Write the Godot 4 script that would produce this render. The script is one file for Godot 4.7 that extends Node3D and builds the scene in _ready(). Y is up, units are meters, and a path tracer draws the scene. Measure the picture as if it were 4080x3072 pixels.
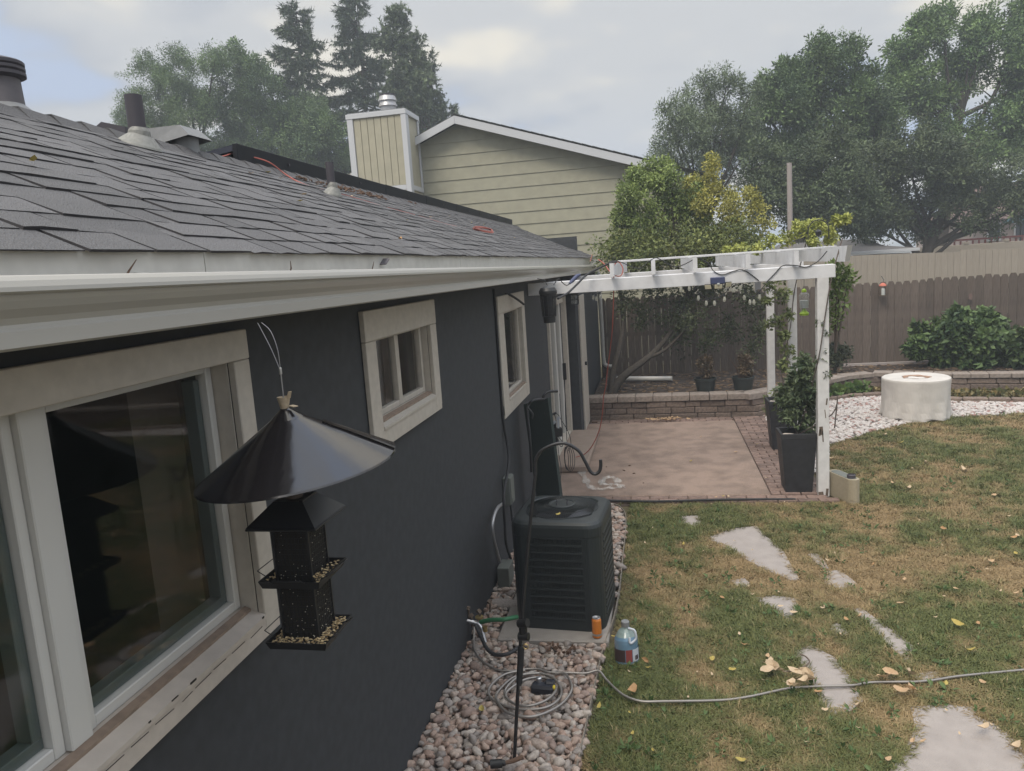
extends Node3D

var rng := RandomNumberGenerator.new()
var used := {}
var M := {}
var T := {}

class G:
	var v := PackedVector3Array()
	var n := PackedVector3Array()
	func tri(a: Vector3, b: Vector3, d: Vector3) -> void:
		var nn := (b - a).cross(d - a).normalized()
		v.append(a); v.append(d); v.append(b)
		n.append(nn); n.append(nn); n.append(nn)
	func tris(a: Vector3, b: Vector3, d: Vector3, na: Vector3, nb: Vector3, nd: Vector3) -> void:
		v.append(a); v.append(d); v.append(b)
		n.append(na); n.append(nd); n.append(nb)
	func quad(a: Vector3, b: Vector3, d: Vector3, e: Vector3) -> void:
		tri(a, b, d); tri(a, d, e)
	func trio(a: Vector3, b: Vector3, d: Vector3, out: Vector3) -> void:
		if (b - a).cross(d - a).dot(out) < 0.0: tri(a, d, b)
		else: tri(a, b, d)
	func quado(a: Vector3, b: Vector3, d: Vector3, e: Vector3, out: Vector3) -> void:
		if (b - a).cross(d - a).dot(out) < 0.0: quad(a, e, d, b)
		else: quad(a, b, d, e)
	func hexa(p: Array) -> void:  # 0-3 bottom ring, 4-7 top ring
		var mid := Vector3.ZERO
		for q in p: mid += q / 8.0
		for f in [[0, 1, 2, 3], [4, 5, 6, 7], [0, 1, 5, 4], [1, 2, 6, 5], [2, 3, 7, 6], [3, 0, 4, 7]]:
			var c: Vector3 = (p[f[0]] + p[f[1]] + p[f[2]] + p[f[3]]) / 4.0
			quado(p[f[0]], p[f[1]], p[f[2]], p[f[3]], c - mid)
	func box(c: Vector3, s: Vector3, bs := Basis()) -> void:
		var p := []
		for y in [-0.5, 0.5]:
			for q in [[-0.5, -0.5], [0.5, -0.5], [0.5, 0.5], [-0.5, 0.5]]:
				p.append(c + bs * Vector3(q[0] * s.x, y * s.y, q[1] * s.z))
		hexa(p)
	func span(a: Vector3, b: Vector3) -> void:
		box((a + b) / 2.0, (b - a).abs())
	func bbox(c: Vector3, s: Vector3, bev: float, bs := Basis()) -> void:
		var h := s / 2.0
		var at := func(sg: Vector3, ax: int) -> Vector3:
			var q := Vector3.ZERO
			for k in 3: q[k] = sg[k] * (h[k] if k == ax else h[k] - bev)
			return c + bs * q
		for ax in 3:
			var b := (ax + 1) % 3
			var d := (ax + 2) % 3
			for s1 in [-1.0, 1.0]:
				var pts := []
				for q in [[-1.0, -1.0], [1.0, -1.0], [1.0, 1.0], [-1.0, 1.0]]:
					var sg := Vector3.ZERO
					sg[ax] = s1; sg[b] = q[0]; sg[d] = q[1]
					pts.append(at.call(sg, ax))
				var o := Vector3.ZERO
				o[ax] = s1
				quado(pts[0], pts[1], pts[2], pts[3], bs * o)
				for s2 in [-1.0, 1.0]:
					var lo := Vector3.ZERO
					lo[ax] = -1.0; lo[b] = s1; lo[d] = s2
					var hi := lo
					hi[ax] = 1.0
					var oo := lo
					oo[ax] = 0.0
					quado(at.call(lo, b), at.call(hi, b), at.call(hi, d), at.call(lo, d), bs * oo)
		for x in [-1.0, 1.0]:
			for y in [-1.0, 1.0]:
				for z in [-1.0, 1.0]:
					var sg := Vector3(x, y, z)
					trio(at.call(sg, 0), at.call(sg, 1), at.call(sg, 2), bs * sg)
	func bspan(a: Vector3, b: Vector3, bev := 0.004) -> void:
		bbox((a + b) / 2.0, (b - a).abs(), bev)
	func bar(a: Vector3, b: Vector3, w: float, h: float) -> void:
		var d := (b - a).normalized()
		var sd := d.cross(Vector3.UP)
		if sd.length() < 0.01: sd = Vector3.RIGHT
		sd = sd.normalized()
		box((a + b) / 2.0, Vector3(w, h, a.distance_to(b)), Basis(sd, sd.cross(-d).normalized() * -1.0, -d))
	func tube(pts: Array, r, seg := 6, caps := true) -> void:
		var m := pts.size()
		var rings := []
		var nr := []
		var prev := Vector3.ZERO
		for i in m:
			var a: Vector3 = pts[max(i - 1, 0)]
			var b: Vector3 = pts[min(i + 1, m - 1)]
			var t := (b - a).normalized()
			if prev == Vector3.ZERO:
				prev = t.cross(Vector3.UP if absf(t.y) < 0.9 else Vector3.RIGHT).normalized()
			prev = (prev - t * prev.dot(t)).normalized()
			var q := t.cross(prev)
			var rad: float = r[i] if r is Array else r
			var ring := []
			var nn := []
			for k in seg:
				var an := TAU * k / seg
				var dd := prev * cos(an) + q * sin(an)
				ring.append(pts[i] + dd * rad); nn.append(dd)
			rings.append(ring); nr.append(nn)
		for i in m - 1:
			for k in seg:
				var l := (k + 1) % seg
				var a: Vector3 = rings[i][k]; var b: Vector3 = rings[i][l]; var c2: Vector3 = rings[i + 1][l]; var d: Vector3 = rings[i + 1][k]
				tris(a, b, c2, nr[i][k], nr[i][l], nr[i + 1][l])
				tris(a, c2, d, nr[i][k], nr[i + 1][l], nr[i + 1][k])
		if caps:
			for e in [0, m - 1]:
				var o: Vector3 = pts[0] - pts[1] if e == 0 else pts[m - 1] - pts[m - 2]
				for k in seg: trio(pts[e], rings[e][k], rings[e][(k + 1) % seg], o)
	func lathe(c: Vector3, prof: Array, seg := 24, bs := Basis(), smooth := true) -> void:
		for i in prof.size() - 1:
			var p: Vector2 = prof[i]
			var q: Vector2 = prof[i + 1]
			var t := (q - p).normalized()
			var nv := Vector2(t.y, -t.x)
			for k in seg:
				var a0 := TAU * k / seg
				var a1 := TAU * (k + 1) / seg
				var e0 := Vector3(cos(a0), 0, sin(a0))
				var e1 := Vector3(cos(a1), 0, sin(a1))
				var n0 := bs * (e0 * nv.x + Vector3.UP * nv.y)
				var n1 := bs * (e1 * nv.x + Vector3.UP * nv.y)
				if not smooth:
					n0 = (n0 + n1).normalized(); n1 = n0
				var A := c + bs * (e0 * p.x + Vector3.UP * p.y)
				var B := c + bs * (e1 * p.x + Vector3.UP * p.y)
				var D := c + bs * (e1 * q.x + Vector3.UP * q.y)
				var E := c + bs * (e0 * q.x + Vector3.UP * q.y)
				if p.x > 0.0: tris(A, D, B, n0, n1, n1)
				if q.x > 0.0: tris(A, E, D, n0, n0, n1)
	func prism(poly: PackedVector2Array, xf: Transform3D, depth: float) -> void:  # local XY outline pushed along local z
		var idx := Geometry2D.triangulate_polygon(poly)
		var up := xf.basis.z
		for i in range(0, idx.size(), 3):
			var a := poly[idx[i]]; var b := poly[idx[i + 1]]; var d := poly[idx[i + 2]]
			trio(xf * Vector3(a.x, a.y, 0), xf * Vector3(b.x, b.y, 0), xf * Vector3(d.x, d.y, 0), -up * signf(depth))
			trio(xf * Vector3(a.x, a.y, depth), xf * Vector3(b.x, b.y, depth), xf * Vector3(d.x, d.y, depth), up * signf(depth))
		var cw := Geometry2D.is_polygon_clockwise(poly)
		for i in poly.size():
			var a := poly[i]; var b := poly[(i + 1) % poly.size()]
			var o := Vector2(b.y - a.y, a.x - b.x) * (-1.0 if cw else 1.0)
			quado(xf * Vector3(a.x, a.y, 0), xf * Vector3(b.x, b.y, 0), xf * Vector3(b.x, b.y, depth), xf * Vector3(a.x, a.y, depth), xf.basis * Vector3(o.x, o.y, 0))
	func flat(poly: PackedVector2Array, y0: float, y1: float) -> void:  # outline in x,z raised from y0 to y1
		prism(poly, Transform3D(Basis(Vector3.RIGHT, Vector3.BACK, Vector3.UP), Vector3(0, y0, 0)), y1 - y0)
	func mesh() -> ArrayMesh:
		var am := ArrayMesh.new()
		var a := []
		a.resize(Mesh.ARRAY_MAX)
		a[Mesh.ARRAY_VERTEX] = v
		a[Mesh.ARRAY_NORMAL] = n
		am.add_surface_from_arrays(Mesh.PRIMITIVE_TRIANGLES, a)
		return am

func lin(r: float, g: float, b: float) -> Color:
	return Color(r, g, b).linear_to_srgb()

func ntex(key: String, freq: float, lo: float, hi: float, o0 := 0.3, o1 := 0.7, oct := 5, size := 512, kind := FastNoiseLite.TYPE_SIMPLEX_SMOOTH) -> NoiseTexture2D:
	var t := NoiseTexture2D.new()
	var f := FastNoiseLite.new()
	f.seed = hash(key) % 1000
	f.noise_type = kind
	f.frequency = freq
	f.fractal_octaves = oct
	t.noise = f
	t.width = size; t.height = size
	t.seamless = true
	var gr := Gradient.new()
	gr.offsets = PackedFloat32Array([o0, o1])
	gr.colors = PackedColorArray([Color(lo, lo, lo), Color(hi, hi, hi)])
	t.color_ramp = gr
	T[key] = t
	return t

func nnrm(key: String, freq: float, strength: float, oct := 4, size := 512) -> NoiseTexture2D:
	var t := NoiseTexture2D.new()
	var f := FastNoiseLite.new()
	f.seed = hash(key) % 1000
	f.frequency = freq
	f.fractal_octaves = oct
	t.noise = f
	t.width = size; t.height = size
	t.seamless = true
	t.as_normal_map = true
	t.bump_strength = strength
	T[key] = t
	return t

func mat(key: String, r: float, g: float, b: float, rough := 0.8, o := {}) -> StandardMaterial3D:
	var m := StandardMaterial3D.new()
	m.resource_name = key
	m.albedo_color = lin(r, g, b)
	m.roughness = rough
	if o.has("tex"): m.albedo_texture = T[o.tex]
	if o.has("nrm"):
		m.normal_enabled = true
		m.normal_texture = T[o.nrm]
		m.normal_scale = o.get("ns", 1.0)
	if o.has("tex") or o.has("nrm"):
		m.uv1_triplanar = true
		m.uv1_world_triplanar = o.get("world", true)
		var s = o.get("sc", 1.0)
		m.uv1_scale = s if s is Vector3 else Vector3.ONE * s
	m.metallic = o.get("metal", 0.0)
	if o.has("spec"): m.metallic_specular = o.spec
	if o.get("vc", false): m.vertex_color_use_as_albedo = true
	if o.has("back"):
		m.backlight_enabled = true
		m.backlight = Color(o.back, o.back, o.back)
	if o.has("coat"):
		m.clearcoat_enabled = true
		m.clearcoat = o.coat
		m.clearcoat_roughness = 0.15
	M[key] = m
	return m

func glass(key: String, alpha: float, r := 0.0, g := 0.0, b := 0.0) -> void:
	var m := StandardMaterial3D.new()
	m.resource_name = key
	m.albedo_color = Color(r, g, b, alpha)
	m.roughness = 0.03
	m.metallic_specular = 0.36
	m.transparency = BaseMaterial3D.TRANSPARENCY_ALPHA
	M[key] = m

func nm(called: String) -> String:
	var k: int = used.get(called, 0)
	used[called] = k + 1
	return called if k == 0 else "%s_%03d" % [called, k]

func thing(called: String, label: String, category: String, at := Vector3.ZERO, group := "") -> Node3D:
	var o := Node3D.new()
	o.name = nm(called)
	add_child(o, true)
	o.position = at
	tag(o, label, category, group)
	return o

func tag(o: Node, label: String, category: String, group := "") -> void:
	o.set_meta("label", label)
	if category != "": o.set_meta("category", category)
	if group != "": o.set_meta("group", group)

func mi(parent: Node, called: String, mesh: Mesh, m: Material, xf := Transform3D()) -> MeshInstance3D:
	var o := MeshInstance3D.new()
	o.name = called if parent != self else nm(called)
	o.mesh = mesh
	o.material_override = m
	o.transform = xf
	parent.add_child(o, true)
	return o

# a part whose geometry is written in world axes, under a parent that stands at an origin of its own
func part(parent: Node3D, called: String, g: G, m: String, kind := "") -> MeshInstance3D:
	var off := Vector3.ZERO
	var p: Node = parent
	while p is Node3D and p != self:
		off += (p as Node3D).position
		p = p.get_parent()
	var o := mi(parent, called, g.mesh(), M[m], Transform3D(Basis(), -off))
	if kind != "": o.set_meta("kind", kind)
	return o

func single(called: String, g: G, m: String, label: String, category: String, group := "") -> MeshInstance3D:
	var o := mi(self, called, g.mesh(), M[m])
	tag(o, label, category, group)
	return o

func setting(called: String, g: G, m: String) -> MeshInstance3D:
	var o := mi(self, called, g.mesh(), M[m])
	o.set_meta("kind", "structure")
	return o

func copies(parent: Node, called: String, mesh: Mesh, m: Material, xs: Array, cols := [], kind := "stuff") -> MultiMeshInstance3D:
	var mm := MultiMesh.new()
	mm.transform_format = MultiMesh.TRANSFORM_3D
	mm.use_colors = cols.size() > 0
	mm.mesh = mesh
	mm.instance_count = xs.size()
	for i in xs.size():
		mm.set_instance_transform(i, xs[i])
		if cols.size() > 0: mm.set_instance_color(i, cols[i])
	var o := MultiMeshInstance3D.new()
	o.name = called if parent != self else nm(called)
	o.multimesh = mm
	o.material_override = m
	parent.add_child(o, true)
	if kind != "": o.set_meta("kind", kind)
	return o

func rnd(a: float, b: float) -> float:
	return rng.randf_range(a, b)

func rdir() -> Vector3:
	var z := rnd(-1, 1)
	var a := rnd(0, TAU)
	var r := sqrt(1.0 - z * z)
	return Vector3(r * cos(a), z, r * sin(a))

func rbasis() -> Basis:
	return Basis(rdir(), rnd(0, TAU))

func smooth_path(pts: Array, per := 5, closed := false) -> Array:
	var out := []
	var m := pts.size()
	for i in (m if closed else m - 1):
		var p0: Vector3 = pts[(i - 1 + m) % m] if closed else pts[max(i - 1, 0)]
		var p1: Vector3 = pts[i]
		var p2: Vector3 = pts[(i + 1) % m]
		var p3: Vector3 = pts[(i + 2) % m] if closed else pts[min(i + 2, m - 1)]
		for k in per:
			out.append(p1.cubic_interpolate(p2, p0, p3, float(k) / per))
	out.append(pts[0] if closed else pts[m - 1])
	return out

func cmix(a: Color, b: Color, t: float) -> Color:
	return a.lerp(b, clampf(t, 0, 1))

func stone_mesh(sd: int, flatten: float, rough := 0.22) -> ArrayMesh:
	var f := FastNoiseLite.new()
	f.seed = sd
	f.frequency = 0.55
	f.fractal_octaves = 2
	var sp := SphereMesh.new()
	sp.radius = 1.0; sp.height = 2.0
	sp.radial_segments = 9; sp.rings = 5
	var a := sp.get_mesh_arrays()
	var vs: PackedVector3Array = a[Mesh.ARRAY_VERTEX]
	var id: PackedInt32Array = a[Mesh.ARRAY_INDEX]
	var st := SurfaceTool.new()
	st.begin(Mesh.PRIMITIVE_TRIANGLES)
	st.set_smooth_group(0)
	var sx := 1.0 + 0.3 * sin(sd * 1.7)
	for i in id:
		var p := vs[i]
		var k := 1.0 + rough * 2.2 * f.get_noise_3dv(p * 1.3 + Vector3.ONE * sd)
		st.add_vertex(Vector3(p.x * sx, p.y * flatten, p.z / sx) * k)
	st.generate_normals()
	return st.commit()

# a tuft of leaves: folded diamonds that stand out from the middle
func sprig_mesh(sd: int, count: int, rad: float, ln: float, wd: float, droop := 0.0) -> ArrayMesh:
	var r := RandomNumberGenerator.new()
	r.seed = sd
	var g := G.new()
	for i in count:
		var z := r.randf_range(-1, 1)
		var an := r.randf_range(0, TAU)
		var q := sqrt(1 - z * z)
		var d := Vector3(q * cos(an), z, q * sin(an))
		var c := d * rad * pow(r.randf(), 0.5)
		var dir := (d + Vector3(r.randf_range(-0.6, 0.6), r.randf_range(-0.6, 0.6) - droop, r.randf_range(-0.6, 0.6))).normalized()
		var side := dir.cross(Vector3(r.randf_range(-0.5, 0.5), 1, r.randf_range(-0.5, 0.5))).normalized()
		var up := side.cross(dir).normalized()
		var L := ln * r.randf_range(0.65, 1.15)
		var W := wd * r.randf_range(0.7, 1.1)
		var tip := c + dir * L - up * L * 0.12
		var mid := c + dir * L * 0.45
		g.tri(c, mid + side * W * 0.5 + up * W * 0.15, tip)
		g.tri(c, tip, mid - side * W * 0.5 + up * W * 0.15)
	return g.mesh()

func needle_mesh(sd: int, count: int, ln: float) -> ArrayMesh:
	var r := RandomNumberGenerator.new()
	r.seed = sd
	var g := G.new()
	for i in count:
		var t := r.randf()
		var c := Vector3(0, 0, -t * ln)
		var an := r.randf_range(0, TAU)
		var d := Vector3(cos(an), sin(an) - 0.35, -r.randf_range(0.3, 1.3)).normalized()
		var s := d.cross(Vector3(r.randf_range(-1, 1), 1, 0)).normalized() * 0.03
		var l := ln * r.randf_range(0.25, 0.5)
		g.tri(c - s, c + s, c + d * l)
	return g.mesh()

func leafy(parent: Node3D, called: String, blobs: Array, dens: float, mesh: Mesh, m: String, c1: Color, c2: Color, size := 1.0, clump := 0.5, zjit := 0.8, shoots := 6) -> void:
	var xs := []
	var cs := []
	for b in blobs:
		var r: float = b[1]
		var c: Vector3 = b[0] + Vector3(0, 0, rnd(-zjit, zjit) * r)
		var subs := clampi(int(6 + dens * 0.09 * r * r), 6, 18)
		var total := int(dens * r * r)
		for s in subs:
			var sc := c + rdir() * r * pow(rnd(0.1, 1.0), 0.4) * 0.8
			var tint := rnd(-0.42, 0.42)
			var br := rnd(0.72, 1.3)
			var cr := clump * rnd(0.6, 1.2)
			for k in int(float(total) / subs):
				var p := sc + rdir() * r * cr * pow(rng.randf(), 0.45)
				xs.append(Transform3D(rbasis().scaled(Vector3.ONE * size * rnd(0.65, 1.25)), p))
				cs.append(cmix(c1, c2, rnd(0.15, 0.85) + tint) * br * rnd(0.85, 1.15))
		for s in shoots:
			var d := (rdir() + Vector3(0, 0.45, 0)).normalized()
			var st := c + d * r * 0.7
			var bend := rdir() * 0.25
			var n := clampi(int(total * 0.03), 2, 12)
			for k in n:
				var t := float(k) / n
				xs.append(Transform3D(rbasis().scaled(Vector3.ONE * size * lerpf(0.95, 0.4, t)), st + (d + bend * t) * r * 0.62 * t + rdir() * 0.06 * r))
				cs.append(cmix(c1, c2, rnd(0.4, 1.0)) * rnd(0.9, 1.2))
	var off := parent.position
	for i in xs.size(): xs[i].origin -= off
	copies(parent, called, mesh, M[m], xs, cs)

func tree(called: String, label: String, group: String, base: Vector3, blobs: Array, dens: float, mesh: Mesh, c1: Color, c2: Color, size := 1.0, tr := 0.2, clump := 0.4, bark := "bark", leafm := "leaf") -> Node3D:
	var t := thing(called, label, "tree", base, group)
	var mean := Vector3.ZERO
	for b in blobs: mean += b[0] / blobs.size()
	var fork := base.lerp(Vector3(mean.x, mean.y, mean.z), 0.45)
	var top := base.lerp(mean, 0.95)
	var g := G.new()
	g.tube(smooth_path([base - Vector3(0, 0.2, 0), base.lerp(fork, 0.5) + Vector3(rnd(-0.1, 0.1), 0, rnd(-0.1, 0.1)), fork, top], 4), [tr * 1.25, tr * 1.15, tr * 1.1, tr * 1.05, tr, tr * 0.97, tr * 0.94, tr * 0.9, tr * 0.85, tr * 0.7, tr * 0.6, tr * 0.5, tr * 0.4], 8)
	part(t, "trunk", g, bark)
	var lg := G.new()
	for b in blobs:
		var s := fork.lerp(top, rnd(0.0, 0.8))
		var e: Vector3 = b[0]
		var m1 := s.lerp(e, 0.5) + Vector3(rnd(-0.2, 0.2), -0.1 * s.distance_to(e) * 0.5, rnd(-0.2, 0.2))
		lg.tube(smooth_path([s, m1, e], 3), [tr * 0.4, tr * 0.33, tr * 0.27, tr * 0.22, tr * 0.17, tr * 0.12, tr * 0.08], 5)
		for k in 4:
			var p := m1.lerp(e, rnd(0.3, 1.0))
			lg.tube([p, p + (rdir() + Vector3(0, 0.5, 0)) * b[1] * rnd(0.4, 0.8)], [tr * 0.1, tr * 0.04], 4, false)
	part(t, "limbs", lg, bark)
	leafy(t, "crown", blobs, dens, mesh, leafm, c1, c2, size, clump)
	return t

func conifer(called: String, label: String, base: Vector3, h: float, r: float, gap: float, mesh: Mesh, c1: Color, c2: Color, low := 0.1, droop := 0.25, size := 1.0, bias := 0.0, group := "") -> void:
	var t := thing(called, label, "tree", base, group)
	var g := G.new()
	g.tube([base, base + Vector3(0, h * 0.5, 0), base + Vector3(0.1, h, 0)], [0.22, 0.13, 0.02], 7)
	part(t, "trunk", g, "bark")
	var lg := G.new()
	var xs := []
	var cs := []
	var y := h * low
	while y < h * 0.985:
		var f := 1.0 - y / h
		var L := r * pow(f, 0.75) * rnd(0.7, 1.1) + 0.15
		var an := rnd(0, TAU)
		var dv := Vector3(cos(an), 0, sin(an))
		L *= 1.0 + bias * dv.x
		var s := base + Vector3(0, y, 0)
		var pts := []
		for k in 6:
			var q := k / 5.0
			pts.append(s + dv * L * q + Vector3(0, -droop * L * q + 0.32 * L * q * q, 0))
		lg.tube(pts, [0.045, 0.04, 0.03, 0.024, 0.016, 0.008], 4, false)
		var cnt := int(L * 9) + 4
		for k in cnt:
			var q := pow(rng.randf(), 0.7) * 5.0
			var i := mini(int(q), 4)
			var p: Vector3 = pts[i].lerp(pts[i + 1], q - i)
			var d2 := (dv + Vector3(rnd(-0.9, 0.9), rnd(-0.7, 0.2), rnd(-0.9, 0.9))).normalized()
			var bs := Basis.looking_at(d2, Vector3.UP).scaled(Vector3.ONE * size * rnd(0.7, 1.25))
			xs.append(Transform3D(bs, p - base))
			cs.append(cmix(c1, c2, rng.randf()))
		y += gap * rnd(0.5, 1.2)
	part(t, "limbs", lg, "bark")
	copies(t, "crown", mesh, M["leaf"], xs, cs)

func make_sky() -> Image:
	var w := 1536
	var h := 768
	var im := Image.create_empty(w, h, false, Image.FORMAT_RGBF)
	var a := FastNoiseLite.new()
	a.seed = 11; a.frequency = 0.75; a.fractal_octaves = 5; a.fractal_gain = 0.5
	var b := FastNoiseLite.new()
	b.seed = 29; b.frequency = 0.42; b.fractal_octaves = 4
	var c := FastNoiseLite.new()
	c.seed = 5; c.frequency = 1.9; c.fractal_octaves = 4
	var blue := Color(0.36, 0.435, 0.58)
	var gray := Color(0.455, 0.468, 0.485)
	var dark := Color(0.36, 0.385, 0.43)
	var cream := Color(0.66, 0.625, 0.55)
	for j in h:
		var el := PI * (0.5 - (j + 0.5) / h)
		var y := sin(el)
		for i in w:
			if y < -0.03:
				im.set_pixel(i, j, Color(0.16, 0.155, 0.14))
				continue
			var az := TAU * ((i + 0.5) / w - 0.5)
			var x := sin(az) * cos(el)
			var z := -cos(az) * cos(el)
			var k := 1.0 / (maxf(y, 0.0) + 0.16)
			var p := Vector3(x * k * 1.15, y * 2.2, z * k * 1.15)
			var n1 := a.get_noise_3dv(p) + 0.25 * c.get_noise_3dv(p)
			var n2 := b.get_noise_3dv(p * Vector3(1.0, 1.0, 1.6) + Vector3(7, 3, 1))
			var open := smoothstep(0.10, 0.34, -n1)
			var low := 1.0 - smoothstep(0.02, 0.24, y)
			var col := dark.lerp(gray, smoothstep(-0.28, 0.12, n1))
			col = col.lerp(blue, clampf(open * 0.8 + low * 0.4, 0, 1))
			var lit := smoothstep(0.02, 0.3, n2 * 0.8 + 0.8 * n1 - 0.03)
			col = col.lerp(cream, lit * 0.9)
			var up := 0.82 + 1.75 * smoothstep(0.33, 1.0, y)
			im.set_pixel(i, j, Color(col.r * up, col.g * up, col.b * up))
	return im

func _ready() -> void:
	rng.seed = 4242
	# ---- camera, sky, sun, exposure
	var cam := Camera3D.new()
	cam.name = "camera"
	cam.transform = Transform3D(Basis(Vector3(0.98067, -0.06670, -0.18392), Vector3(0.03695, 0.98632, -0.16065), Vector3(0.19212, 0.15075, 0.96972)).orthonormalized(), Vector3(1.394, 2.6, 0))
	cam.fov = 54.225
	cam.near = 0.05
	cam.far = 2000.0
	add_child(cam)
	cam.current = true
	var we := WorldEnvironment.new()
	we.name = "world"
	var e := Environment.new()
	e.background_mode = Environment.BG_SKY
	var sk := Sky.new()
	var pm := PanoramaSkyMaterial.new()
	pm.panorama = ImageTexture.create_from_image(make_sky())
	pm.energy_multiplier = 1.0
	sk.sky_material = pm
	e.sky = sk
	e.tonemap_mode = Environment.TONE_MAPPER_LINEAR
	e.tonemap_exposure = 1.7
	e.sdfgi_enabled = true
	e.ssao_enabled = true
	e.ssil_enabled = true
	e.fog_enabled = true
	e.fog_density = 0.0036
	e.fog_light_color = Color(0.74, 0.77, 0.80)
	we.environment = e
	add_child(we)
	var sun := DirectionalLight3D.new()
	sun.name = "sun"
	sun.light_energy = 0.40
	sun.light_color = Color(1.0, 0.96, 0.9)
	sun.light_angular_distance = 24.0
	sun.shadow_enabled = true
	add_child(sun)
	sun.look_at_from_position(Vector3.ZERO, -Vector3(-0.25, 0.85, 0.62), Vector3.UP)
	materials()
	ground()
	house()
	roof_things()
	garden_walls()
	fences()
	neighbours()
	trees()
	patio()
	pergola()
	wall_things()
	condenser()
	gravel_strip()
	feeder()
	hook_pole()
	lawn()
	leaves()

func materials() -> void:
	ntex("soft", 0.012, 0.93, 1.0, 0.1, 0.9, 6)
	ntex("blotch", 0.02, 0.78, 1.0, 0.15, 0.85, 6)
	ntex("speck", 0.3, 0.5, 1.12, 0.15, 0.85, 3)
	ntex("wall_tone", 0.01, 0.88, 1.0, 0.1, 0.9, 7)
	ntex("grit", 0.16, 0.75, 1.0, 0.2, 0.8, 4)
	ntex("dirty", 0.014, 0.84, 1.0, 0.15, 0.7, 6)
	nnrm("bumpy", 0.09, 6.0)
	nnrm("fine", 0.3, 5.0, 3)
	nnrm("wavy", 0.012, 6.0, 3)
	mat("wall", 0.043, 0.046, 0.051, 0.8, {"tex": "wall_tone", "nrm": "fine", "sc": 2.2, "ns": 0.22})
	mat("trim", 0.52, 0.475, 0.412, 0.6, {"tex": "soft", "sc": 2.3})
	mat("trim_dirty", 0.54, 0.48, 0.42, 0.75, {"tex": "soft", "nrm": "fine", "sc": 2.1, "ns": 0.2})
	mat("track", 0.27, 0.2, 0.15, 0.85, {"tex": "dirty", "sc": 2.0})
	mat("vinyl", 0.56, 0.55, 0.52, 0.45)
	mat("crack", 0.03, 0.025, 0.02, 0.9)
	mat("gutter", 0.42, 0.405, 0.37, 0.3)
	mat("fascia", 0.66, 0.645, 0.60, 0.4, {"tex": "soft", "sc": 1.5})
	mat("soffit", 0.45, 0.40, 0.34, 0.7)
	mat("room", 0.035, 0.035, 0.035, 0.9)
	mat("curtain", 0.075, 0.065, 0.053, 0.9)
	mat("chrome", 0.6, 0.6, 0.6, 0.3, {"metal": 1.0})
	glass("pane", 0.06, 0.1, 0.14, 0.12)
	glass("clear", 0.12, 0.9, 0.92, 0.9)
	for i in 5:
		var k: float = [0.8, 0.92, 1.0, 1.1, 1.2][i]
		mat("shingle%d" % i, 0.168 * k, 0.163 * k, 0.167 * k, 0.6, {"tex": "speck", "nrm": "fine", "sc": 1.5, "ns": 1.8})
	mat("paver_bed", 0.165, 0.118, 0.098, 0.95, {"tex": "speck", "sc": 3.0})
	mat("spacer", 0.085, 0.11, 0.105, 0.6)
	mat("step", 0.33, 0.255, 0.205, 0.85, {"tex": "soft", "nrm": "fine", "sc": 0.9, "ns": 0.4})
	mat("bitumen", 0.035, 0.033, 0.036, 0.8)
	mat("white", 0.70, 0.70, 0.715, 0.5, {"tex": "soft", "sc": 0.9})
	mat("white_worn", 0.66, 0.65, 0.64, 0.65, {"tex": "soft", "sc": 1.6})
	mat("bare_wood", 0.16, 0.12, 0.09, 0.9, {"tex": "blotch", "sc": 6.0})
	mat("black_metal", 0.018, 0.018, 0.02, 0.42)
	mat("black_plastic", 0.011, 0.011, 0.012, 0.45)
	mat("cone_black", 0.012, 0.011, 0.013, 0.16, {"nrm": "wavy", "sc": 1.3, "ns": 0.22, "spec": 0.58})
	mat("rubber", 0.02, 0.02, 0.022, 0.65)
	mat("paper", 0.46, 0.37, 0.26, 0.8, {"tex": "dirty", "sc": 8.0})
	mat("seed", 1, 1, 1, 0.85, {"vc": true})
	mat("wire", 0.4, 0.4, 0.42, 0.35, {"metal": 0.8})
	mat("cage", 0.035, 0.03, 0.024, 0.55, {"tex": "grit", "nrm": "fine", "sc": 5.0, "ns": 1.0})
	mat("steel_hose", 0.40, 0.37, 0.34, 0.4, {"metal": 0.6, "tex": "grit", "sc": 12.0})
	mat("ac_case", 0.017, 0.022, 0.023, 0.48)
	mat("ac_coil", 0.012, 0.012, 0.015, 0.7)
	mat("concrete", 0.33, 0.30, 0.27, 0.9, {"tex": "soft", "nrm": "fine", "sc": 1.1, "ns": 0.5})
	mat("slab", 0.295, 0.215, 0.17, 0.85, {"tex": "dirty", "nrm": "fine", "sc": 0.33, "ns": 0.4})
	for i in 4:
		var k: float = [0.75, 0.9, 1.0, 1.15][i]
		mat("paver%d" % i, 0.24 * k, 0.165 * k, 0.135 * k, 0.9, {"tex": "dirty", "nrm": "fine", "sc": 1.9, "ns": 0.6})
		mat("block%d" % i, 0.245 * (0.3 + 0.7 * k), 0.185 * (0.3 + 0.7 * k), 0.15 * (0.3 + 0.7 * k), 0.92, {"tex": "blotch", "nrm": "bumpy", "sc": 2.1, "ns": 1.0})
		mat("picket%d" % i, 0.142 * (0.3 + 0.7 * k), 0.112 * (0.3 + 0.7 * k), 0.093 * (0.3 + 0.7 * k), 0.9, {"tex": "dirty", "nrm": "bumpy", "sc": Vector3(7, 0.5, 7), "ns": 0.4})
		mat("board%d" % i, 0.335 * (0.9 + 0.1 * k), 0.295 * (0.9 + 0.1 * k), 0.245 * (0.9 + 0.1 * k), 0.9, {"tex": "soft", "sc": Vector3(5, 0.4, 5)})
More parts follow.
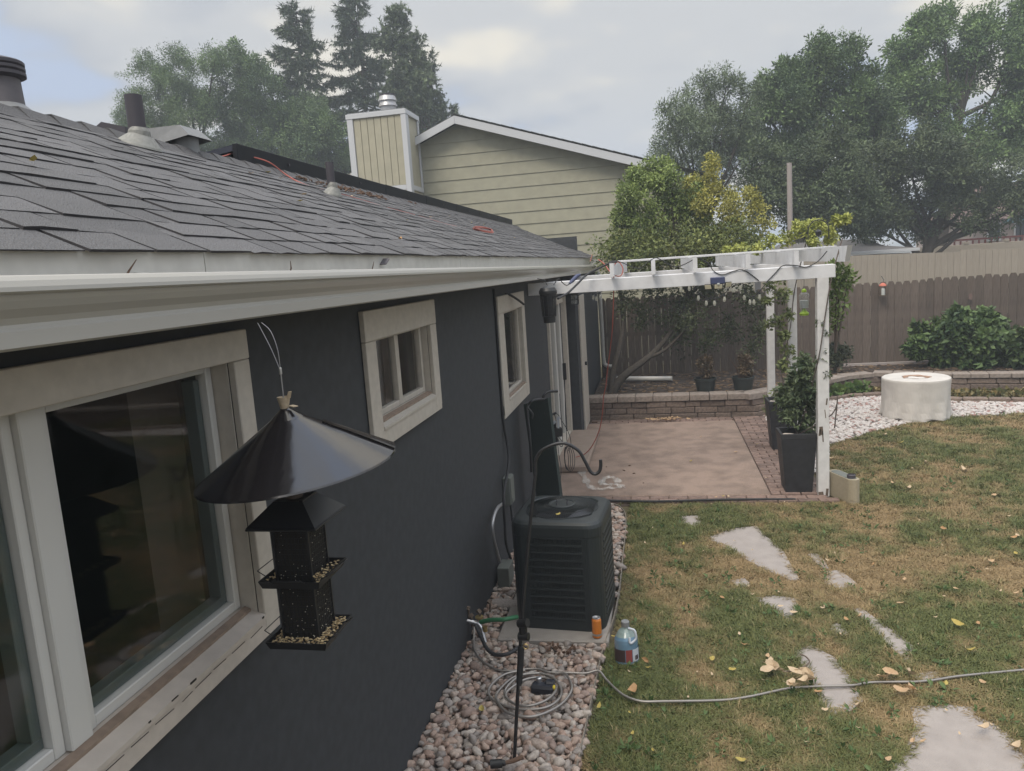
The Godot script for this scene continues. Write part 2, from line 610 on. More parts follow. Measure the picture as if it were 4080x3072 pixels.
	mat("cap", 0.30, 0.25, 0.215, 0.9, {"tex": "dirty", "nrm": "bumpy", "sc": 1.7, "ns": 0.6})
	mat("mulch", 0.09, 0.065, 0.05, 0.95, {"tex": "speck", "nrm": "bumpy", "sc": 1.6, "ns": 2.0})
	mat("soil", 0.14, 0.115, 0.06, 0.95, {"tex": "blotch", "nrm": "fine", "sc": 0.8, "ns": 1.0})
	mat("grit_bed", 0.15, 0.12, 0.10, 0.95, {"tex": "speck", "nrm": "bumpy", "sc": 3.0, "ns": 2.0})
	mat("pebble_bed", 0.42, 0.37, 0.34, 0.95, {"tex": "speck", "nrm": "bumpy", "sc": 3.0, "ns": 2.0})
	mat("stone", 1, 1, 1, 0.75, {"vc": true, "tex": "blotch", "sc": 5.0})
	var sc := [[0.47, 0.345, 0.275], [0.41, 0.285, 0.225], [0.53, 0.42, 0.35], [0.34, 0.295, 0.265], [0.40, 0.35, 0.315], [0.33, 0.24, 0.20], [0.53, 0.46, 0.40]]
	for i in sc.size(): mat("pebble%d" % i, sc[i][0], sc[i][1], sc[i][2], 0.72, {"tex": "blotch", "sc": 5.0})
	mat("flag", 0.36, 0.32, 0.295, 0.9, {"tex": "soft", "nrm": "fine", "sc": 0.9, "ns": 0.4})
	mat("siding", 0.365, 0.35, 0.262, 0.75, {"tex": "soft", "sc": 0.5})
	mat("siding_tan", 0.43, 0.40, 0.30, 0.8, {"tex": "soft", "sc": 0.4})
	mat("rake", 0.52, 0.53, 0.55, 0.6)
	mat("far_roof", 0.10, 0.105, 0.095, 0.9, {"tex": "speck", "sc": 1.0})
	mat("grey_roof", 0.2, 0.19, 0.19, 0.9)
	mat("pink_wall", 0.44, 0.36, 0.33, 0.8)
	mat("brick_red", 0.17, 0.115, 0.1, 0.9)
	mat("teal", 0.04, 0.115, 0.13, 0.7)
	mat("red_rail", 0.26, 0.07, 0.055, 0.7)
	mat("dark_glass", 0.03, 0.035, 0.04, 0.15)
	mat("flue", 0.42, 0.42, 0.43, 0.4, {"metal": 0.6, "tex": "soft", "sc": 2.0})
	mat("pipe_grey", 0.125, 0.115, 0.125, 0.6, {"tex": "soft", "sc": 4.0})
	mat("pipe_dark", 0.05, 0.045, 0.055, 0.55)
	mat("boot", 0.25, 0.25, 0.23, 0.5, {"tex": "dirty", "sc": 5.0})
	mat("hood", 0.21, 0.215, 0.22, 0.55, {"tex": "soft", "sc": 3.0})
	mat("solar_frame", 0.012, 0.013, 0.017, 0.55, {"spec": 0.3})
	mat("solar_top", 0.03, 0.032, 0.045, 0.12)
	mat("orange", 0.38, 0.10, 0.075, 0.6)
	mat("bark", 0.075, 0.062, 0.05, 0.95, {"tex": "blotch", "sc": 2.0})
	mat("bark_grey", 0.13, 0.105, 0.09, 0.95, {"tex": "blotch", "sc": 4.0})
	mat("leaf", 1, 1, 1, 0.6, {"vc": true, "back": 0.35})
	mat("grass", 1, 1, 1, 0.75, {"vc": true, "back": 0.3})
	mat("planter", 0.021, 0.021, 0.024, 0.55, {"tex": "dirty", "nrm": "fine", "sc": 1.4, "ns": 0.3})
	mat("pot_green", 0.022, 0.028, 0.027, 0.5)
	mat("cover", 0.60, 0.565, 0.525, 0.75, {"tex": "soft", "nrm": "wavy", "sc": 0.8, "ns": 0.25})
	mat("cover_stain", 0.33, 0.2, 0.13, 0.8, {"tex": "dirty", "sc": 6.0})
	mat("green_cloth", 0.032, 0.045, 0.042, 0.85, {"tex": "soft", "sc": 5.0})
	mat("box_grey", 0.135, 0.145, 0.13, 0.6)
	mat("beige_plastic", 0.36, 0.31, 0.22, 0.6, {"tex": "soft", "sc": 4.0})
	mat("hose_green", 0.025, 0.13, 0.055, 0.5)
	mat("brass", 0.4, 0.3, 0.13, 0.4, {"metal": 0.7})
	mat("can_orange", 0.62, 0.2, 0.03, 0.4, {"tex": "soft", "sc": 9.0})
	mat("alu", 0.55, 0.55, 0.56, 0.35, {"metal": 0.9})
	mat("navy", 0.045, 0.055, 0.12, 0.35)
	mat("cream_led", 0.5, 0.46, 0.33, 0.4)
	mat("lime", 0.33, 0.5, 0.03, 0.45)
	mat("frost", 0.5, 0.52, 0.5, 0.35)
	glass("bulb", 0.55, 0.75, 0.75, 0.7)
	mat("lantern_red", 0.5, 0.14, 0.09, 0.6)
	mat("pole_grey", 0.33, 0.29, 0.275, 0.85)
	mat("edging", 0.22, 0.19, 0.155, 0.8, {"tex": "dirty", "sc": 3.0})
	mat("label_red", 0.26, 0.055, 0.05, 0.5)
	mat("label_white", 0.5, 0.53, 0.58, 0.5)
	mat("label_dark", 0.05, 0.03, 0.03, 0.5)
	mat("label_blue", 0.07, 0.15, 0.3, 0.5)
	mat("jug_blue", 0.15, 0.255, 0.36, 0.25, {"coat": 0.6})
	mat("jug_clear", 0.24, 0.31, 0.30, 0.25, {"coat": 0.6})
	mat("yellow", 0.55, 0.42, 0.03, 0.5)
	mat("film", 0.62, 0.60, 0.58, 0.3)
	mat("navy_black", 0.014, 0.016, 0.024, 0.45)
	mat("flue_dark", 0.06, 0.06, 0.065, 0.35, {"metal": 0.5})
	glass("film_clear", 0.3, 0.85, 0.85, 0.83)
	for i in 4:
		var q: Array = [[0.50, 0.34, 0.20], [0.42, 0.25, 0.12], [0.55, 0.42, 0.28], [0.42, 0.33, 0.09]][i]
		mat("dry%d" % i, q[0], q[1], q[2], 0.8, {"tex": "soft", "sc": 9.0, "back": 0.3})
	mat("brown_leaf", 0.12, 0.07, 0.045, 0.9)

func ground() -> void:
	var g := G.new()
	g.flat(PackedVector2Array([Vector2(-250, -400), Vector2(300, -400), Vector2(300, 60), Vector2(-250, 60)]), -0.6, -0.012)
	setting("ground", g, "soil")
	# raised planting bed behind the garden wall
	g = G.new()
	var poly := PackedVector2Array()
	for p in [[0.25, -12.62], [2.9, -12.55], [3.6, -13.15], [4.25, -13.85], [5.2, -14.45], [6.3, -14.05], [7.3, -13.8], [9.3, -13.55], [13.2, -13.2], [13.2, -15.48], [0.25, -15.48]]: poly.append(Vector2(p[0], p[1]))
	g.flat(poly, -0.2, 0.33)
	setting("planting_bed", g, "mulch")
	var xs := []
	var cs := []
	for i in 2600:
		var p := Vector2(rnd(0.3, 11), rnd(-15.4, -12.6))
		if not Geometry2D.is_point_in_polygon(p, poly): continue
		xs.append(Transform3D(rbasis().scaled(Vector3(rnd(0.02, 0.06), 0.012, rnd(0.01, 0.03))), Vector3(p.x, 0.335, p.y)))
		cs.append(cmix(Color(0.09, 0.06, 0.045), Color(0.26, 0.17, 0.09), pow(rng.randf(), 2.0)))
	copies(self, "bark_chips", stone_mesh(3, 0.7), M["stone"], xs, cs)
const PITCH := 0.45

func roof_y(x: float, z: float) -> float:
	return 2.71 + (0.17 - x) * PITCH + 0.0025 * -z

func house() -> void:
	var h := thing("house", "low dark grey stucco house with cream window trim and shingle roof along the left", "house", Vector3(0, 0, -6))
	# walls of the near wing, split round its openings
	var g := G.new()
	var op := [[-2.24, -0.70, 1.48, 2.37], [-4.45, -3.52, 1.86, 2.31], [-7.70, -6.74, 1.42, 2.23], [-11.1, -9.66, 0.12, 2.12]]
	var z := 2.0
	for o in op:
		g.span(Vector3(-0.16, -0.3, o[1]), Vector3(0, 2.52, z))
		g.span(Vector3(-0.16, -0.3, o[0]), Vector3(0, o[2], o[1]))
		g.span(Vector3(-0.16, o[3], o[0]), Vector3(0, 2.52, o[1]))
		z = o[0]
	g.span(Vector3(-0.16, -0.3, -11.3), Vector3(0, 2.52, z))
	g.span(Vector3(-0.16, -0.3, -15.75), Vector3(0.2, 2.52, -11.3))
	g.span(Vector3(-6.2, -0.3, -15.75), Vector3(-0.16, 3.2, -15.59))
	g.span(Vector3(-6.2, -0.3, 1.84), Vector3(-0.16, 3.2, 2.0))
	g.span(Vector3(-6.36, -0.3, -15.75), Vector3(-6.2, 3.2, 2.0))
	part(h, "wall", g, "wall")
	g = G.new()
	g.span(Vector3(-6.2, 0.0, -15.59), Vector3(-0.16, 0.1, 1.84))
	g.span(Vector3(-6.2, 2.44, -15.59), Vector3(-0.16, 2.5, 1.84))
	g.span(Vector3(-3.1, 0.1, -15.59), Vector3(-3.0, 2.44, 1.84))
	for zz in [-3.0, -5.4, -9.0]: g.span(Vector3(-3.0, 0.1, zz - 0.05), Vector3(-0.16, 2.44, zz + 0.05))
	part(h, "room", g, "room")
	g = G.new()
	var pts := []
	for i in 8: pts.append(Vector2(-2.08 - 0.028 * i, -0.24 + (0.02 if i % 2 else -0.02)))
	for i in 7:
		g.quad(Vector3(pts[i].y, 1.3, pts[i].x), Vector3(pts[i + 1].y, 1.3, pts[i + 1].x), Vector3(pts[i + 1].y, 2.42, pts[i + 1].x), Vector3(pts[i].y, 2.42, pts[i].x))
	for i in 8:
		var a := -4.24 - 0.02 * i
		g.quad(Vector3(-0.22 - 0.02 * (i % 2), 1.8, a), Vector3(-0.24 + 0.02 * (i % 2), 1.8, a - 0.02), Vector3(-0.24 + 0.02 * (i % 2), 2.4, a - 0.02), Vector3(-0.22 - 0.02 * (i % 2), 2.4, a))
	part(h, "curtain", g, "curtain", "stuff")
	window(h, -0.60, -2.335, 1.40, 2.465, -0.70, -2.24, 1.48, 2.37, -0.065, [[-0.72, -1.43], [-1.51, -2.225]], 1.52, 2.345, true)
	window(h, -3.385, -4.57, 1.76, 2.455, -3.52, -4.45, 1.86, 2.31, -0.045, [[-3.56, -3.985], [-3.985, -4.43]], 1.90, 2.295, false)
	window(h, -6.50, -7.86, 1.285, 2.38, -6.74, -7.70, 1.42, 2.23, -0.03, [[-6.80, -7.68]], 1.44, 2.21, false)
	# sliding door
	var d := Node3D.new()
	d.name = "sliding_door"
	h.add_child(d, true)
	d.position = Vector3(0, 0, -4.4)
	g = G.new()
	g.bspan(Vector3(-0.1, 0.07, -9.66), Vector3(0.035, 2.16, -9.60))
	g.bspan(Vector3(-0.1, 0.05, -11.12), Vector3(0.06, 0.15, -9.66))
	g.bspan(Vector3(-0.1, 2.09, -11.12), Vector3(0.04, 2.18, -9.66))
	g.bspan(Vector3(-0.1, 0.06, -11.24), Vector3(0.07, 2.18, -11.12))
	part(d, "frame", g, "trim")
	g = G.new()
	g.bspan(Vector3(-0.07, 0.15, -9.84), Vector3(-0.01, 2.09, -9.76))
	g.bspan(Vector3(-0.07, 0.15, -10.52), Vector3(-0.01, 2.09, -10.40))
	g.bspan(Vector3(-0.07, 0.15, -11.10), Vector3(-0.01, 2.09, -10.95))
	part(d, "stile", g, "vinyl")
	g = G.new()
	g.span(Vector3(-0.045, 0.15, -10.95), Vector3(-0.04, 2.09, -9.68))
	part(d, "pane", g, "pane")
	g = G.new()
	g.bspan(Vector3(0.0, 0.95, -10.99), Vector3(0.05, 1.2, -10.96))
	part(d, "handle", g, "black_metal")
	g = G.new()
	g.bspan(Vector3(0.203, 0.02, -12.44), Vector3(0.23, 2.14, -11.66))
	part(h, "trim_board", g, "trim")
	g = G.new()
	g.lathe(Vector3(0.235, 1.05, -12.0), [Vector2(0.0, 0.03), Vector2(0.03, 0.03), Vector2(0.03, 0.0)], 12, Basis(Vector3(0, 0, 1), -PI / 2))
	part(h, "door_knob", g, "black_metal")
	# eaves
	g = G.new()
	g.span(Vector3(0.003, 2.517, -15.7), Vector3(0.164, 2.53, 2.0))
	part(h, "soffit", g, "soffit")
	g = G.new()
	var prev := 2.0
	for zz in [-1.9, -4.7, -8.1, -12.0, -16.4]:
		g.hexa([Vector3(0.165, 2.515, prev), Vector3(0.183, 2.515, prev), Vector3(0.183, 2.515, zz), Vector3(0.165, 2.515, zz), Vector3(0.165, roof_y(0.183, prev) - 0.001, prev), Vector3(0.183, roof_y(0.183, prev) - 0.001, prev), Vector3(0.183, roof_y(0.183, zz) - 0.001, zz), Vector3(0.165, roof_y(0.183, zz) - 0.001, zz)])
		prev = zz - 0.004
	part(h, "fascia", g, "fascia")
	g = G.new()
	var prof := [Vector2(0.186, 0.0), Vector2(0.262, 0.0), Vector2(0.269, 0.005), Vector2(0.269, 0.034), Vector2(0.263, 0.039), Vector2(0.262, 0.046), Vector2(0.268, 0.058), Vector2(0.281, 0.074), Vector2(0.289, 0.088), Vector2(0.292, 0.096), Vector2(0.292, 0.099), Vector2(0.299, 0.100), Vector2(0.303, 0.104), Vector2(0.302, 0.112), Vector2(0.297, 0.123), Vector2(0.291, 0.131), Vector2(0.285, 0.133), Vector2(0.282, 0.124)]
	var zs := [2.0, -0.5, -3.0, -6.0, -9.0, -12.0, -16.5]
	for i in zs.size() - 1:
		for k in prof.size() - 1:
			var p: Vector2 = prof[k]
			var q: Vector2 = prof[k + 1]
			var b0: float = 2.522 + 0.0042 * zs[i]
			var b1: float = 2.522 + 0.0042 * zs[i + 1]
			g.quado(Vector3(p.x, b0 + p.y, zs[i]), Vector3(q.x, b0 + q.y, zs[i]), Vector3(q.x, b1 + q.y, zs[i + 1]), Vector3(p.x, b1 + p.y, zs[i + 1]), Vector3(q.y - p.y, p.x - q.x, 0))
	var gut := part(h, "gutter", g, "gutter")
	for zz in [-1.62, -2.7]:
		g = G.new()
		g.bar(Vector3(0.18, 2.66 + 0.004 * zz, zz), Vector3(0.292, 2.648 + 0.004 * zz, zz - 0.01), 0.028, 0.003)
		part(gut, "hanger", g, "fascia")
	g = G.new()
	for q in [[-1.55, 0.05, 0.02], [-2.35, 0.02, 0.03], [-3.1, 0.04, -0.03]]:
		g.tube([Vector3(0.2, 2.645 + 0.004 * q[0], q[0]), Vector3(0.2, 2.665 + 0.004 * q[0], q[0] - 0.02), Vector3(0.2, 2.69 + 0.004 * q[0], q[0] - q[1])], [0.003, 0.0025, 0.001], 5)
	part(gut, "twig", g, "brown_leaf", "stuff")
	g = G.new()
	for q in [-3.25]:
		g.bar(Vector3(0.2, 2.665, q), Vector3(0.2, 2.69, q - 0.05), 0.03, 0.004)
	part(gut, "torn_strip", g, "pipe_grey", "stuff")
	# roof deck, back slope, shingles
	g = G.new()
	var rx := -1.57
	g.hexa([Vector3(rx, roof_y(rx, 2) - 0.1, 2), Vector3(0.163, roof_y(0.163, 2) - 0.05, 2), Vector3(0.163, roof_y(0.163, -16.5) - 0.05, -16.5), Vector3(rx, roof_y(rx, -16.5) - 0.1, -16.5), Vector3(rx, roof_y(rx, 2), 2), Vector3(0.163, roof_y(0.163, 2) - 0.002, 2), Vector3(0.163, roof_y(0.163, -16.5) - 0.002, -16.5), Vector3(rx, roof_y(rx, -16.5), -16.5)])
	g.hexa([Vector3(-6.6, 3.1, 2), Vector3(rx, roof_y(rx, 2) - 0.1, 2), Vector3(rx, roof_y(rx, -16.5) - 0.1, -16.5), Vector3(-6.6, 3.1, -16.5), Vector3(-6.6, 3.2, 2), Vector3(rx, roof_y(rx, 2), 2), Vector3(rx, roof_y(rx, -16.5), -16.5), Vector3(-6.6, 3.2, -16.5)])
	var roof := part(h, "roof", g, "shingle0")
	var th := atan(PITCH)
	var up := Vector3(-cos(th), sin(th), 0)
	var nr := Vector3(sin(th), cos(th), 0)
	var bank := []
	for w in [0.16, 0.23, 0.31, 0.4]:
		for t in 3:
			var s := G.new()
			var ed := G.new()
			var thick: float = [0.005, 0.007, 0.010][t]
			var j := rnd(-0.012, 0.012)
			var j2 := rnd(-0.006, 0.006)
			var lo := []
			var hi := []
			var bk := []
			for q in 4:
				var f := q / 3.0
				var x := lerpf(0.0035, w - 0.0035, f)
				var zz0 := lerpf(-j2, j2, f) * 0.5 + rnd(-0.0025, 0.0025)
				lo.append(Vector3(x, 0.002, zz0))
				hi.append(Vector3(x + rnd(-0.001, 0.001), thick + rnd(-0.001, 0.0035), zz0))
				bk.append(Vector3(x + j, 0.003, -0.2))
			for q in 3:
				s.quado(hi[q], hi[q + 1], bk[q + 1], bk[q], Vector3.UP)
				ed.quado(lo[q], lo[q + 1], hi[q + 1], hi[q], Vector3.BACK)
			ed.quado(lo[0], hi[0], bk[0], bk[0] - Vector3(0, 0.003, 0), Vector3.LEFT)
			ed.quado(lo[3], hi[3], bk[3], bk[3] - Vector3(0, 0.003, 0), Vector3.RIGHT)
			var two := s.mesh()
			var arr := []
			arr.resize(Mesh.ARRAY_MAX)
			arr[Mesh.ARRAY_VERTEX] = ed.v
			arr[Mesh.ARRAY_NORMAL] = ed.n
			two.add_surface_from_arrays(Mesh.PRIMITIVE_TRIANGLES, arr)
			two.surface_set_material(1, M["bitumen"])
			bank.append([w, two, s, ed])
	var list := []
	for row in 16:
		var zz := 0.6 - rnd(0, 0.3)
		while zz > -16.45:
			var b: Array = bank[rng.randi() % bank.size()]
			if row == 15 and rng.randf() < 0.3: b = bank[3]
			var s := row * 0.125 + rnd(-0.003, 0.003)
			var x0 := 0.2 - s * cos(th)
			var o := Vector3(x0, roof_y(x0, zz), zz)
			list.append([o, b, rng.randi() % 5])
			zz -= b[0]
	list.sort_custom(func(p, q): return (p[0] as Vector3).distance_squared_to(Vector3(0.3, 2.6, -0.9)) < (q[0] as Vector3).distance_squared_to(Vector3(0.3, 2.6, -0.9)))
	var rest := [G.new(), G.new(), G.new(), G.new()]
	for i in list.size():
		var it: Array = list[i]
		var bs := Basis(Vector3(0, 0, -1), nr, -up)  # local x runs along the eave, -z up the slope
		var xf := Transform3D(bs, it[0])
		if i < 300:
			var sh := mi(roof, "shingle", it[1][1], null, xf)
			sh.set_surface_override_material(0, M["shingle%d" % it[2]])
			sh.set_surface_override_material(1, M["bitumen"])
		else:
			var src: G = it[1][2]
			var dst: G = rest[it[2] % 3]
			for k in src.v.size():
				dst.v.append(xf * src.v[k]); dst.n.append(bs * src.n[k])
			src = it[1][3]
			for k in src.v.size():
				rest[3].v.append(xf * src.v[k]); rest[3].n.append(bs * src.n[k])
	part(roof, "shingle_edges", rest[3], "bitumen", "stuff")
	for i in 3: part(roof, "shingles", rest[i], "shingle%d" % (i * 2), "stuff")
	g = G.new()
	zz_caps(g)
	part(roof, "ridge_cap", g, "shingle1")
	# downspout at the far corner
	g = G.new()
	g.tube(smooth_path([Vector3(0.27, 2.44, -15.35), Vector3(0.27, 2.3, -15.37), Vector3(0.285, 1.4, -15.38), Vector3(0.29, 0.72, -15.38), Vector3(0.33, 0.56, -15.38), Vector3(0.5, 0.52, -15.36)], 4), 0.042, 10)
	part(h, "downspout", g, "vinyl")

func zz_caps(g: G) -> void:
	var z := 1.0
	while z > -16.4:
		var y := roof_y(-1.57, z)
		g.hexa([Vector3(-1.72, y - 0.045, z), Vector3(-1.44, y - 0.055, z), Vector3(-1.44, y - 0.055, z - 0.2), Vector3(-1.72, y - 0.045, z - 0.2), Vector3(-1.66, y + 0.018, z), Vector3(-1.5, y + 0.012, z), Vector3(-1.5, y - 0.0, z - 0.2), Vector3(-1.66, y + 0.004, z - 0.2)])
		z -= 0.2

func window(h: Node3D, oz0: float, oz1: float, oy0: float, oy1: float, iz0: float, iz1: float, iy0: float, iy1: float, gx: float, panes: Array, gy0: float, gy1: float, worn: bool) -> void:
	var w := Node3D.new()
	w.name = "window"
	h.add_child(w, true)
	w.position = Vector3(0, (oy0 + oy1) / 2, (oz0 + oz1) / 2) - Vector3(0, 0, h.position.z)
	var g := G.new()
	g.bspan(Vector3(0.003, iy1 - 0.004, oz1), Vector3(0.03, oy1, oz0), 0.003)
	part(w, "casing", g, "trim")
	for q in [[oz0, iz0], [iz1, oz1]]:
		g = G.new()
		g.bspan(Vector3(0.003, oy0 + 0.03, q[1]), Vector3(0.028, iy1 - 0.006, q[0]), 0.003)
		part(w, "casing", g, "trim")
	g = G.new()
	g.bspan(Vector3(0.003, oy0, oz1), Vector3(0.026, iy0 - 0.012, oz0), 0.003)
	g.hexa([Vector3(gx, iy0 - 0.01, iz1 + 0.002), Vector3(0.034, iy0 - 0.01, iz1 + 0.002), Vector3(0.034, iy0 - 0.01, iz0 - 0.002), Vector3(gx, iy0 - 0.01, iz0 - 0.002), Vector3(gx, gy0 - 0.004, iz1 + 0.002), Vector3(0.034, iy0 + 0.004, iz1 + 0.002), Vector3(0.034, iy0 + 0.004, iz0 - 0.002), Vector3(gx, gy0 - 0.004, iz0 - 0.002)])
	var sill := part(w, "sill", g, "trim_dirty" if worn else "trim")
	g = G.new()
	var yy := (iy0 + gy0) / 2 + 0.006
	g.hexa([Vector3(gx + 0.026, yy - 0.006, iz1 + 0.01), Vector3(gx + 0.048, yy - 0.014, iz1 + 0.01), Vector3(gx + 0.048, yy - 0.014, iz0 - 0.01), Vector3(gx + 0.026, yy - 0.006, iz0 - 0.01), Vector3(gx + 0.026, yy + 0.012, iz1 + 0.01), Vector3(gx + 0.048, yy + 0.003, iz1 + 0.01), Vector3(gx + 0.048, yy + 0.003, iz0 - 0.01), Vector3(gx + 0.026, yy + 0.012, iz0 - 0.01)])
	part(sill, "track", g, "track")
	if worn:
		g = G.new()
		var z := oz1 + 0.12
		var x := 0.0285
		while z < oz0 - 0.1:
			var z2 := z + rnd(0.03, 0.09)
			var y := iy0 - 0.022 - rnd(0.0, 0.006)
			g.bar(Vector3(0.0265, y, z), Vector3(0.0265, y - rnd(-0.004, 0.004), z2), 0.002, 0.0016)
			if rng.randf() < 0.3: g.box(Vector3(0.0345, iy0 + 0.002 + rnd(0, 0.004), z), Vector3(0.002, rnd(0.003, 0.007), rnd(0.008, 0.03)))
			z = z2 + rnd(0.0, 0.04)
		part(sill, "crack", g, "crack", "stuff")
	g = G.new()
	for q in [iz0, iz1]:
		var s := 0.006 * signf(iz1 - iz0) * (1.0 if q == iz0 else -1.0)
		g.span(Vector3(gx - 0.05, iy0 + 0.006, q), Vector3(0.002, iy1 - 0.008, q + s))
	g.span(Vector3(gx - 0.05, iy1 - 0.008, iz1), Vector3(0.002, iy1 - 0.001, iz0))
	part(w, "jamb", g, "trim")
	for p in panes:
		var sash := G.new()
		var t := 0.028
		sash.bspan(Vector3(gx - 0.025, gy0 - 0.004, p[1] - 0.004), Vector3(gx + 0.012, gy1 + 0.02, p[1] + t), 0.003)
		sash.bspan(Vector3(gx - 0.025, gy0 - 0.004, p[0] - t), Vector3(gx + 0.012, gy1 + 0.02, p[0] + 0.004), 0.003)
		sash.bspan(Vector3(gx - 0.025, gy0 - 0.004, p[1] + t), Vector3(gx + 0.01, gy0 + t, p[0] - t), 0.003)
		sash.bspan(Vector3(gx - 0.025, gy1 - t + 0.02, p[1] + t), Vector3(gx + 0.01, gy1 + 0.02, p[0] - t), 0.003)
		var fr := part(w, "sash", sash, "vinyl" if worn else "trim")
		var pg := G.new()
		pg.span(Vector3(gx - 0.014, gy0 + t - 0.004, p[1] + t - 0.004), Vector3(gx - 0.009, gy1 - t + 0.024, p[0] - t + 0.004))
		part(fr, "pane", pg, "pane")
		if worn:
			var gk := G.new()
			gk.bspan(Vector3(gx - 0.06, gy0 + t, p[1] + t), Vector3(gx - 0.016, gy0 + t + 0.03, p[0] - t), 0.002)
			gk.bspan(Vector3(gx - 0.06, gy0 + t + 0.03, p[1] + t), Vector3(gx - 0.016, gy1 - t, p[1] + t + 0.03), 0.002)
			part(fr, "inner_frame", gk, "spacer")
	if panes.size() == 2 and worn:
		g = G.new()
		g.bspan(Vector3(gx - 0.03, gy0 - 0.004, panes[1][0] + 0.005), Vector3(gx + 0.03, gy1 + 0.02, panes[0][1] - 0.005), 0.003)
		part(w, "mullion", g, "vinyl")

func roof_things() -> void:
	# big round flue at the ridge
	var t := thing("flue_pipe", "fat dark grey flue pipe with ringed cap at the roof ridge", "roof pipe", Vector3(-1.66, 3.42, -3.3))
	var o := t.position
	var tilt := Basis(Vector3(0, 0, 1), 0.02)
	var g := G.new()
	g.lathe(o, [Vector2(0.105, -0.05), Vector2(0.098, 0.06), Vector2(0.086, 0.13), Vector2(0.083, 0.26)], 20, tilt)
	part(t, "pipe", g, "pipe_grey")
	g = G.new()
	g.lathe(o, [Vector2(0.086, 0.132), Vector2(0.122, 0.10), Vector2(0.122, 0.092), Vector2(0.088, 0.088)], 20, tilt)
	part(t, "storm_collar", g, "hood")
	g = G.new()
	g.lathe(o, [Vector2(0.086, 0.25), Vector2(0.112, 0.262), Vector2(0.112, 0.278), Vector2(0.104, 0.28), Vector2(0.112, 0.29), Vector2(0.112, 0.304), Vector2(0.104, 0.306), Vector2(0.112, 0.314), Vector2(0.112, 0.328), Vector2(0.104, 0.334), Vector2(0.05, 0.352), Vector2(0.0, 0.358)], 20, tilt)
	part(t, "cap", g, "pipe_dark")
	# plumbing vents
	vent(Vector3(-1.36, roof_y(-1.36, -3.85), -3.85), 0.046, 0.27, "black vent pipe in a pale metal cone boot beside the grey roof hood")
	vent(Vector3(-1.02, roof_y(-1.02, -5.6), -5.6), 0.03, 0.25, "thin black vent pipe in a flat pale boot below the solar array")
	# low hood vent
	t = thing("roof_hood", "low grey hooded roof exhaust on a round neck beside the black vent pipe", "roof vent", Vector3(-1.62, roof_y(-1.5, -4.6) + 0.05, -4.6))
	o = t.position
	g = G.new()
	g.lathe(o + Vector3(0.06, 0, 0), [Vector2(0.08, -0.12), Vector2(0.08, 0.06)], 16)
	part(t, "neck", g, "hood")
	g = G.new()
	var a := [Vector3(-0.17, 0.0, 0.13), Vector3(0.17, 0.055, 0.13), Vector3(0.17, 0.055, -0.13), Vector3(-0.17, 0.0, -0.13), Vector3(-0.12, 0.125, 0.11), Vector3(0.1, 0.125, 0.11), Vector3(0.1, 0.125, -0.11), Vector3(-0.12, 0.125, -0.11)]
	for i in 8: a[i] += o
	g.quado(a[4], a[5], a[6], a[7], Vector3.UP)
	g.quado(a[0], a[1], a[5], a[4], Vector3.BACK)
	g.quado(a[3], a[2], a[6], a[7], Vector3.FORWARD)
	g.quado(a[1], a[2], a[6], a[5], Vector3.RIGHT)
	g.quado(a[0], a[3], a[7], a[4], Vector3.LEFT)
	part(t, "hood", g, "hood")
	g = G.new()
	g.lathe(o + Vector3(0.06, 0, 0), [Vector2(0.1, -0.1), Vector2(0.083, -0.075)], 16)
	part(t, "flashing", g, "boot")
	# dark box vent behind the ridge
	g = G.new()
	g.prism(PackedVector2Array([Vector2(-0.13, 0), Vector2(-0.13, 0.05), Vector2(-0.03, 0.105), Vector2(0.13, 0.06), Vector2(0.13, 0)]), Transform3D(Basis(), [Vector3(-1.986,3.694,-4.600)][0] - Vector3(-0.03, 0.105, 0.0)), 0.22)
	single("box_vent", g, "pipe_dark", "dark gabled box vent just behind the ridge, partly hidden by the black vent pipe", "roof vent")
	# solar array lying on the far slope, its dark edge rising over the ridge
	t = thing("solar_array", "long black edged solar array raised along the roof ridge", "solar panels", Vector3(-1.62, 3.5, -5.4))
	for i in 7:
		var z0 := -5.3 - i * 1.585
		var z1 := z0 - 1.57
		var y := roof_y(-1.57, z0) + 0.005
		var s := G.new()
		s.bspan(Vector3(-1.64, y + 0.03, z1), Vector3(-1.6, y + 0.15, z0), 0.003)
		var fr := part(t, "panel", s, "solar_frame")
		s = G.new()
		s.hexa([Vector3(-2.6, y - 0.03, z1 + 0.01), Vector3(-1.645, y + 0.10, z1 + 0.01), Vector3(-1.645, y + 0.10, z0 - 0.01), Vector3(-2.6, y - 0.03, z0 - 0.01), Vector3(-2.6, y + 0.01, z1 + 0.01), Vector3(-1.645, y + 0.145, z1 + 0.01), Vector3(-1.645, y + 0.145, z0 - 0.01), Vector3(-2.6, y + 0.01, z0 - 0.01)])
		part(fr, "cell_sheet", s, "solar_top")
		s = G.new()
		s.box(Vector3(-1.62, y, z0 - 0.12), Vector3(0.03, 0.1, 0.03))
		s.box(Vector3(-1.596, y + 0.09, z0 - 0.8), Vector3(0.012, 0.02, 0.02))
		part(fr, "foot", s, "pipe_dark")
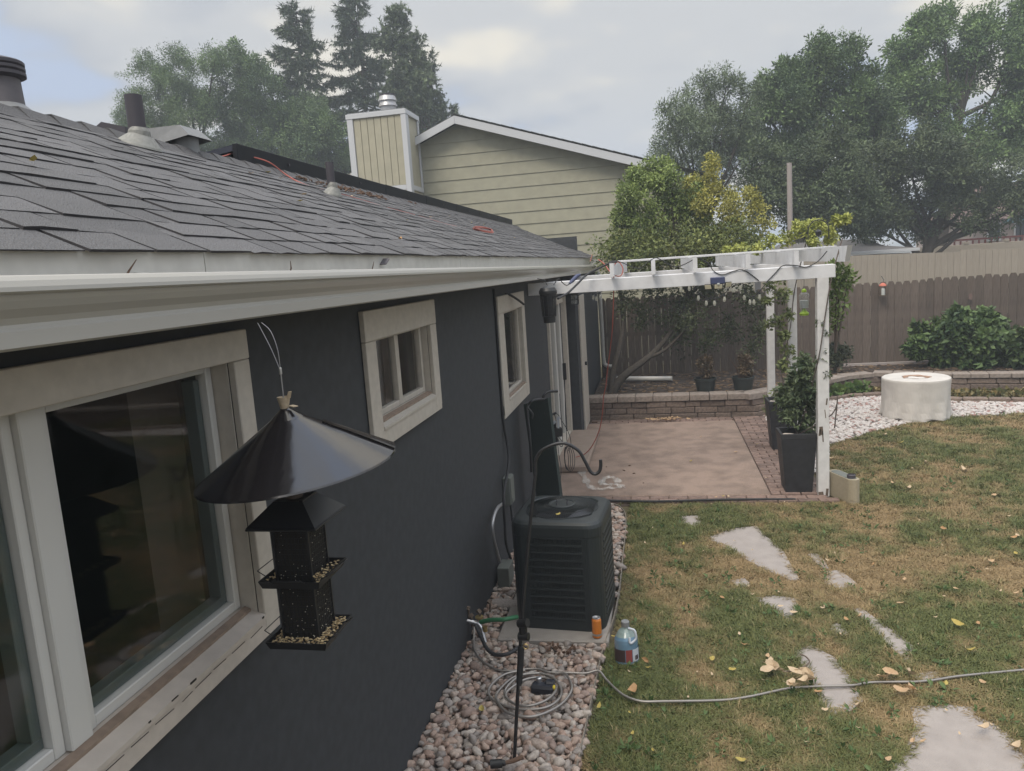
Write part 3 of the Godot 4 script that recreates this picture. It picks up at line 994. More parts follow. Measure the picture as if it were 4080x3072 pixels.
	# orange extension cord over the roof, down through the pergola
	var pts := [Vector3(-2.081,3.743,-6.078),Vector3(-1.992,3.703,-6.178),Vector3(-2.063,3.735,-6.629),Vector3(-1.577,3.516,-5.984),Vector3(-1.245,3.367,-5.569),Vector3(-1.173,3.334,-5.765),Vector3(-1.133,3.316,-6.060),Vector3(-1.078,3.292,-6.273),Vector3(-0.947,3.233,-6.573),Vector3(-0.839,3.184,-7.121),Vector3(-0.680,3.113,-7.501),Vector3(-0.638,3.094,-8.069),Vector3(-0.646,3.097,-8.788),Vector3(-0.544,3.051,-9.543),Vector3(-0.264,2.925,-9.916),Vector3(0.004,2.805,-11.615),Vector3(0.155,2.737,-14.692)]
	var first := [Vector3(-1.613,3.501,-4.700),Vector3(-1.640,3.514,-4.950),Vector3(-1.657,3.561,-5.200),Vector3(-1.682,3.612,-5.400),Vector3(-1.640,3.601,-5.500),Vector3(-1.519,3.556,-5.600),Vector3(-1.439,3.467,-5.700)]
	pts = first + pts.slice(4)
	pts.append_array([Vector3(0.2, 2.80, -14.9), Vector3(0.4, 2.66, -12.0)])
	g = G.new()
	g.tube(smooth_path(pts, 5), 0.0058, 5)
	var dn := [Vector3(0.745,2.660,-9.000),Vector3(0.826,2.599,-8.800),Vector3(0.895,2.523,-8.500),Vector3(0.950,2.477,-8.300),Vector3(1.028,2.466,-8.280),Vector3(1.053,2.541,-8.300),Vector3(1.008,2.615,-8.300),Vector3(0.961,2.573,-8.290),Vector3(0.953,2.464,-8.280),Vector3(0.938,2.217,-8.300),Vector3(0.898,1.873,-8.500),Vector3(0.841,1.595,-8.800)]
	dn.append_array([Vector3(0.788,1.343,-9.000),Vector3(0.754,1.145,-9.100),Vector3(0.713,0.989,-9.200),Vector3(0.675,0.732,-9.300),Vector3(0.620,0.518,-9.400),Vector3(0.519,0.312,-9.450),Vector3(0.411,0.191,-9.500),Vector3(0.291,0.149,-9.500)])
	g.tube(smooth_path(dn, 5), 0.0065, 5)
	for k in 5:
		g.tube(smooth_path([Vector3(-0.678,3.112,-8.925),Vector3(-0.759,3.148,-9.687),Vector3(-0.712,3.127,-10.022),Vector3(-0.562,3.060,-9.280),Vector3(-0.544,3.051,-8.707),Vector3(-0.583,3.069,-8.441)].map(func(p): return p + Vector3(0, 0.006 * k + 0.004, 0.02 * k)), 4), 0.0065, 5)
	single("extension_cord", g, "orange", "orange extension cord running down the shingles, round a rafter end and to the patio", "cord")
	# leaves and litter on the roof
	for q in [Vector3(-1.126,3.313,-4.596),Vector3(-0.748,3.143,-4.527),Vector3(-0.534,3.047,-4.020),Vector3(-1.268,3.377,-5.878),Vector3(-1.085,3.295,-6.170),Vector3(-1.228,3.359,-6.122),Vector3(-1.140,3.319,-6.002),Vector3(-1.187,3.341,-5.119),Vector3(-0.822,3.176,-7.547),Vector3(-1.149,3.323,-9.521),Vector3(-1.009,3.261,-10.108),Vector3(-1.028,3.269,-10.915),Vector3(-0.028,2.819,-12.910),Vector3(-0.692,3.118,-17.709),Vector3(-1.340,3.409,-5.236),Vector3(-0.483,3.024,-10.348),Vector3(-0.503,3.033,-5.799),Vector3(0.020,2.798,-4.044)]:
		dry_leaf(q + Vector3(0, 0.012, 0), rnd(0.035, 0.055), rng.randi() % 4, "small dry leaf caught on the roof shingles", "dry leaves on the roof")
	dry_leaf([Vector3(-0.470,3.018,-2.089)][0] + Vector3(0, 0.012, 0), 0.05, 3, "lone yellow leaf high on the near roof shingles", "")
	g = G.new()
	for i in 150:
		var q := Vector3(rnd(-1.52, -1.28), 0, rnd(-7.8, -5.9))
		if i > 110: q = Vector3(rnd(-1.56, -1.46), 0, rnd(-12, -7.5))
		q.y = roof_y(q.x, q.z) + 0.02
		g.box(q, Vector3(rnd(0.01, 0.03), 0.008, rnd(0.01, 0.04)), Basis(rdir(), rnd(0, 1.0)))
	var lit := single("leaf_litter", g, "brown_leaf", "brown leaf litter drifted against the solar array", "litter")
	lit.set_meta("kind", "stuff")

func vent(base: Vector3, r: float, hgt: float, label: String) -> void:
	var t := thing("vent_pipe", label, "roof pipe", base)
	var g := G.new()
	g.lathe(base, [Vector2(r, -0.03), Vector2(r, hgt), Vector2(r * 0.85, hgt), Vector2(r * 0.85, hgt - 0.06)], 16)
	g.lathe(base, [Vector2(r * 0.85, hgt - 0.06), Vector2(0, hgt - 0.06)], 16)
	part(t, "pipe", g, "pipe_dark")
	g = G.new()
	var bs := Basis(Vector3(0, 0, 1), -atan(PITCH) * 0.85)
	g.lathe(base, [Vector2(r * 2.5, 0.005), Vector2(r * 2.35, 0.016), Vector2(r * 1.35, 0.062), Vector2(r * 1.25, 0.066)], 22, bs)
	g.lathe(base, [Vector2(r * 1.3, 0.05), Vector2(r * 1.22, 0.08), Vector2(r * 1.02, 0.1)], 18, Basis(Vector3(0, 0, 1), -0.12))
	part(t, "boot", g, "boot")

func dry_leaf_mesh(sz: float) -> ArrayMesh:
	var g := G.new()
	var pts := []
	var m := 9
	var cx := rnd(0.1, 0.6)
	for i in m:
		var a := TAU * i / m
		var r := sz * (0.5 + 0.09 * sin(a * 2.0 + 1.0)) * rnd(0.85, 1.1) * (1.25 if i == 0 else 1.0)
		var x := cos(a) * r
		var z := sin(a) * r * 0.75
		pts.append(Vector3(x, (x * x * cx + z * z * (1.1 - cx)) * 2.0 / sz + rnd(0, 0.08) * sz, z))
	for i in m: g.trio(Vector3.ZERO, pts[i], pts[(i + 1) % m], Vector3.UP)
	g.tube([Vector3(-sz * 0.4, 0.1 * sz, 0), Vector3(-sz * 0.8, sz * 0.2, sz * 0.1)], [sz * 0.02, sz * 0.012], 4, false)
	return g.mesh()

var leaf_bank := []
var marks := {}
var said := {}
func leaf_label(at: Vector3, sz: float, tone: int, kind: String) -> String:
	if marks.is_empty():
		marks = {"triangular flagstone": Vector3(2.2, 0, -6.7), "small blunt flagstone": Vector3(2.76, 0, -6.05), "twig strewn flagstone": Vector3(2.2, 0, -5.5), "narrow slanting flagstone": Vector3(2.85, 0, -5.2), "curved flagstone": Vector3(2.35, 0, -4.55), "big corner flagstone": Vector3(2.9, 0, -3.9), "small round flagstone": Vector3(1.66, 0, -7.45), "blue jug": Vector3(1.12, 0, -4.66), "beige bin": Vector3(3.25, 0, -8.13), "white fire pit": Vector3(5.18, 0, -12.1), "nearest black planter": Vector3(2.83, 0, -8.42), "further black planter": Vector3(2.97, 0, -10.3), "iron hook": Vector3(1.0, 0, -8.6), "door step": Vector3(0.3, 0, -10.2), "left flower pot": Vector3(2.15, 0.3, -12.85), "right flower pot": Vector3(2.76, 0.3, -12.85), "tall black vent pipe": Vector3(-1.36, 3.4, -3.85), "thin vent pipe": Vector3(-1.02, 3.3, -5.6), "grey roof hood": Vector3(-1.62, 3.5, -4.6), "orange cord loop": Vector3(-0.75, 3.1, -9.4), "solar array": Vector3(-1.6, 3.5, -7.5), "roof eave": Vector3(0.15, 2.75, -4.5), "far roof corner": Vector3(-0.2, 2.9, -14.0), "green shrub": Vector3(6.75, 0.33, -14.8), "drain pipe": Vector3(1.1, 0.4, -14.6), "hose bend": Vector3(1.0, 0, -4.35)}
	var best := ""
	var bd := 1e9
	for k in marks:
		var d := at.distance_squared_to(marks[k])
		if d < bd: bd = d; best = k
	var v: Vector3 = at - marks[best]
	var side := ("left of" if v.x < 0 else "right of") if absf(v.x) > absf(v.z) else ("beyond" if v.z < 0 else "in front of")
	var far := "just " if sqrt(bd) < 0.35 else ("" if sqrt(bd) < 0.9 else "well ")
	var c: String = ["tan", "orange brown", "pale tan", "yellow"][tone]
	var n := "small" if sz < 0.05 else ("large" if sz > 0.085 else "")
	var w := ("%s %s %s leaf %s%s the %s" % [n, c, kind, far, side, best]).strip_edges().replace("  ", " ")
	if said.has(w):
		w = ("%s, %s" % [w.replace(" dry", ""), "nearer the house" if said[w].x > at.x else "further out"])
	if said.has(w): w = w + " again" if false else w
	if w.split(" ", false).size() > 16: w = w.replace(" dry", "").replace("well ", "").replace("small ", "")
	said[w] = at
	return w

func dry_leaf(at: Vector3, sz: float, tone: int, label: String, group: String, tiltmax := 0.5) -> void:
	if leaf_bank.is_empty():
		for i in 7: leaf_bank.append(dry_leaf_mesh(1.0))
	var o := mi(self, "fallen_leaf", leaf_bank[rng.randi() % 7], M["dry%d" % tone], Transform3D((Basis(Vector3.UP, rnd(0, TAU)) * Basis(Vector3.RIGHT, rnd(-tiltmax, tiltmax))).scaled(Vector3.ONE * sz * 0.68), at))
	tag(o, label if group == "" or group.contains("cluster") or group.contains("curled") else leaf_label(at, sz, tone, "curled" if tiltmax > 0.6 else "dry"), "leaf", group)
func along(path: Array) -> Array:  # cumulative lengths
	var out := [0.0]
	for i in path.size() - 1: out.append(out[i] + (path[i] as Vector3).distance_to(path[i + 1]))
	return out

func at_len(path: Array, cum: Array, s: float) -> Array:
	for i in path.size() - 1:
		if s <= cum[i + 1] or i == path.size() - 2:
			var t: float = (s - cum[i]) / maxf(cum[i + 1] - cum[i], 0.001)
			return [(path[i] as Vector3).lerp(path[i + 1], t), ((path[i + 1] as Vector3) - path[i]).normalized()]
	return []

func block_wall(t: Node3D, path: Array, courses: Array, capw: float) -> void:
	var cum := along(path)
	var total: float = cum[-1]
	var y := -0.02
	for ci in courses.size():
		var hgt: float = courses[ci]
		var cap := ci == courses.size() - 1
		var s := -rnd(0.0, 0.2)
		while s < total:
			var w := rnd(0.24, 0.44) if not cap else rnd(0.27, 0.33)
			var q := at_len(path, cum, clampf(s + w / 2, 0, total))
			var dv: Vector3 = q[1]
			var nv := Vector3(-dv.z, 0, dv.x)  # towards the viewer
			var g := G.new()
			var depth := capw if cap else 0.2
			var out := (0.03 if cap else rnd(-0.008, 0.012))
			g.bbox(Vector3.ZERO, Vector3(w - 0.008, hgt - 0.006, depth), 0.011 if not cap else 0.008)
			for k in g.v.size():
				var p := g.v[k]
				if p.z > depth * 0.3 and not cap: g.v[k] = p + Vector3(0, 0, 0.012 * sin(p.x * 31.0 + s * 9.0 + p.y * 40.0))
			var c: Vector3 = q[0] + Vector3(0, y + hgt / 2, 0) + nv * (out - depth / 2)
			mi(t, "cap_stone" if cap else "block", g.mesh(), M["cap"] if cap else M["block%d" % (rng.randi() % 4)], Transform3D(Basis(dv, Vector3.UP, dv.cross(Vector3.UP)) * Basis(Vector3.UP, rnd(-0.02, 0.02)), c - t.position))
			s += w
		y += hgt

func garden_walls() -> void:
	var t := thing("retaining_wall", "low tan stone block retaining wall at the back of the patio", "garden wall", Vector3(1.5, 0, -12.5))
	block_wall(t, [Vector3(0.24, 0, -12.54), Vector3(2.9, 0, -12.45), Vector3(3.45, 0, -12.85)], [0.105, 0.105, 0.105, 0.105], 0.3)
	t = thing("retaining_wall", "low curved stone block wall with pale caps behind the white fire pit", "garden wall", Vector3(6, 0, -13.8))
	block_wall(t, [Vector3(3.5, 0, -12.95), Vector3(4.25, 0, -13.72), Vector3(4.75, 0, -14.15), Vector3(5.25, 0, -14.33), Vector3(5.8, 0, -14.12), Vector3(6.35, 0, -13.86), Vector3(7.3, 0, -13.68), Vector3(9.3, 0, -13.45), Vector3(13, 0, -13.1)], [0.1, 0.1, 0.1, 0.085], 0.28)
	# low stone curb in front of the ground cover
	t = thing("stone_curb", "low line of tan edging stones between ground cover and white gravel", "edging", Vector3(6, 0, -13.4))
	var path := [Vector3(3.55, 0, -13.1), Vector3(4.25, 0, -13.6), Vector3(4.7, 0, -13.82), Vector3(5.1, 0, -13.86), Vector3(5.6, 0, -13.6), Vector3(6.08, 0, -13.2), Vector3(7.03, 0, -12.95), Vector3(8.0, 0, -12.75), Vector3(9.6, 0, -12.5)]
	var cum := along(path)
	var s := 0.0
	while s < cum[-1] - 0.3:
		var w := rnd(0.26, 0.36)
		var q := at_len(path, cum, s + w / 2)
		var g := G.new()
		g.bbox(Vector3.ZERO, Vector3(w - 0.012, 0.11, 0.13), 0.015)
		mi(t, "curb_stone", g.mesh(), M["block%d" % (1 + rng.randi() % 3)], Transform3D(Basis(q[1], Vector3.UP, (q[1] as Vector3).cross(Vector3.UP)) * Basis(Vector3.UP, rnd(-0.05, 0.05)), q[0] + Vector3(0, 0.03, 0) - t.position))
		s += w
	# white gravel round the fire pit
	var poly := PackedVector2Array()
	for p in [[3.18, -8.7], [3.59, -10.46], [4.04, -10.87], [4.45, -11.25], [4.85, -11.59], [5.25, -11.82], [5.66, -11.98], [6.68, -12.13], [8.2, -12.2], [9.6, -12.2], [9.6, -12.5], [8.0, -12.78], [7.03, -12.98], [6.08, -13.24], [5.6, -13.64], [5.1, -13.9], [4.7, -13.84], [4.25, -13.62], [3.55, -13.1], [3.0, -12.4], [3.12, -10.4]]: poly.append(Vector2(p[0], p[1]))
	var g := G.new()
	g.flat(poly, -0.2, 0.0)
	setting("gravel_bed", g, "pebble_bed")
	var xs := []
	var cs := []
	var tries := 0
	while xs.size() < 7500 and tries < 60000:
		tries += 1
		var p := Vector2(rnd(2.9, 9.6), rnd(-13.9, -8.7))
		if not Geometry2D.is_point_in_polygon(p, poly): continue
		var k := rnd(0.016, 0.036)
		xs.append(Transform3D((Basis(Vector3.UP, rnd(0, TAU)) * Basis(Vector3.RIGHT, rnd(-0.4, 0.4))).scaled(Vector3.ONE * k), Vector3(p.x, 0.004 + k * 0.4, p.y)))
		var c := cmix(Color(0.52, 0.46, 0.43), Color(0.66, 0.62, 0.59), rng.randf())
		if rng.randf() < 0.14: c = Color(0.36, 0.22, 0.19)
		if rng.randf() < 0.06: c = Color(0.25, 0.22, 0.21)
		cs.append(c)
	copies(self, "white_gravel", stone_mesh(8, 0.6), M["stone"], xs, cs)
	# ground cover strip
	xs = []; cs = []
	var sp := sprig_mesh(21, 9, 0.06, 0.085, 0.075)
	tries = 0
	var strip := PackedVector2Array()
	for p in [[3.6, -13.2], [4.25, -13.7], [4.7, -13.9], [5.1, -13.98], [5.6, -13.75], [6.08, -13.36], [7.03, -13.1], [9.5, -12.75], [9.5, -13.25], [7.3, -13.55], [6.35, -13.7], [5.8, -13.98], [5.25, -14.2], [4.75, -14.0], [4.25, -13.75]]: strip.append(Vector2(p[0], p[1]))
	while xs.size() < 620 and tries < 30000:
		tries += 1
		var p := Vector2(rnd(3.5, 9.5), rnd(-14.2, -12.7))
		if not Geometry2D.is_point_in_polygon(p, strip): continue
		if p.x > 5.0 and rng.randf() < 0.55: continue
		var lush := p.x < 5.0
		xs.append(Transform3D(rbasis().scaled(Vector3.ONE * rnd(0.8, 1.5) * (1.15 if lush else 0.7)), Vector3(p.x, rnd(0.04, 0.15 if lush else 0.07), p.y)))
		cs.append(cmix(Color(0.05, 0.11, 0.025), Color(0.12, 0.17, 0.045), rng.randf()) if lush else cmix(Color(0.07, 0.09, 0.03), Color(0.26, 0.19, 0.08), rng.randf()))
	copies(self, "ground_cover", sp, M["leaf"], xs, cs)
	for q in [Vector3(5.510,0.380,-14.423),Vector3(5.157,0.380,-15.086),Vector3(5.825,0.380,-14.878)]: dry_leaf(q, 0.07, rng.randi() % 3, "dry leaf on the bank behind the fire pit", "dry leaves in the planting bed")

func fences() -> void:
	var t := thing("wooden_fence", "weathered brown wooden picket fence across the back of the yard", "fence", Vector3(6, 0.3, -15.5))
	var x := 0.24
	var i := 0
	while x < 13.2:
		var w := rnd(0.128, 0.142)
		var top := 1.905 + rnd(-0.018, 0.018) + (0.03 if x > 6.3 else 0.0)
		var g := G.new()
		g.prism(PackedVector2Array([Vector2(0, 0.02), Vector2(w, 0.02), Vector2(w, top - 0.33 - 0.035), Vector2(w - 0.03, top - 0.3), Vector2(0.03, top - 0.3), Vector2(0, top - 0.33 - 0.035)]), Transform3D(), 0.018)
		mi(t, "picket", g.mesh(), M["picket%d" % (rng.randi() % 4)], Transform3D(Basis(Vector3.UP, rnd(-0.03, 0.03)), Vector3(x - 6.0, 0.0, rnd(-0.004, 0.012) - 0.02)))
		x += w + rnd(0.002, 0.008)
		i += 1
	for y in [0.62, 1.15, 1.7]:
		var g := G.new()
		g.bspan(Vector3(0.24, y - 0.04, -15.58), Vector3(13.2, y + 0.05, -15.54), 0.004)
		part(t, "rail", g, "picket0")
	for k in 6:
		var g := G.new()
		g.bspan(Vector3(0.5 + k * 2.4, 0.2, -15.68), Vector3(0.59 + k * 2.4, 1.88, -15.59), 0.004)
		part(t, "post", g, "picket1")
	var gg := G.new()
	gg.bspan(Vector3(4.9, 0.31, -15.46), Vector3(7.4, 0.38, -15.42), 0.005)
	part(t, "kick_board", gg, "pole_grey")
	# ornaments on the fence
	gg = G.new()
	gg.prism(PackedVector2Array([Vector2(-0.03, 0), Vector2(0.02, -0.02), Vector2(0.035, 0.05), Vector2(0.01, 0.11), Vector2(-0.025, 0.08)]), Transform3D(Basis(), [Vector3(7.132,1.507,-15.440)][0]), 0.02)
	single("rusty_ornament", gg, "brick_red", "small rusty ornament nailed on the fence above the green shrub", "ornament")
	t = thing("lantern", "small red topped candle lantern hanging on the brown fence", "lantern", [Vector3(5.600,1.754,-15.380)][0])
	var o := t.position
	gg = G.new()
	gg.lathe(o, [Vector2(0.068, 0.09), Vector2(0.055, 0.12), Vector2(0.02, 0.145), Vector2(0, 0.15)], 14)
	part(t, "lid", gg, "lantern_red")
	gg = G.new()
	for k in 4: gg.box(o + Vector3(0.05 * (1 if k % 2 else -1), 0.0, 0.05 * (1 if k < 2 else -1)), Vector3(0.014, 0.19, 0.014))
	gg.lathe(o, [Vector2(0.0, -0.1), Vector2(0.066, -0.1), Vector2(0.066, -0.085), Vector2(0, -0.085)], 14)
	part(t, "frame", gg, "bare_wood")
	gg = G.new()
	gg.lathe(o, [Vector2(0.04, -0.08), Vector2(0.042, 0.02), Vector2(0.03, 0.05), Vector2(0, 0.06)], 12)
	part(t, "glass_jar", gg, "frost")
	gg = G.new()
	gg.tube([o + Vector3(0, 0.145, 0), o + Vector3(0.02, 0.2, -0.02), o + Vector3(0, 0.27, -0.09)], 0.006, 5)
	part(t, "hook", gg, "black_metal")
	# tall tan fence of the next yard
	t = thing("tan_fence", "tall plain tan board fence standing behind the brown picket fence", "fence", Vector3(9, 0, -21))
	x = 4.2
	while x < 18.0:
		var g := G.new()
		g.box(Vector3.ZERO, Vector3(0.142, 2.4, 0.02))
		mi(t, "fence_board", g.mesh(), M["board%d" % (rng.randi() % 4)], Transform3D(Basis(), Vector3(x - 9.0, 1.2 + 0.015 * sin(x) - maxf(0.0, x - 6.0) * 0.035 + (0.06 if x > 9 else 0.0), rnd(-0.006, 0.006))))
		x += 0.146
	gg = G.new()
	for y in [0.5, 1.9]: gg.bspan(Vector3(4.2, y - 0.04, -21.09), Vector3(18, y + 0.04, -21.04), 0.004)
	part(t, "rail", gg, "board0")

func neighbours() -> void:
	var t := thing("neighbour_house", "pale olive lap sided neighbouring house with gable end and boxed chimney", "house", Vector3(-3, 0, -19.3))
	var rx := -3.36
	var ry := 6.36
	var sl := 0.40
	var sr := 0.325
	var xl := -9.0
	var xr := 2.3
	var top := func(x: float) -> float: return ry - (rx - x) * sl if x < rx else ry - (x - rx) * sr
	var g := G.new()
	g.prism(PackedVector2Array([Vector2(xl, -0.3), Vector2(xr, -0.3), Vector2(xr, top.call(xr)), Vector2(rx, ry), Vector2(xl, top.call(xl))]), Transform3D(Basis(), Vector3(0, 0, -29)), 9.68)
	part(t, "wall", g, "siding")
	var y := 0.95
	var hb := 0.31
	while y < ry - 0.1:
		var y2 := minf(y + hb, ry - 0.02)
		var a0 := maxf(xl, rx - (ry - y) / sl)
		var a1 := maxf(xl, rx - (ry - y2) / sl)
		var b0 := minf(xr, rx + (ry - y) / sr)
		var b1 := minf(xr, rx + (ry - y2) / sr)
		g = G.new()
		g.hexa([Vector3(a0, y + 0.004, -19.318), Vector3(b0, y + 0.004, -19.318), Vector3(b0, y + 0.004, -19.292), Vector3(a0, y + 0.004, -19.292), Vector3(a1, y2 + 0.003, -19.318), Vector3(b1, y2 + 0.003, -19.318), Vector3(b1, y2 + 0.003, -19.312), Vector3(a1, y2 + 0.003, -19.312)])
		part(t, "siding_board", g, "siding")
		y += hb
	# roof slabs with a shadowed overhang
	g = G.new()
	var xr2 := 1.95
	g.hexa([Vector3(rx, ry + 0.02, -29), Vector3(xr2, top.call(xr2) + 0.02, -29), Vector3(xr2, top.call(xr2) + 0.02, -18.98), Vector3(rx, ry + 0.02, -18.98), Vector3(rx, ry + 0.16, -29), Vector3(xr2, top.call(xr2) + 0.16, -29), Vector3(xr2, top.call(xr2) + 0.16, -18.98), Vector3(rx, ry + 0.16, -18.98)])
	g.hexa([Vector3(xl - 0.3, top.call(xl - 0.3) + 0.02, -29), Vector3(rx, ry + 0.02, -29), Vector3(rx, ry + 0.02, -18.98), Vector3(xl - 0.3, top.call(xl - 0.3) + 0.02, -18.98), Vector3(xl - 0.3, top.call(xl - 0.3) + 0.16, -29), Vector3(rx, ry + 0.16, -29), Vector3(rx, ry + 0.16, -18.98), Vector3(xl - 0.3, top.call(xl - 0.3) + 0.16, -18.98)])
	var roof := part(t, "roof", g, "far_roof")
	for k in 26:
		var x: float = rx + 0.06 + k * 0.245
		g = G.new()
		g.box(Vector3(x, top.call(x) + 0.172, -19.3), Vector3(0.25, 0.014, 0.75), Basis(Vector3(0, 0, 1), -atan(sr) - 0.03))
		part(roof, "shingle", g, "far_roof")
	g = G.new()
	g.hexa([Vector3(rx, ry - 0.06, -18.975), Vector3(xr2, top.call(xr2) - 0.06, -18.975), Vector3(xr2, top.call(xr2) - 0.06, -18.94), Vector3(rx, ry - 0.06, -18.94), Vector3(rx, ry + 0.13, -18.975), Vector3(xr2, top.call(xr2) + 0.13, -18.975), Vector3(xr2, top.call(xr2) + 0.13, -18.94), Vector3(rx, ry + 0.13, -18.94)])
	part(t, "rake_board", g, "rake")
	g = G.new()
	var xe := -8.9
	g.hexa([Vector3(xe, top.call(xe) - 0.06, -18.975), Vector3(rx - 0.005, ry - 0.06, -18.975), Vector3(rx - 0.005, ry - 0.06, -18.94), Vector3(xe, top.call(xe) - 0.06, -18.94), Vector3(xe, top.call(xe) + 0.13, -18.975), Vector3(rx - 0.005, ry + 0.13, -18.975), Vector3(rx - 0.005, ry + 0.13, -18.94), Vector3(xe, top.call(xe) + 0.13, -18.94)])
	part(t, "rake_board", g, "rake")
	# boxed chimney
	g = G.new()
	g.span(Vector3(-5.83, 0, -19.25), Vector3(-4.42, 6.6, -18.23))
	var ch := part(t, "chimney", g, "siding_tan")
	for k in 7:
		var a := -5.72 + k * 0.175
		g = G.new()
		g.bspan(Vector3(a + 0.006, 4.85, -18.235), Vector3(a + 0.17, 6.5, -18.2), 0.006)
		part(ch, "panel", g, "siding_tan")
		g = G.new()
		g.bspan(Vector3(a + 0.006, 2.5, -18.235), Vector3(a + 0.17, 4.72, -18.2), 0.006)
		part(ch, "panel", g, "siding_tan")
	for q in [[Vector3(-5.88, 2.5, -18.24), Vector3(-5.73, 6.5, -18.17)], [Vector3(-4.5, 2.5, -18.24), Vector3(-4.37, 6.5, -18.17)], [Vector3(-5.9, 6.503, -18.24), Vector3(-4.36, 6.62, -18.16)], [Vector3(-5.72, 4.725, -18.235), Vector3(-4.505, 4.845, -18.185)]]:
		g = G.new()
		g.bspan(q[0], q[1], 0.006)
		part(ch, "trim", g, "rake")
	g = G.new()
	g.bspan(Vector3(-4.415, 6.503, -19.25), Vector3(-4.36, 6.62, -18.245), 0.006)
	g.bspan(Vector3(-4.415, 2.5, -18.39), Vector3(-4.372, 6.5, -18.245), 0.006)
	g.bspan(Vector3(-4.415, 4.725, -19.25), Vector3(-4.38, 4.845, -18.395), 0.006)
	g.bspan(Vector3(-4.415, 4.85, -19.25), Vector3(-4.38, 6.5, -19.15), 0.006)
	part(ch, "trim", g, "rake")
	g = G.new()
	g.span(Vector3(-5.86, 6.625, -19.2), Vector3(-4.4, 6.65, -18.2))
	part(ch, "cap_sheet", g, "hood")
	g = G.new()
	g.lathe(Vector3(-4.97, 6.62, -18.7), [Vector2(0.19, 0), Vector2(0.19, 0.2), Vector2(0.23, 0.2), Vector2(0.2, 0.29), Vector2(0.2, 0.31), Vector2(0.235, 0.33), Vector2(0.19, 0.45)], 20)
	var fl := part(ch, "flue", g, "flue")
	g = G.new()
	g.lathe(Vector3(-4.97, 6.62, -18.7), [Vector2(0.15, 0.44), Vector2(0.2, 0.455), Vector2(0.2, 0.485), Vector2(0.0, 0.53)], 20)
	part(ch, "flue_cap", g, "pipe_dark")
	g = G.new()
	g.lathe(Vector3(-6.2, 4.6, -18.6), [Vector2(0.09, 0), Vector2(0.09, 0.6), Vector2(0.11, 0.6), Vector2(0.11, 0.68), Vector2(0, 0.68)], 12)
	part(t, "vent_pipe", g, "vinyl")
	# distant buildings on the right
	t = thing("shed", "low grey flat roofed shed beyond the tan fence under dark trees", "shed", Vector3(8.5, 0, -27))
	g = G.new()
	g.span(Vector3(5.2, 0, -31), Vector3(9.7, 2.3, -27.3))
	part(t, "wall", g, "grey_roof")
	g = G.new()
	g.bspan(Vector3(5.0, 2.35, -31.2), Vector3(9.9, 2.45, -27.0), 0.01)
	part(t, "roof", g, "rake")
	g = G.new()
	g.hexa([Vector3(5.0, 2.452, -30), Vector3(9.9, 2.452, -30), Vector3(9.9, 2.452, -27.1), Vector3(5.0, 2.452, -27.1), Vector3(6.0, 2.9, -30), Vector3(9.0, 2.9, -30), Vector3(9.0, 2.6, -28), Vector3(6.0, 2.6, -28)])
	part(t, "roof", g, "grey_roof")
	t = thing("far_house", "pale pink far house with white framed windows at the right edge", "house", Vector3(18, 0, -41))
	g = G.new()
	g.span(Vector3(16.3, -0.2, -48), Vector3(27, 3.45, -40))
	part(t, "wall", g, "pink_wall")
	for q in [[17.2, 2.45], [18.35, 2.55], [19.6, 2.6]]:
		g = G.new()
		g.bspan(Vector3(q[0] - 0.3, q[1], -39.99), Vector3(q[0] + 0.3, q[1] + 0.85, -39.93), 0.01)
		var w := part(t, "window", g, "white")
		for s in [-0.13, 0.13]:
			g = G.new()
			g.span(Vector3(q[0] + s - 0.1, q[1] + 0.07, -39.928), Vector3(q[0] + s + 0.1, q[1] + 0.78, -39.92))
			part(w, "pane", g, "dark_glass")
	g = G.new()
	g.hexa([Vector3(16.0, 3.45, -48.4), Vector3(27, 3.45, -48.4), Vector3(27, 3.45, -39.6), Vector3(16.0, 3.45, -39.6), Vector3(18, 5.3, -44.2), Vector3(27, 5.3, -44.2), Vector3(27, 5.3, -43.8), Vector3(18, 5.3, -43.8)])
	part(t, "roof", g, "brick_red")
	t = thing("deck_railing", "dark red wooden deck railing in front of the pale far house", "railing", Vector3(16.5, 0, -36))
	for k in 26:
		g = G.new()
		g.box(Vector3(14.1 + k * 0.24, 1.95, -36), Vector3(0.06, 1.2, 0.06))
		part(t, "baluster", g, "red_rail")
	g = G.new()
	g.span(Vector3(14, 2.56, -36.06), Vector3(20.3, 2.64, -35.94))
	g.span(Vector3(14, 2.2, -36.035), Vector3(20.3, 2.26, -35.965))
	part(t, "rail", g, "red_rail")
	t = thing("garden_canopy", "small teal garden canopy beside the pale far house", "canopy", Vector3(17.4, 0, -37.5))
	g = G.new()
	g.lathe(Vector3(17.3, 3.2, -37.5), [Vector2(0.75, 0.0), Vector2(0.6, 0.15), Vector2(0.25, 0.3), Vector2(0, 0.34)], 8, Basis(), false)
	part(t, "cloth", g, "teal")
	g = G.new()
	g.tube([Vector3(17.3, 0, -37.5), Vector3(17.3, 3.6, -37.5)], 0.04, 6)
	part(t, "pole", g, "black_metal")
	# utility pole
	g = G.new()
	g.tube([[Vector3(4.986,2.396,-21.600)][0] * Vector3(1, 0, 1), [Vector3(4.977,4.914,-21.600)][0]], [0.075, 0.066], 8)
	single("bare_pole", g, "pole_grey", "bare pale wooden pole rising behind the pergola in front of dark trees", "pole")
	# neutral yard fence and low tan wall further right
	t = thing("yard_wall", "low cream garden wall beyond the tall tan fence on the right", "garden wall", Vector3(14, 0, -32))
	g = G.new()
	g.bspan(Vector3(11.2, 0, -32.1), Vector3(22, 2.42, -31.9), 0.01)
	part(t, "wall", g, "board3")
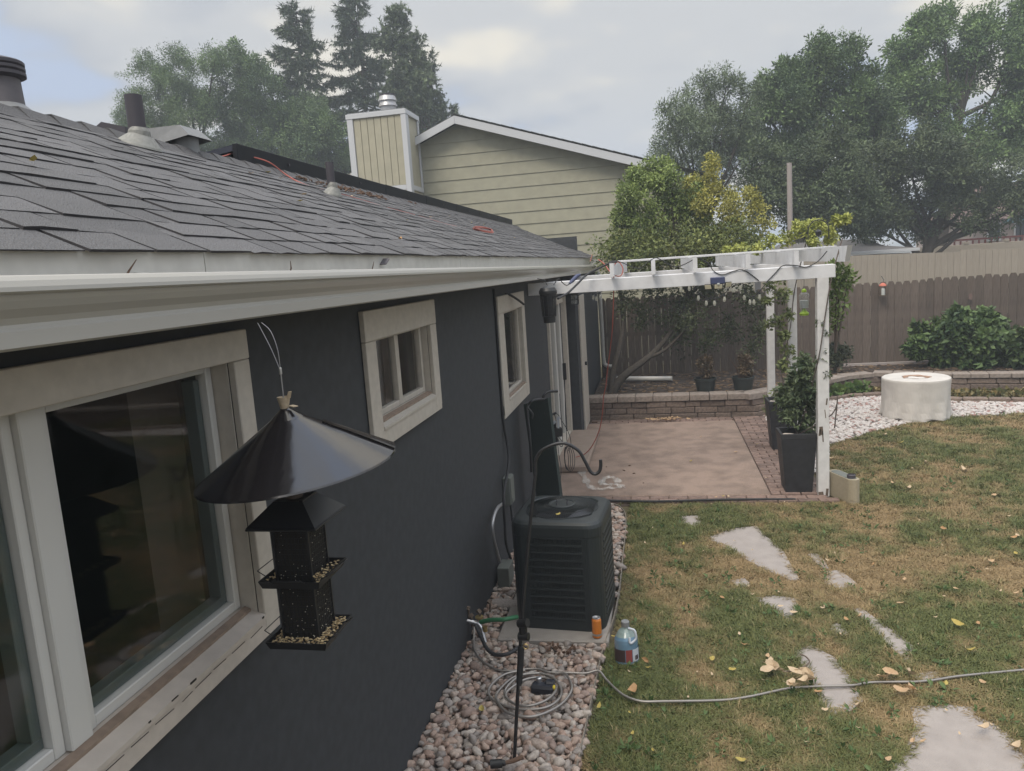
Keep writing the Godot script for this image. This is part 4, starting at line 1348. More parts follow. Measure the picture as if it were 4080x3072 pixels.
	for k in 5:
		g = G.new()
		g.bspan(Vector3(11.6 + k * 1.4, 2.42, -32.12), Vector3(11.75 + k * 1.4, 2.52, -31.88), 0.01)
		part(t, "post_cap", g, "board1")
func trees() -> void:
	var broad := sprig_mesh(1, 14, 0.26, 0.14, 0.075)
	var broad2 := sprig_mesh(2, 14, 0.26, 0.13, 0.05, 0.5)
	var near := sprig_mesh(4, 10, 0.10, 0.07, 0.042)
	var ndl := needle_mesh(5, 26, 0.5)
	var d1 := Color(0.055, 0.094, 0.043)
	var d2 := Color(0.147, 0.218, 0.081)
	var g0 := "dark trees behind the house roof"
	var g1 := "tall leafy trees behind the back fence"
	tree("leafy_tree", "loose grey green leafy tree leftmost behind the roof ridge", g0, Vector3(-18, 0, -35), [[Vector3(-22.693,11.540,-34.000),0.94],[Vector3(-21.418,12.508,-34.000),1.15],[Vector3(-22.590,10.283,-34.000),1.23],[Vector3(-20.027,12.774,-34.000),1.05],[Vector3(-19.652,11.162,-34.000),1.54],[Vector3(-18.481,13.118,-34.000),0.91],[Vector3(-20.945,9.908,-34.000),1.56],[Vector3(-21.749,11.165,-34.000),1.33],[Vector3(-23.393,11.118,-34.000),0.49],[Vector3(-23.025,9.456,-34.000),1.13],[Vector3(-19.849,8.945,-34.000),1.33],[Vector3(-21.598,8.889,-34.000),1.12],[Vector3(-18.190,8.579,-34.000),1.32]], 288, broad2, d1, d2 * 1.1, 0.9, 0.3)
	tree("leafy_tree", "darker leafy tree between the leftmost tree and the spruces", g0, Vector3(-13, 0, -37), [[Vector3(-18.327,12.717,-36.000),1.42],[Vector3(-18.411,13.964,-36.000),0.64],[Vector3(-16.799,12.007,-36.000),1.02],[Vector3(-16.458,10.770,-36.000),1.14],[Vector3(-17.274,13.143,-36.000),0.68],[Vector3(-15.312,11.089,-36.000),0.95],[Vector3(-14.424,10.346,-36.000),1.02],[Vector3(-17.578,10.772,-36.000),1.61],[Vector3(-19.545,11.193,-36.000),1.39],[Vector3(-16.210,9.754,-36.000),1.60],[Vector3(-19.788,9.424,-36.000),1.63],[Vector3(-17.832,8.793,-36.000),1.62],[Vector3(-14.583,8.938,-36.000),1.41],[Vector3(-15.632,8.370,-36.000),1.38],[Vector3(-13.765,9.737,-36.000),1.13],[Vector3(-13.547,8.402,-36.000),1.13]], 288, broad, d1, d2, 0.9, 0.3)
	conifer("spruce", "tall open spruce with bare lower branches left of the chimney", [Vector3(-16.963,0.303,-40.000)][0] * Vector3(1,0,1), [Vector3(-17.272,17.491,-40.000)][0].y, 4.3, 0.085, ndl, Color(0.051, 0.075, 0.043), Color(0.117, 0.161, 0.081), 0.35, 0.15, 1.0, 0.1, g0)
	conifer("spruce", "tallest drooping dark spruce directly behind the boxed chimney", [Vector3(-13.868,0.058,-41.000)][0] * Vector3(1,0,1), [Vector3(-14.210,18.117,-41.000)][0].y, 4.8, 0.10, ndl, Color(0.047, 0.070, 0.045), Color(0.108, 0.149, 0.085), 0.3, 0.42, 1.1, 0.0, g0)
	var pn := tree("pine", "ragged dark pine with upturned tufts right of the chimney", g0, Vector3(-6.6, 0, -38), [[Vector3(-10.568,15.261,-38.000),0.69],[Vector3(-11.076,14.236,-38.000),0.92],[Vector3(-10.012,14.002,-38.000),0.73],[Vector3(-10.599,12.865,-38.000),1.04],[Vector3(-9.742,12.988,-38.000),0.78],[Vector3(-9.481,11.860,-38.000),0.88],[Vector3(-10.490,11.413,-38.000),1.16],[Vector3(-9.137,10.827,-38.000),0.83],[Vector3(-8.677,10.002,-38.000),0.65],[Vector3(-10.007,10.022,-38.000),1.05],[Vector3(-8.204,10.510,-38.000),0.28],[Vector3(-11.185,11.821,-38.000),0.93]], 270, ndl, Color(0.051, 0.075, 0.043), Color(0.127, 0.166, 0.085), 0.85, 0.22, 0.36)
	tree("leafy_tree", "silvery narrow leaved tree left of the right hand tree group", g1, Vector3(3.0, 0, -27), [[Vector3(2.658,7.691,-27.000),0.65],[Vector3(3.347,8.208,-27.000),0.61],[Vector3(2.855,6.702,-27.000),0.93],[Vector3(3.938,8.144,-27.000),0.55],[Vector3(2.104,7.001,-27.000),0.53],[Vector3(3.758,6.763,-27.000),0.96],[Vector3(2.144,5.938,-27.000),0.75],[Vector3(4.331,5.737,-27.000),1.08],[Vector3(1.970,7.539,-27.000),0.34],[Vector3(2.980,5.786,-27.000),0.94],[Vector3(1.780,6.504,-27.000),0.41],[Vector3(4.504,6.984,-27.000),0.70],[Vector3(4.667,7.847,-27.000),0.52],[Vector3(3.475,7.384,-27.000),0.62]], 360, sprig_mesh(6, 12, 0.2, 0.14, 0.045), Color(0.078, 0.108, 0.061), Color(0.186, 0.239, 0.130), 0.9, 0.2, 0.45)
	tree("leafy_tree", "broad round topped green tree in the middle of the right group", g1, Vector3(6.4, 0, -31), [[Vector3(7.431,9.439,-30.000),0.69],[Vector3(6.877,8.791,-30.000),0.87],[Vector3(8.130,9.046,-30.000),0.82],[Vector3(6.152,7.907,-30.000),1.04],[Vector3(7.422,7.534,-30.000),1.34],[Vector3(8.674,7.485,-30.000),1.16],[Vector3(9.367,7.730,-30.000),0.69],[Vector3(5.507,7.812,-30.000),0.71],[Vector3(6.405,9.082,-30.000),0.43],[Vector3(8.902,8.567,-30.000),0.59],[Vector3(5.327,6.768,-30.000),1.02],[Vector3(6.937,6.286,-30.000),1.35],[Vector3(8.520,6.137,-30.000),1.34],[Vector3(9.451,6.530,-30.000),0.99],[Vector3(9.755,6.978,-30.000),0.73],[Vector3(5.679,8.522,-30.000),0.57]], 317, broad, d1, d2 * 1.05, 1.0, 0.3)
	tree("cottonwood", "tall cottonwood with big pale green leaf masses at the right edge", g1, Vector3(12.5, 0, -34), [[Vector3(11.622,9.699,-34.000),0.88],[Vector3(12.115,10.772,-34.000),0.80],[Vector3(12.858,11.282,-34.000),0.72],[Vector3(13.796,9.970,-34.000),1.16],[Vector3(11.550,8.562,-34.000),1.04],[Vector3(12.995,8.408,-34.000),1.29],[Vector3(14.510,10.908,-34.000),0.93],[Vector3(15.214,9.034,-34.000),1.26],[Vector3(15.680,7.165,-34.000),1.27],[Vector3(14.461,6.493,-34.000),1.38],[Vector3(15.729,10.675,-34.000),1.07],[Vector3(12.943,6.640,-34.000),1.11],[Vector3(11.104,10.284,-34.000),0.41],[Vector3(10.942,9.248,-34.000),0.37],[Vector3(16.506,9.059,-34.000),1.25],[Vector3(16.768,6.271,-34.000),1.45],[Vector3(13.307,5.347,-34.000),1.12]], 286, broad, Color(0.069, 0.124, 0.045), Color(0.196, 0.290, 0.098), 1.1, 0.3)
	tree("understorey_tree", "dark low tree mass below the round topped tree", g1, Vector3(6.6, 0, -25.5), [[Vector3(4.848,4.366,-25.500),0.91],[Vector3(5.552,5.015,-25.500),1.01],[Vector3(6.781,5.254,-25.500),1.07],[Vector3(6.505,4.158,-25.500),1.16],[Vector3(7.453,3.939,-25.500),1.01],[Vector3(5.952,3.634,-25.500),0.73],[Vector3(7.589,3.223,-25.500),0.52],[Vector3(4.723,5.301,-25.500),0.73]], 317, broad, Color(0.047, 0.070, 0.036), Color(0.117, 0.155, 0.069), 0.9, 0.16)
	tree("understorey_tree", "dark spreading tree with leaning trunk in front of the cottonwood", g1, Vector3(9.9, 0, -29), [[Vector3(8.759,5.290,-28.500),1.11],[Vector3(9.932,5.413,-28.500),1.18],[Vector3(10.950,4.941,-28.500),1.10],[Vector3(9.063,4.024,-28.500),1.12],[Vector3(10.095,3.939,-28.500),0.98],[Vector3(11.111,4.010,-28.500),0.82],[Vector3(11.964,4.245,-28.500),0.94],[Vector3(13.088,4.300,-28.500),0.93],[Vector3(9.069,3.082,-28.500),0.48],[Vector3(13.794,3.939,-28.500),0.92],[Vector3(10.545,3.127,-28.500),0.57],[Vector3(12.336,3.528,-28.500),0.53],[Vector3(13.251,3.531,-28.500),0.56],[Vector3(11.845,3.183,-28.500),0.41],[Vector3(12.709,2.809,-28.500),0.22]], 295, broad, Color(0.051, 0.075, 0.039), Color(0.121, 0.155, 0.069), 0.9, 0.26)
	# fruit tree growing in the bed behind the retaining wall
	var b := [[Vector3(1.106,3.742,-14.400),0.32],[Vector3(0.832,3.261,-14.400),0.26],[Vector3(1.449,3.961,-14.400),0.25],[Vector3(1.299,3.309,-14.400),0.44],[Vector3(0.774,2.926,-14.400),0.21],[Vector3(1.958,3.092,-14.400),0.41],[Vector3(2.140,3.656,-14.400),0.37],[Vector3(1.727,3.608,-14.400),0.34],[Vector3(1.448,2.794,-14.400),0.26],[Vector3(2.525,2.801,-14.400),0.30],[Vector3(1.166,4.167,-14.400),0.17],[Vector3(0.887,3.551,-14.400),0.17],[Vector3(1.378,4.279,-14.400),0.17],[Vector3(1.667,4.254,-14.400),0.17],[Vector3(1.742,4.059,-14.400),0.19],[Vector3(1.033,3.997,-14.400),0.20],[Vector3(0.754,3.435,-14.400),0.12]]
	var t := thing("fruit_tree", "bushy yellow green fruit tree leaning out of the bed behind the pergola", "tree", Vector3(0.75, 0.33, -13.5))
	var g := G.new()
	var tr := [Vector3(0.533,0.293,-13.300),Vector3(0.689,0.521,-13.400),Vector3(0.883,0.680,-13.500),Vector3(1.216,0.891,-13.700),Vector3(1.472,1.109,-13.900),Vector3(1.764,1.471,-14.100),Vector3(2.005,1.897,-14.300)]
	g.tube(smooth_path(tr, 3), [0.085, 0.08, 0.078, 0.075, 0.072, 0.07, 0.066, 0.062, 0.058, 0.055, 0.052, 0.05, 0.047, 0.044, 0.042, 0.04, 0.036, 0.034, 0.03], 7)
	part(t, "trunk", g, "bark")
	g = G.new()
	g.tube(smooth_path([Vector3(0.533,0.293,-13.300),Vector3(0.585,0.651,-13.400),Vector3(0.704,1.066,-13.600),Vector3(0.794,1.587,-14.000),Vector3(0.699,2.290,-14.300)], 3), [0.07, 0.066, 0.062, 0.058, 0.055, 0.05, 0.048, 0.045, 0.042, 0.04, 0.036, 0.033, 0.03], 7)
	g.tube(smooth_path([Vector3(1.216,0.891,-13.700),Vector3(1.522,1.005,-13.800),Vector3(1.949,1.385,-14.000)], 3), [0.04, 0.038, 0.035, 0.03, 0.027, 0.024, 0.02], 6)
	for q in b:
		var s: Vector3 = tr[6] if (q[0] as Vector3).x > 1.3 else Vector3(1.0, 2.3, -14.2)
		g.tube(smooth_path([s, s.lerp(q[0], 0.5) + Vector3(rnd(-0.1, 0.1), 0.05, rnd(-0.1, 0.1)), q[0]], 3), [0.03, 0.026, 0.022, 0.018, 0.014, 0.01, 0.006], 5)
	part(t, "limbs", g, "bark")
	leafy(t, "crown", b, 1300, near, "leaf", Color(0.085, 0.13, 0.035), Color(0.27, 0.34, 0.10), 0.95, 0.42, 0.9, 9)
	leafy(t, "golden_crown", [[Vector3(2.467,4.293,-14.200),0.11],[Vector3(2.447,4.112,-14.200),0.12],[Vector3(2.417,3.899,-14.200),0.15],[Vector3(2.493,3.732,-14.200),0.18],[Vector3(2.248,3.551,-14.200),0.23],[Vector3(2.136,3.883,-14.200),0.18],[Vector3(2.763,3.388,-14.200),0.25],[Vector3(2.728,3.592,-14.200),0.18],[Vector3(3.122,3.600,-14.200),0.16],[Vector3(2.918,3.215,-14.200),0.25],[Vector3(3.310,3.104,-14.200),0.16],[Vector3(2.281,3.305,-14.200),0.18],[Vector3(3.236,3.391,-14.200),0.15],[Vector3(2.990,2.845,-14.200),0.20],[Vector3(2.429,2.804,-14.200),0.22],[Vector3(2.675,3.031,-14.200),0.22]], 900, near, "leaf", Color(0.15, 0.17, 0.035), Color(0.42, 0.39, 0.10), 0.9, 0.42, 0.9, 9)
	leafy(t, "overhead_leaves", [[Vector3(0.8, 2.75, -14.2), 0.5], [Vector3(1.5, 2.8, -14.0), 0.55], [Vector3(2.2, 2.8, -14.1), 0.55], [Vector3(2.9, 2.75, -14.2), 0.5], [Vector3(1.2, 2.7, -13.4), 0.4], [Vector3(2.1, 2.75, -13.3), 0.4], [Vector3(2.8, 2.7, -13.4), 0.4]], 650, near, "leaf", Color(0.06, 0.09, 0.022), Color(0.2, 0.22, 0.06), 1.0, 0.6, 0.3)
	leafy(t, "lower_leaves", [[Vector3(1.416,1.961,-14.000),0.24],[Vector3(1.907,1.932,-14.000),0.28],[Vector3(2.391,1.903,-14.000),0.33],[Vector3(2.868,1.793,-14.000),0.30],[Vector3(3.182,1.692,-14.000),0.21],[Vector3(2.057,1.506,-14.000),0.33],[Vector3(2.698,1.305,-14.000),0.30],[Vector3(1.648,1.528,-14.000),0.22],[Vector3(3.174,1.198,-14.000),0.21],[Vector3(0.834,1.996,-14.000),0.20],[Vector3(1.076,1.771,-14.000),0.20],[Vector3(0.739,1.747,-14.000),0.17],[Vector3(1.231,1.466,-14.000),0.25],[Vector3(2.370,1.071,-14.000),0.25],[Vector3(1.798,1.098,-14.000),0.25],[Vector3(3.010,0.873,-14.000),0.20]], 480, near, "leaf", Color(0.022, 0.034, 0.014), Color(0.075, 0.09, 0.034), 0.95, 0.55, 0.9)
	# big leafy shrub by the fence
	shrub("leafy_shrub", "large dark green broad leaved shrub against the brown fence at right", [[Vector3(6.237,0.847,-14.750),0.29],[Vector3(6.618,0.996,-14.750),0.35],[Vector3(6.998,0.935,-14.750),0.37],[Vector3(7.302,0.795,-14.750),0.35],[Vector3(6.473,0.583,-14.750),0.28],[Vector3(6.930,0.604,-14.750),0.32],[Vector3(7.385,0.500,-14.750),0.25],[Vector3(6.046,0.713,-14.750),0.17],[Vector3(6.727,1.215,-14.750),0.17],[Vector3(7.067,1.180,-14.750),0.17]], 1350, sprig_mesh(31, 8, 0.08, 0.13, 0.105, 0.25), Color(0.025, 0.055, 0.018), Color(0.11, 0.17, 0.05), Vector3(6.75, 0.33, -14.8))
	shrub("leafy_shrub", "smaller green shrub cut by the right edge of the picture", [[Vector3(7.567,0.657,-14.400),0.21],[Vector3(7.744,0.769,-14.400),0.27],[Vector3(7.825,0.483,-14.400),0.24]], 1700, sprig_mesh(32, 8, 0.07, 0.13, 0.11, 0.25), Color(0.03, 0.06, 0.02), Color(0.12, 0.17, 0.05), Vector3(8.1, 0.33, -14.4))
	shrub("leafy_shrub", "small dark bushy shrub at the foot of the fence beside the pergola post", [[Vector3(4.588,0.601,-14.600),0.15],[Vector3(4.723,0.680,-14.600),0.12],[Vector3(4.548,0.774,-14.600),0.09]], 2200, near, Color(0.022, 0.034, 0.018), Color(0.06, 0.07, 0.035), Vector3(4.6, 0.33, -14.7))
	shrub("vine_leaves", "loose light green vine leaves hanging right of the front pergola post", [[Vector3(3.255,2.175,-8.500),0.06],[Vector3(3.300,2.026,-8.500),0.05],[Vector3(3.245,1.858,-8.500),0.05],[Vector3(3.369,2.241,-8.500),0.04],[Vector3(3.333,2.330,-8.500),0.04],[Vector3(3.259,2.345,-8.500),0.04]], 600, near, Color(0.06, 0.10, 0.025), Color(0.17, 0.23, 0.07), Vector3(3.25, 1.5, -8.5))

func shrub(called: String, label: String, blobs: Array, dens: float, mesh: Mesh, c1: Color, c2: Color, base: Vector3) -> void:
	var t := thing(called, label, "shrub", base)
	var g := G.new()
	for b in blobs:
		g.tube(smooth_path([base, base.lerp(b[0], 0.5) + Vector3(rnd(-0.05, 0.05), 0.05, rnd(-0.05, 0.05)), b[0]], 3), [0.014, 0.013, 0.012, 0.01, 0.008, 0.006, 0.004], 5)
	part(t, "stems", g, "bark_grey")
	leafy(t, "leaves", blobs, dens, mesh, "leaf", c1, c2, 1.0, 0.5, 0.5)

func patio() -> void:
	var g := G.new()
	g.flat(PackedVector2Array([Vector2(0.0, -12.45), Vector2(3.12, -12.4), Vector2(3.12, -7.95), Vector2(0.0, -7.95)]), -0.2, 0.0)
	var base := setting("patio", g, "paver_bed")
	g = G.new()
	g.bspan(Vector3(0.05, -0.1, -12.08), Vector3(2.53, 0.035, -8.2), 0.012)
	part(base, "slab", g, "slab")
	# red brown pavers: a border in front, a running bond strip at the right and at the back
	var put := func(x0: float, z0: float, x1: float, z1: float) -> void:
		var b := G.new()
		b.bbox(Vector3.ZERO, Vector3(x1 - x0 - 0.006, 0.08, z1 - z0 - 0.006), 0.006)
		mi(base, "paver", b.mesh(), M["paver%d" % (rng.randi() % 4)], Transform3D(Basis(Vector3(1, rnd(-0.012, 0.012), 0), Vector3.UP, Vector3(0, rnd(-0.01, 0.01), 1)).orthonormalized(), Vector3((x0 + x1) / 2, -0.012 + rnd(-0.003, 0.003), (z0 + z1) / 2)))
	var x := 0.22
	while x < 3.0:
		put.call(x, -8.19, x + 0.2, -8.09)
		put.call(x + 0.1, -8.085, x + 0.3, -7.985)
		x += 0.205
	var z := -12.4
	var row := 0
	while z < -8.25:
		x = 2.54 - (0.1 if row % 2 else 0.0)
		while x < 3.05:
			put.call(maxf(x, 2.54), z, minf(x + 0.2, 3.08), z + 0.1)
			x += 0.205
		if z < -12.1:
			x = 0.26 + (0.1 if row % 2 else 0.0)
			while x < 2.5:
				put.call(x, z, minf(x + 0.2, 2.535), z + 0.1)
				x += 0.205
		z += 0.104
		row += 1
	g = G.new()
	g.bspan(Vector3(0.005, 0.036, -11.25), Vector3(0.47, 0.13, -9.15), 0.02)
	single("door_step", g, "step", "low concrete step below the sliding glass door", "step")
	# drip line along the front of the patio
	g = G.new()
	g.tube(smooth_path([Vector3(0.18, 0.02, -7.6), Vector3(0.3, 0.05, -7.93), Vector3(0.7, 0.045, -7.99), Vector3(1.3, 0.04, -7.96), Vector3(2.0, 0.045, -7.99), Vector3(2.75, 0.03, -8.03)], 5), 0.012, 6)
	single("drip_line", g, "rubber", "black irrigation hose lying along the front edge of the patio pavers", "hose")
	for q in [Vector3(2.660,0.045,-10.406),Vector3(1.958,0.045,-10.943),Vector3(2.564,0.045,-8.765),Vector3(1.744,0.045,-9.576),Vector3(2.347,0.045,-10.006),Vector3(1.944,0.045,-8.066),Vector3(2.019,0.045,-8.096),Vector3(2.081,0.045,-8.078)]: dry_leaf(q, rnd(0.05, 0.08), [2, 3, 0][rng.randi() % 3], "dry leaf lying on the patio", "dry leaves on the patio", 0.25)
	var dx := []
	for i in 60: dx.append(Transform3D((Basis(Vector3.UP, rnd(0, TAU)) * Basis(Vector3.RIGHT, rnd(-0.5, 0.5))).scaled(Vector3.ONE * rnd(0.03, 0.06)), Vector3(1.5 + rnd(-0.45, 0.45) * rnd(0.3, 1.0), 0.045 + rnd(0, 0.02), rnd(-12.32, -12.12))))
	if leaf_bank.is_empty():
		for i in 7: leaf_bank.append(dry_leaf_mesh(1.0))
	var drift := copies(self, "leaf_drift", leaf_bank[2], M["dry0"], dx)
	tag(drift, "drift of dry tan leaves swept against the retaining wall behind the patio", "leaves")
	for q in [Vector3(0.686,0.040,-9.394),Vector3(0.966,0.040,-9.437),Vector3(1.029,0.040,-9.076),Vector3(0.934,0.040,-9.205),Vector3(1.164,0.040,-8.657)]:
		g = G.new()
		g.tube([q, q + Vector3(rnd(-0.04, 0.04), 0.006, rnd(-0.03, 0.03))], 0.006, 5)
		single("twig", g, "brown_leaf", "short brown twig lying on the patio slab", "twig", "twigs on the patio")
	# clear wrapping film
	g = G.new()
	var fp := [Vector3(0.204,0.060,-9.919),Vector3(0.323,0.060,-9.464),Vector3(0.450,0.060,-8.883),Vector3(0.561,0.060,-8.445),Vector3(0.653,0.060,-8.364),Vector3(0.791,0.060,-8.407),Vector3(0.944,0.060,-8.450),Vector3(0.811,0.060,-8.554),Vector3(0.683,0.060,-8.539),Vector3(0.708,0.060,-8.816),Vector3(0.801,0.060,-8.844),Vector3(0.895,0.060,-8.601)]
	var sm := smooth_path(fp, 4)
	for i in sm.size() - 1:
		var a: Vector3 = sm[i]; var b: Vector3 = sm[i + 1]
		var sd := (b - a).cross(Vector3.UP).normalized() * (0.035 + 0.015 * sin(i * 2.3))
		var ha := Vector3(0, 0.004 + 0.008 * sin(i * 1.7), 0); var hb := Vector3(0, 0.004 + 0.008 * sin(i * 1.7 + 1.7), 0)
		g.quad(a - sd + ha, a + sd * 0.1 + ha * 2.2, b + sd * 0.1 + hb * 2.2, b - sd + hb)
		g.quad(a + sd * 0.1 + ha * 2.2, a + sd + ha * 0.4, b + sd + hb * 0.4, b + sd * 0.1 + hb * 2.2)
	single("plastic_film", g, "film_clear", "crumpled strip of clear plastic wrap on the patio below the iron hook", "plastic wrap")

func planter(label: String, at: Vector3, wt: float, wb: float, hgt: float) -> void:
	var t := thing("tall_planter", label, "planter", at)
	var g := G.new()
	var p := []
	for q in [[wb, 0.0], [wt, hgt]]:
		for s in [[-1, -1], [1, -1], [1, 1], [-1, 1]]: p.append(at + Vector3(s[0] * q[0] / 2, q[1], s[1] * q[0] / 2))
	for f in [[0, 1, 5, 4], [1, 2, 6, 5], [2, 3, 7, 6], [3, 0, 4, 7]]:
		g.quado(p[f[0]], p[f[1]], p[f[2]], p[f[3]], (p[f[0]] + p[f[2]]) / 2 - at - Vector3(0, hgt / 2, 0))
	var rim := wt / 2 - 0.03
	for s in [[Vector3(-wt / 2, hgt - 0.05, -wt / 2), Vector3(-rim, hgt + 0.004, wt / 2)], [Vector3(rim, hgt - 0.05, -wt / 2), Vector3(wt / 2, hgt + 0.004, wt / 2)], [Vector3(-rim, hgt - 0.05, -wt / 2), Vector3(rim, hgt + 0.004, -rim)], [Vector3(-rim, hgt - 0.05, rim), Vector3(rim, hgt + 0.004, wt / 2)]]: g.bspan(at + s[0], at + s[1], 0.003)
	part(t, "pot", g, "planter")
	g = G.new()
	g.span(at + Vector3(-rim, hgt - 0.12, -rim), at + Vector3(rim, hgt - 0.055, rim))
	part(t, "soil", g, "mulch")

func pergola() -> void:
	var t := thing("pergola", "white painted wooden pergola over the patio with sloping rafter ends", "pergola", Vector3(1.6, 0, -9.8))
	var g: G
	g = G.new()
	g.bspan(Vector3(3.012, 0.0, -8.31), Vector3(3.126, 2.325, -8.2), 0.005)
	part(t, "post", g, "white_worn")
	g = G.new()
	g.bspan(Vector3(3.185, 0.0, -11.05), Vector3(3.29, 2.33, -10.95), 0.005)
	part(t, "post", g, "white_worn")
	g = G.new()
	g.bspan(Vector3(2.985, 0.0, -11.72), Vector3(3.09, 2.33, -11.62), 0.005)
	part(t, "post", g, "white_worn")
	# front beam of two boards, seen slightly from above
	for zz in [-8.2, -8.34]:
		g = G.new()
		g.bspan(Vector3(0.19 if zz < -8.3 else 0.02, 2.312, zz - 0.04), Vector3(3.19, 2.445, zz), 0.004)
		part(t, "beam", g, "white")
	g = G.new()
	g.bspan(Vector3(0.19, 2.435, -8.30), Vector3(3.18, 2.449, -8.242), 0.002)
	part(t, "beam_cap", g, "white")
	g = G.new()
	g.bspan(Vector3(0.21, 2.33, -11.75), Vector3(3.5, 2.445, -11.6), 0.004)
	part(t, "beam", g, "white")
	# rafters with slanted ends
	var xs := [0.955, 1.385, 1.81, 2.33, 2.80]
	for x in xs:
		g = G.new()
		g.prism(PackedVector2Array([Vector2(8.06, 2.465), Vector2(8.06, 2.605), Vector2(12.0, 2.605), Vector2(12.0, 2.465)]), Transform3D(Basis(Vector3(0, 0, -1), Vector3.UP, Vector3.RIGHT), Vector3(x - 0.03, 0, 0)), 0.042)
		part(t, "rafter", g, "white")
	g = G.new()
	g.prism(PackedVector2Array([Vector2(8.08, 2.465), Vector2(7.98, 2.622), Vector2(12.0, 2.615), Vector2(12.0, 2.465)]), Transform3D(Basis(Vector3(0, 0, -1), Vector3.UP, Vector3.RIGHT), Vector3(3.25, 0, 0)), 0.045)
	part(t, "rafter", g, "white")
	for zz in [-9.2, -11.8]:
		g = G.new()
		g.bspan(Vector3(0.92, 2.6075, zz - 0.03), Vector3(3.42, 2.632, zz), 0.003)
		part(t, "purlin", g, "white")
	# bare wood scars on the front post
	g = G.new()
	for q in [[3.045, 0.72, 0.035, 0.09], [3.06, 0.66, 0.012, 0.12], [3.03, 0.7, 0.018, 0.07], [3.085, 0.9, 0.008, 0.09], [3.1, 1.03, 0.014, 0.07], [3.04, 0.03, 0.05, 0.05], [3.1, 0.05, 0.025, 0.08]]:
		g.box(Vector3(q[0], q[1], -8.199), Vector3(q[2], q[3], 0.002), Basis(Vector3(0, 0, 1), rnd(-0.15, 0.15)))
	part(t, "peeled_patch", g, "bare_wood")
	# string of clear bulbs
	var s := thing("string_lights", "string of clear glass bulbs hanging in a swag under the pergola", "string lights", Vector3(2, 2, -10.5))
	var bl := [Vector3(1.724,2.254,-10.500),Vector3(1.836,2.262,-10.500),Vector3(1.952,2.126,-10.500),Vector3(2.053,2.051,-10.500),Vector3(2.161,2.045,-10.500),Vector3(2.291,2.090,-10.500),Vector3(2.418,2.210,-10.500),Vector3(2.498,2.228,-10.500),Vector3(2.547,2.097,-10.500),Vector3(2.618,2.033,-10.500),Vector3(2.669,2.030,-10.500),Vector3(2.742,2.093,-10.500)]
	bl.append_array([Vector3(0.434,2.163,-11.800),Vector3(0.479,2.142,-11.800),Vector3(0.541,2.170,-11.800)])
	g = G.new()
	g.tube(smooth_path([Vector3(1.620,2.283,-10.500),Vector3(1.725,2.269,-10.500),Vector3(1.845,2.284,-10.500),Vector3(1.930,2.165,-10.500),Vector3(2.046,2.067,-10.500),Vector3(2.179,2.051,-10.500),Vector3(2.298,2.105,-10.500),Vector3(2.403,2.226,-10.500),Vector3(2.520,2.242,-10.500),Vector3(2.561,2.111,-10.500),Vector3(2.647,2.039,-10.500),Vector3(2.735,2.101,-10.500),Vector3(2.823,2.200,-10.500)], 4), 0.006, 5)
	g.tube(smooth_path([Vector3(0.369,2.181,-11.800),Vector3(0.434,2.168,-11.800),Vector3(0.480,2.151,-11.800),Vector3(0.542,2.175,-11.800),Vector3(0.612,2.194,-11.800)], 4), 0.005, 5)
	part(s, "cord", g, "rubber")
	for q in bl:
		g = G.new()
		g.lathe(q, [Vector2(0.0, -0.1), Vector2(0.016, -0.09), Vector2(0.022, -0.068), Vector2(0.017, -0.04), Vector2(0.011, -0.025)], 10)
		var bb := part(s, "bulb", g, "bulb")
		g = G.new()
		g.lathe(q, [Vector2(0.011, -0.026), Vector2(0.012, 0.0), Vector2(0.0, 0.004)], 8)
		part(bb, "socket", g, "rubber")
	# cables over the beam
	g = G.new()
	g.tube(smooth_path([Vector3(0.916,2.616,-8.190),Vector3(0.977,2.630,-8.190),Vector3(1.059,2.600,-8.190),Vector3(1.223,2.530,-8.190),Vector3(1.320,2.589,-8.190),Vector3(1.404,2.630,-8.190),Vector3(1.473,2.596,-8.190),Vector3(1.599,2.523,-8.190),Vector3(1.717,2.550,-8.190),Vector3(1.822,2.602,-8.190),Vector3(1.879,2.580,-8.190),Vector3(1.947,2.523,-8.190),Vector3(1.996,2.449,-8.190),Vector3(2.081,2.409,-8.190),Vector3(2.184,2.437,-8.190),Vector3(2.275,2.449,-8.190),Vector3(2.353,2.403,-8.190),Vector3(2.442,2.325,-8.190)], 4), 0.005, 5)
	g.tube(smooth_path([Vector3(2.509,2.300,-8.190),Vector3(2.599,2.387,-8.190),Vector3(2.678,2.462,-8.190),Vector3(2.800,2.457,-8.190),Vector3(2.909,2.435,-8.190),Vector3(3.019,2.485,-8.190),Vector3(3.106,2.581,-8.190)], 4), 0.005, 5)
	single("black_cable", g, "rubber", "thin black cable looped along the white pergola beam", "cable")
	# solar light
	s = thing("solar_light", "navy solar flood light with three pale panels under the front beam", "lamp", Vector3(2.03, 2.35, -8.17))
	var o := s.position
	g = G.new()
	g.bbox(o + Vector3(-0.005, 0.005, 0.03), Vector3(0.145, 0.07, 0.07), 0.006)
	part(s, "housing", g, "navy")
	for k in [-1, 0, 1]:
		var bs := Basis(Vector3.UP, 0.7 * k) * Basis(Vector3.RIGHT, 0.25)
		var c := o + Vector3(0.098 * k, -0.055 + (0.012 if k == 1 else 0.0), 0.045 - 0.02 * absi(k))
		g = G.new()
		g.bbox(c, Vector3(0.09, 0.055, 0.016), 0.004, bs)
		var hd := part(s, "lamp_head", g, "black_plastic")
		g = G.new()
		g.bbox(c + bs * Vector3(0, 0, 0.0075), Vector3(0.078, 0.044, 0.006), 0.002, bs)
		part(hd, "lamp_panel", g, "cream_led")
	g = G.new()
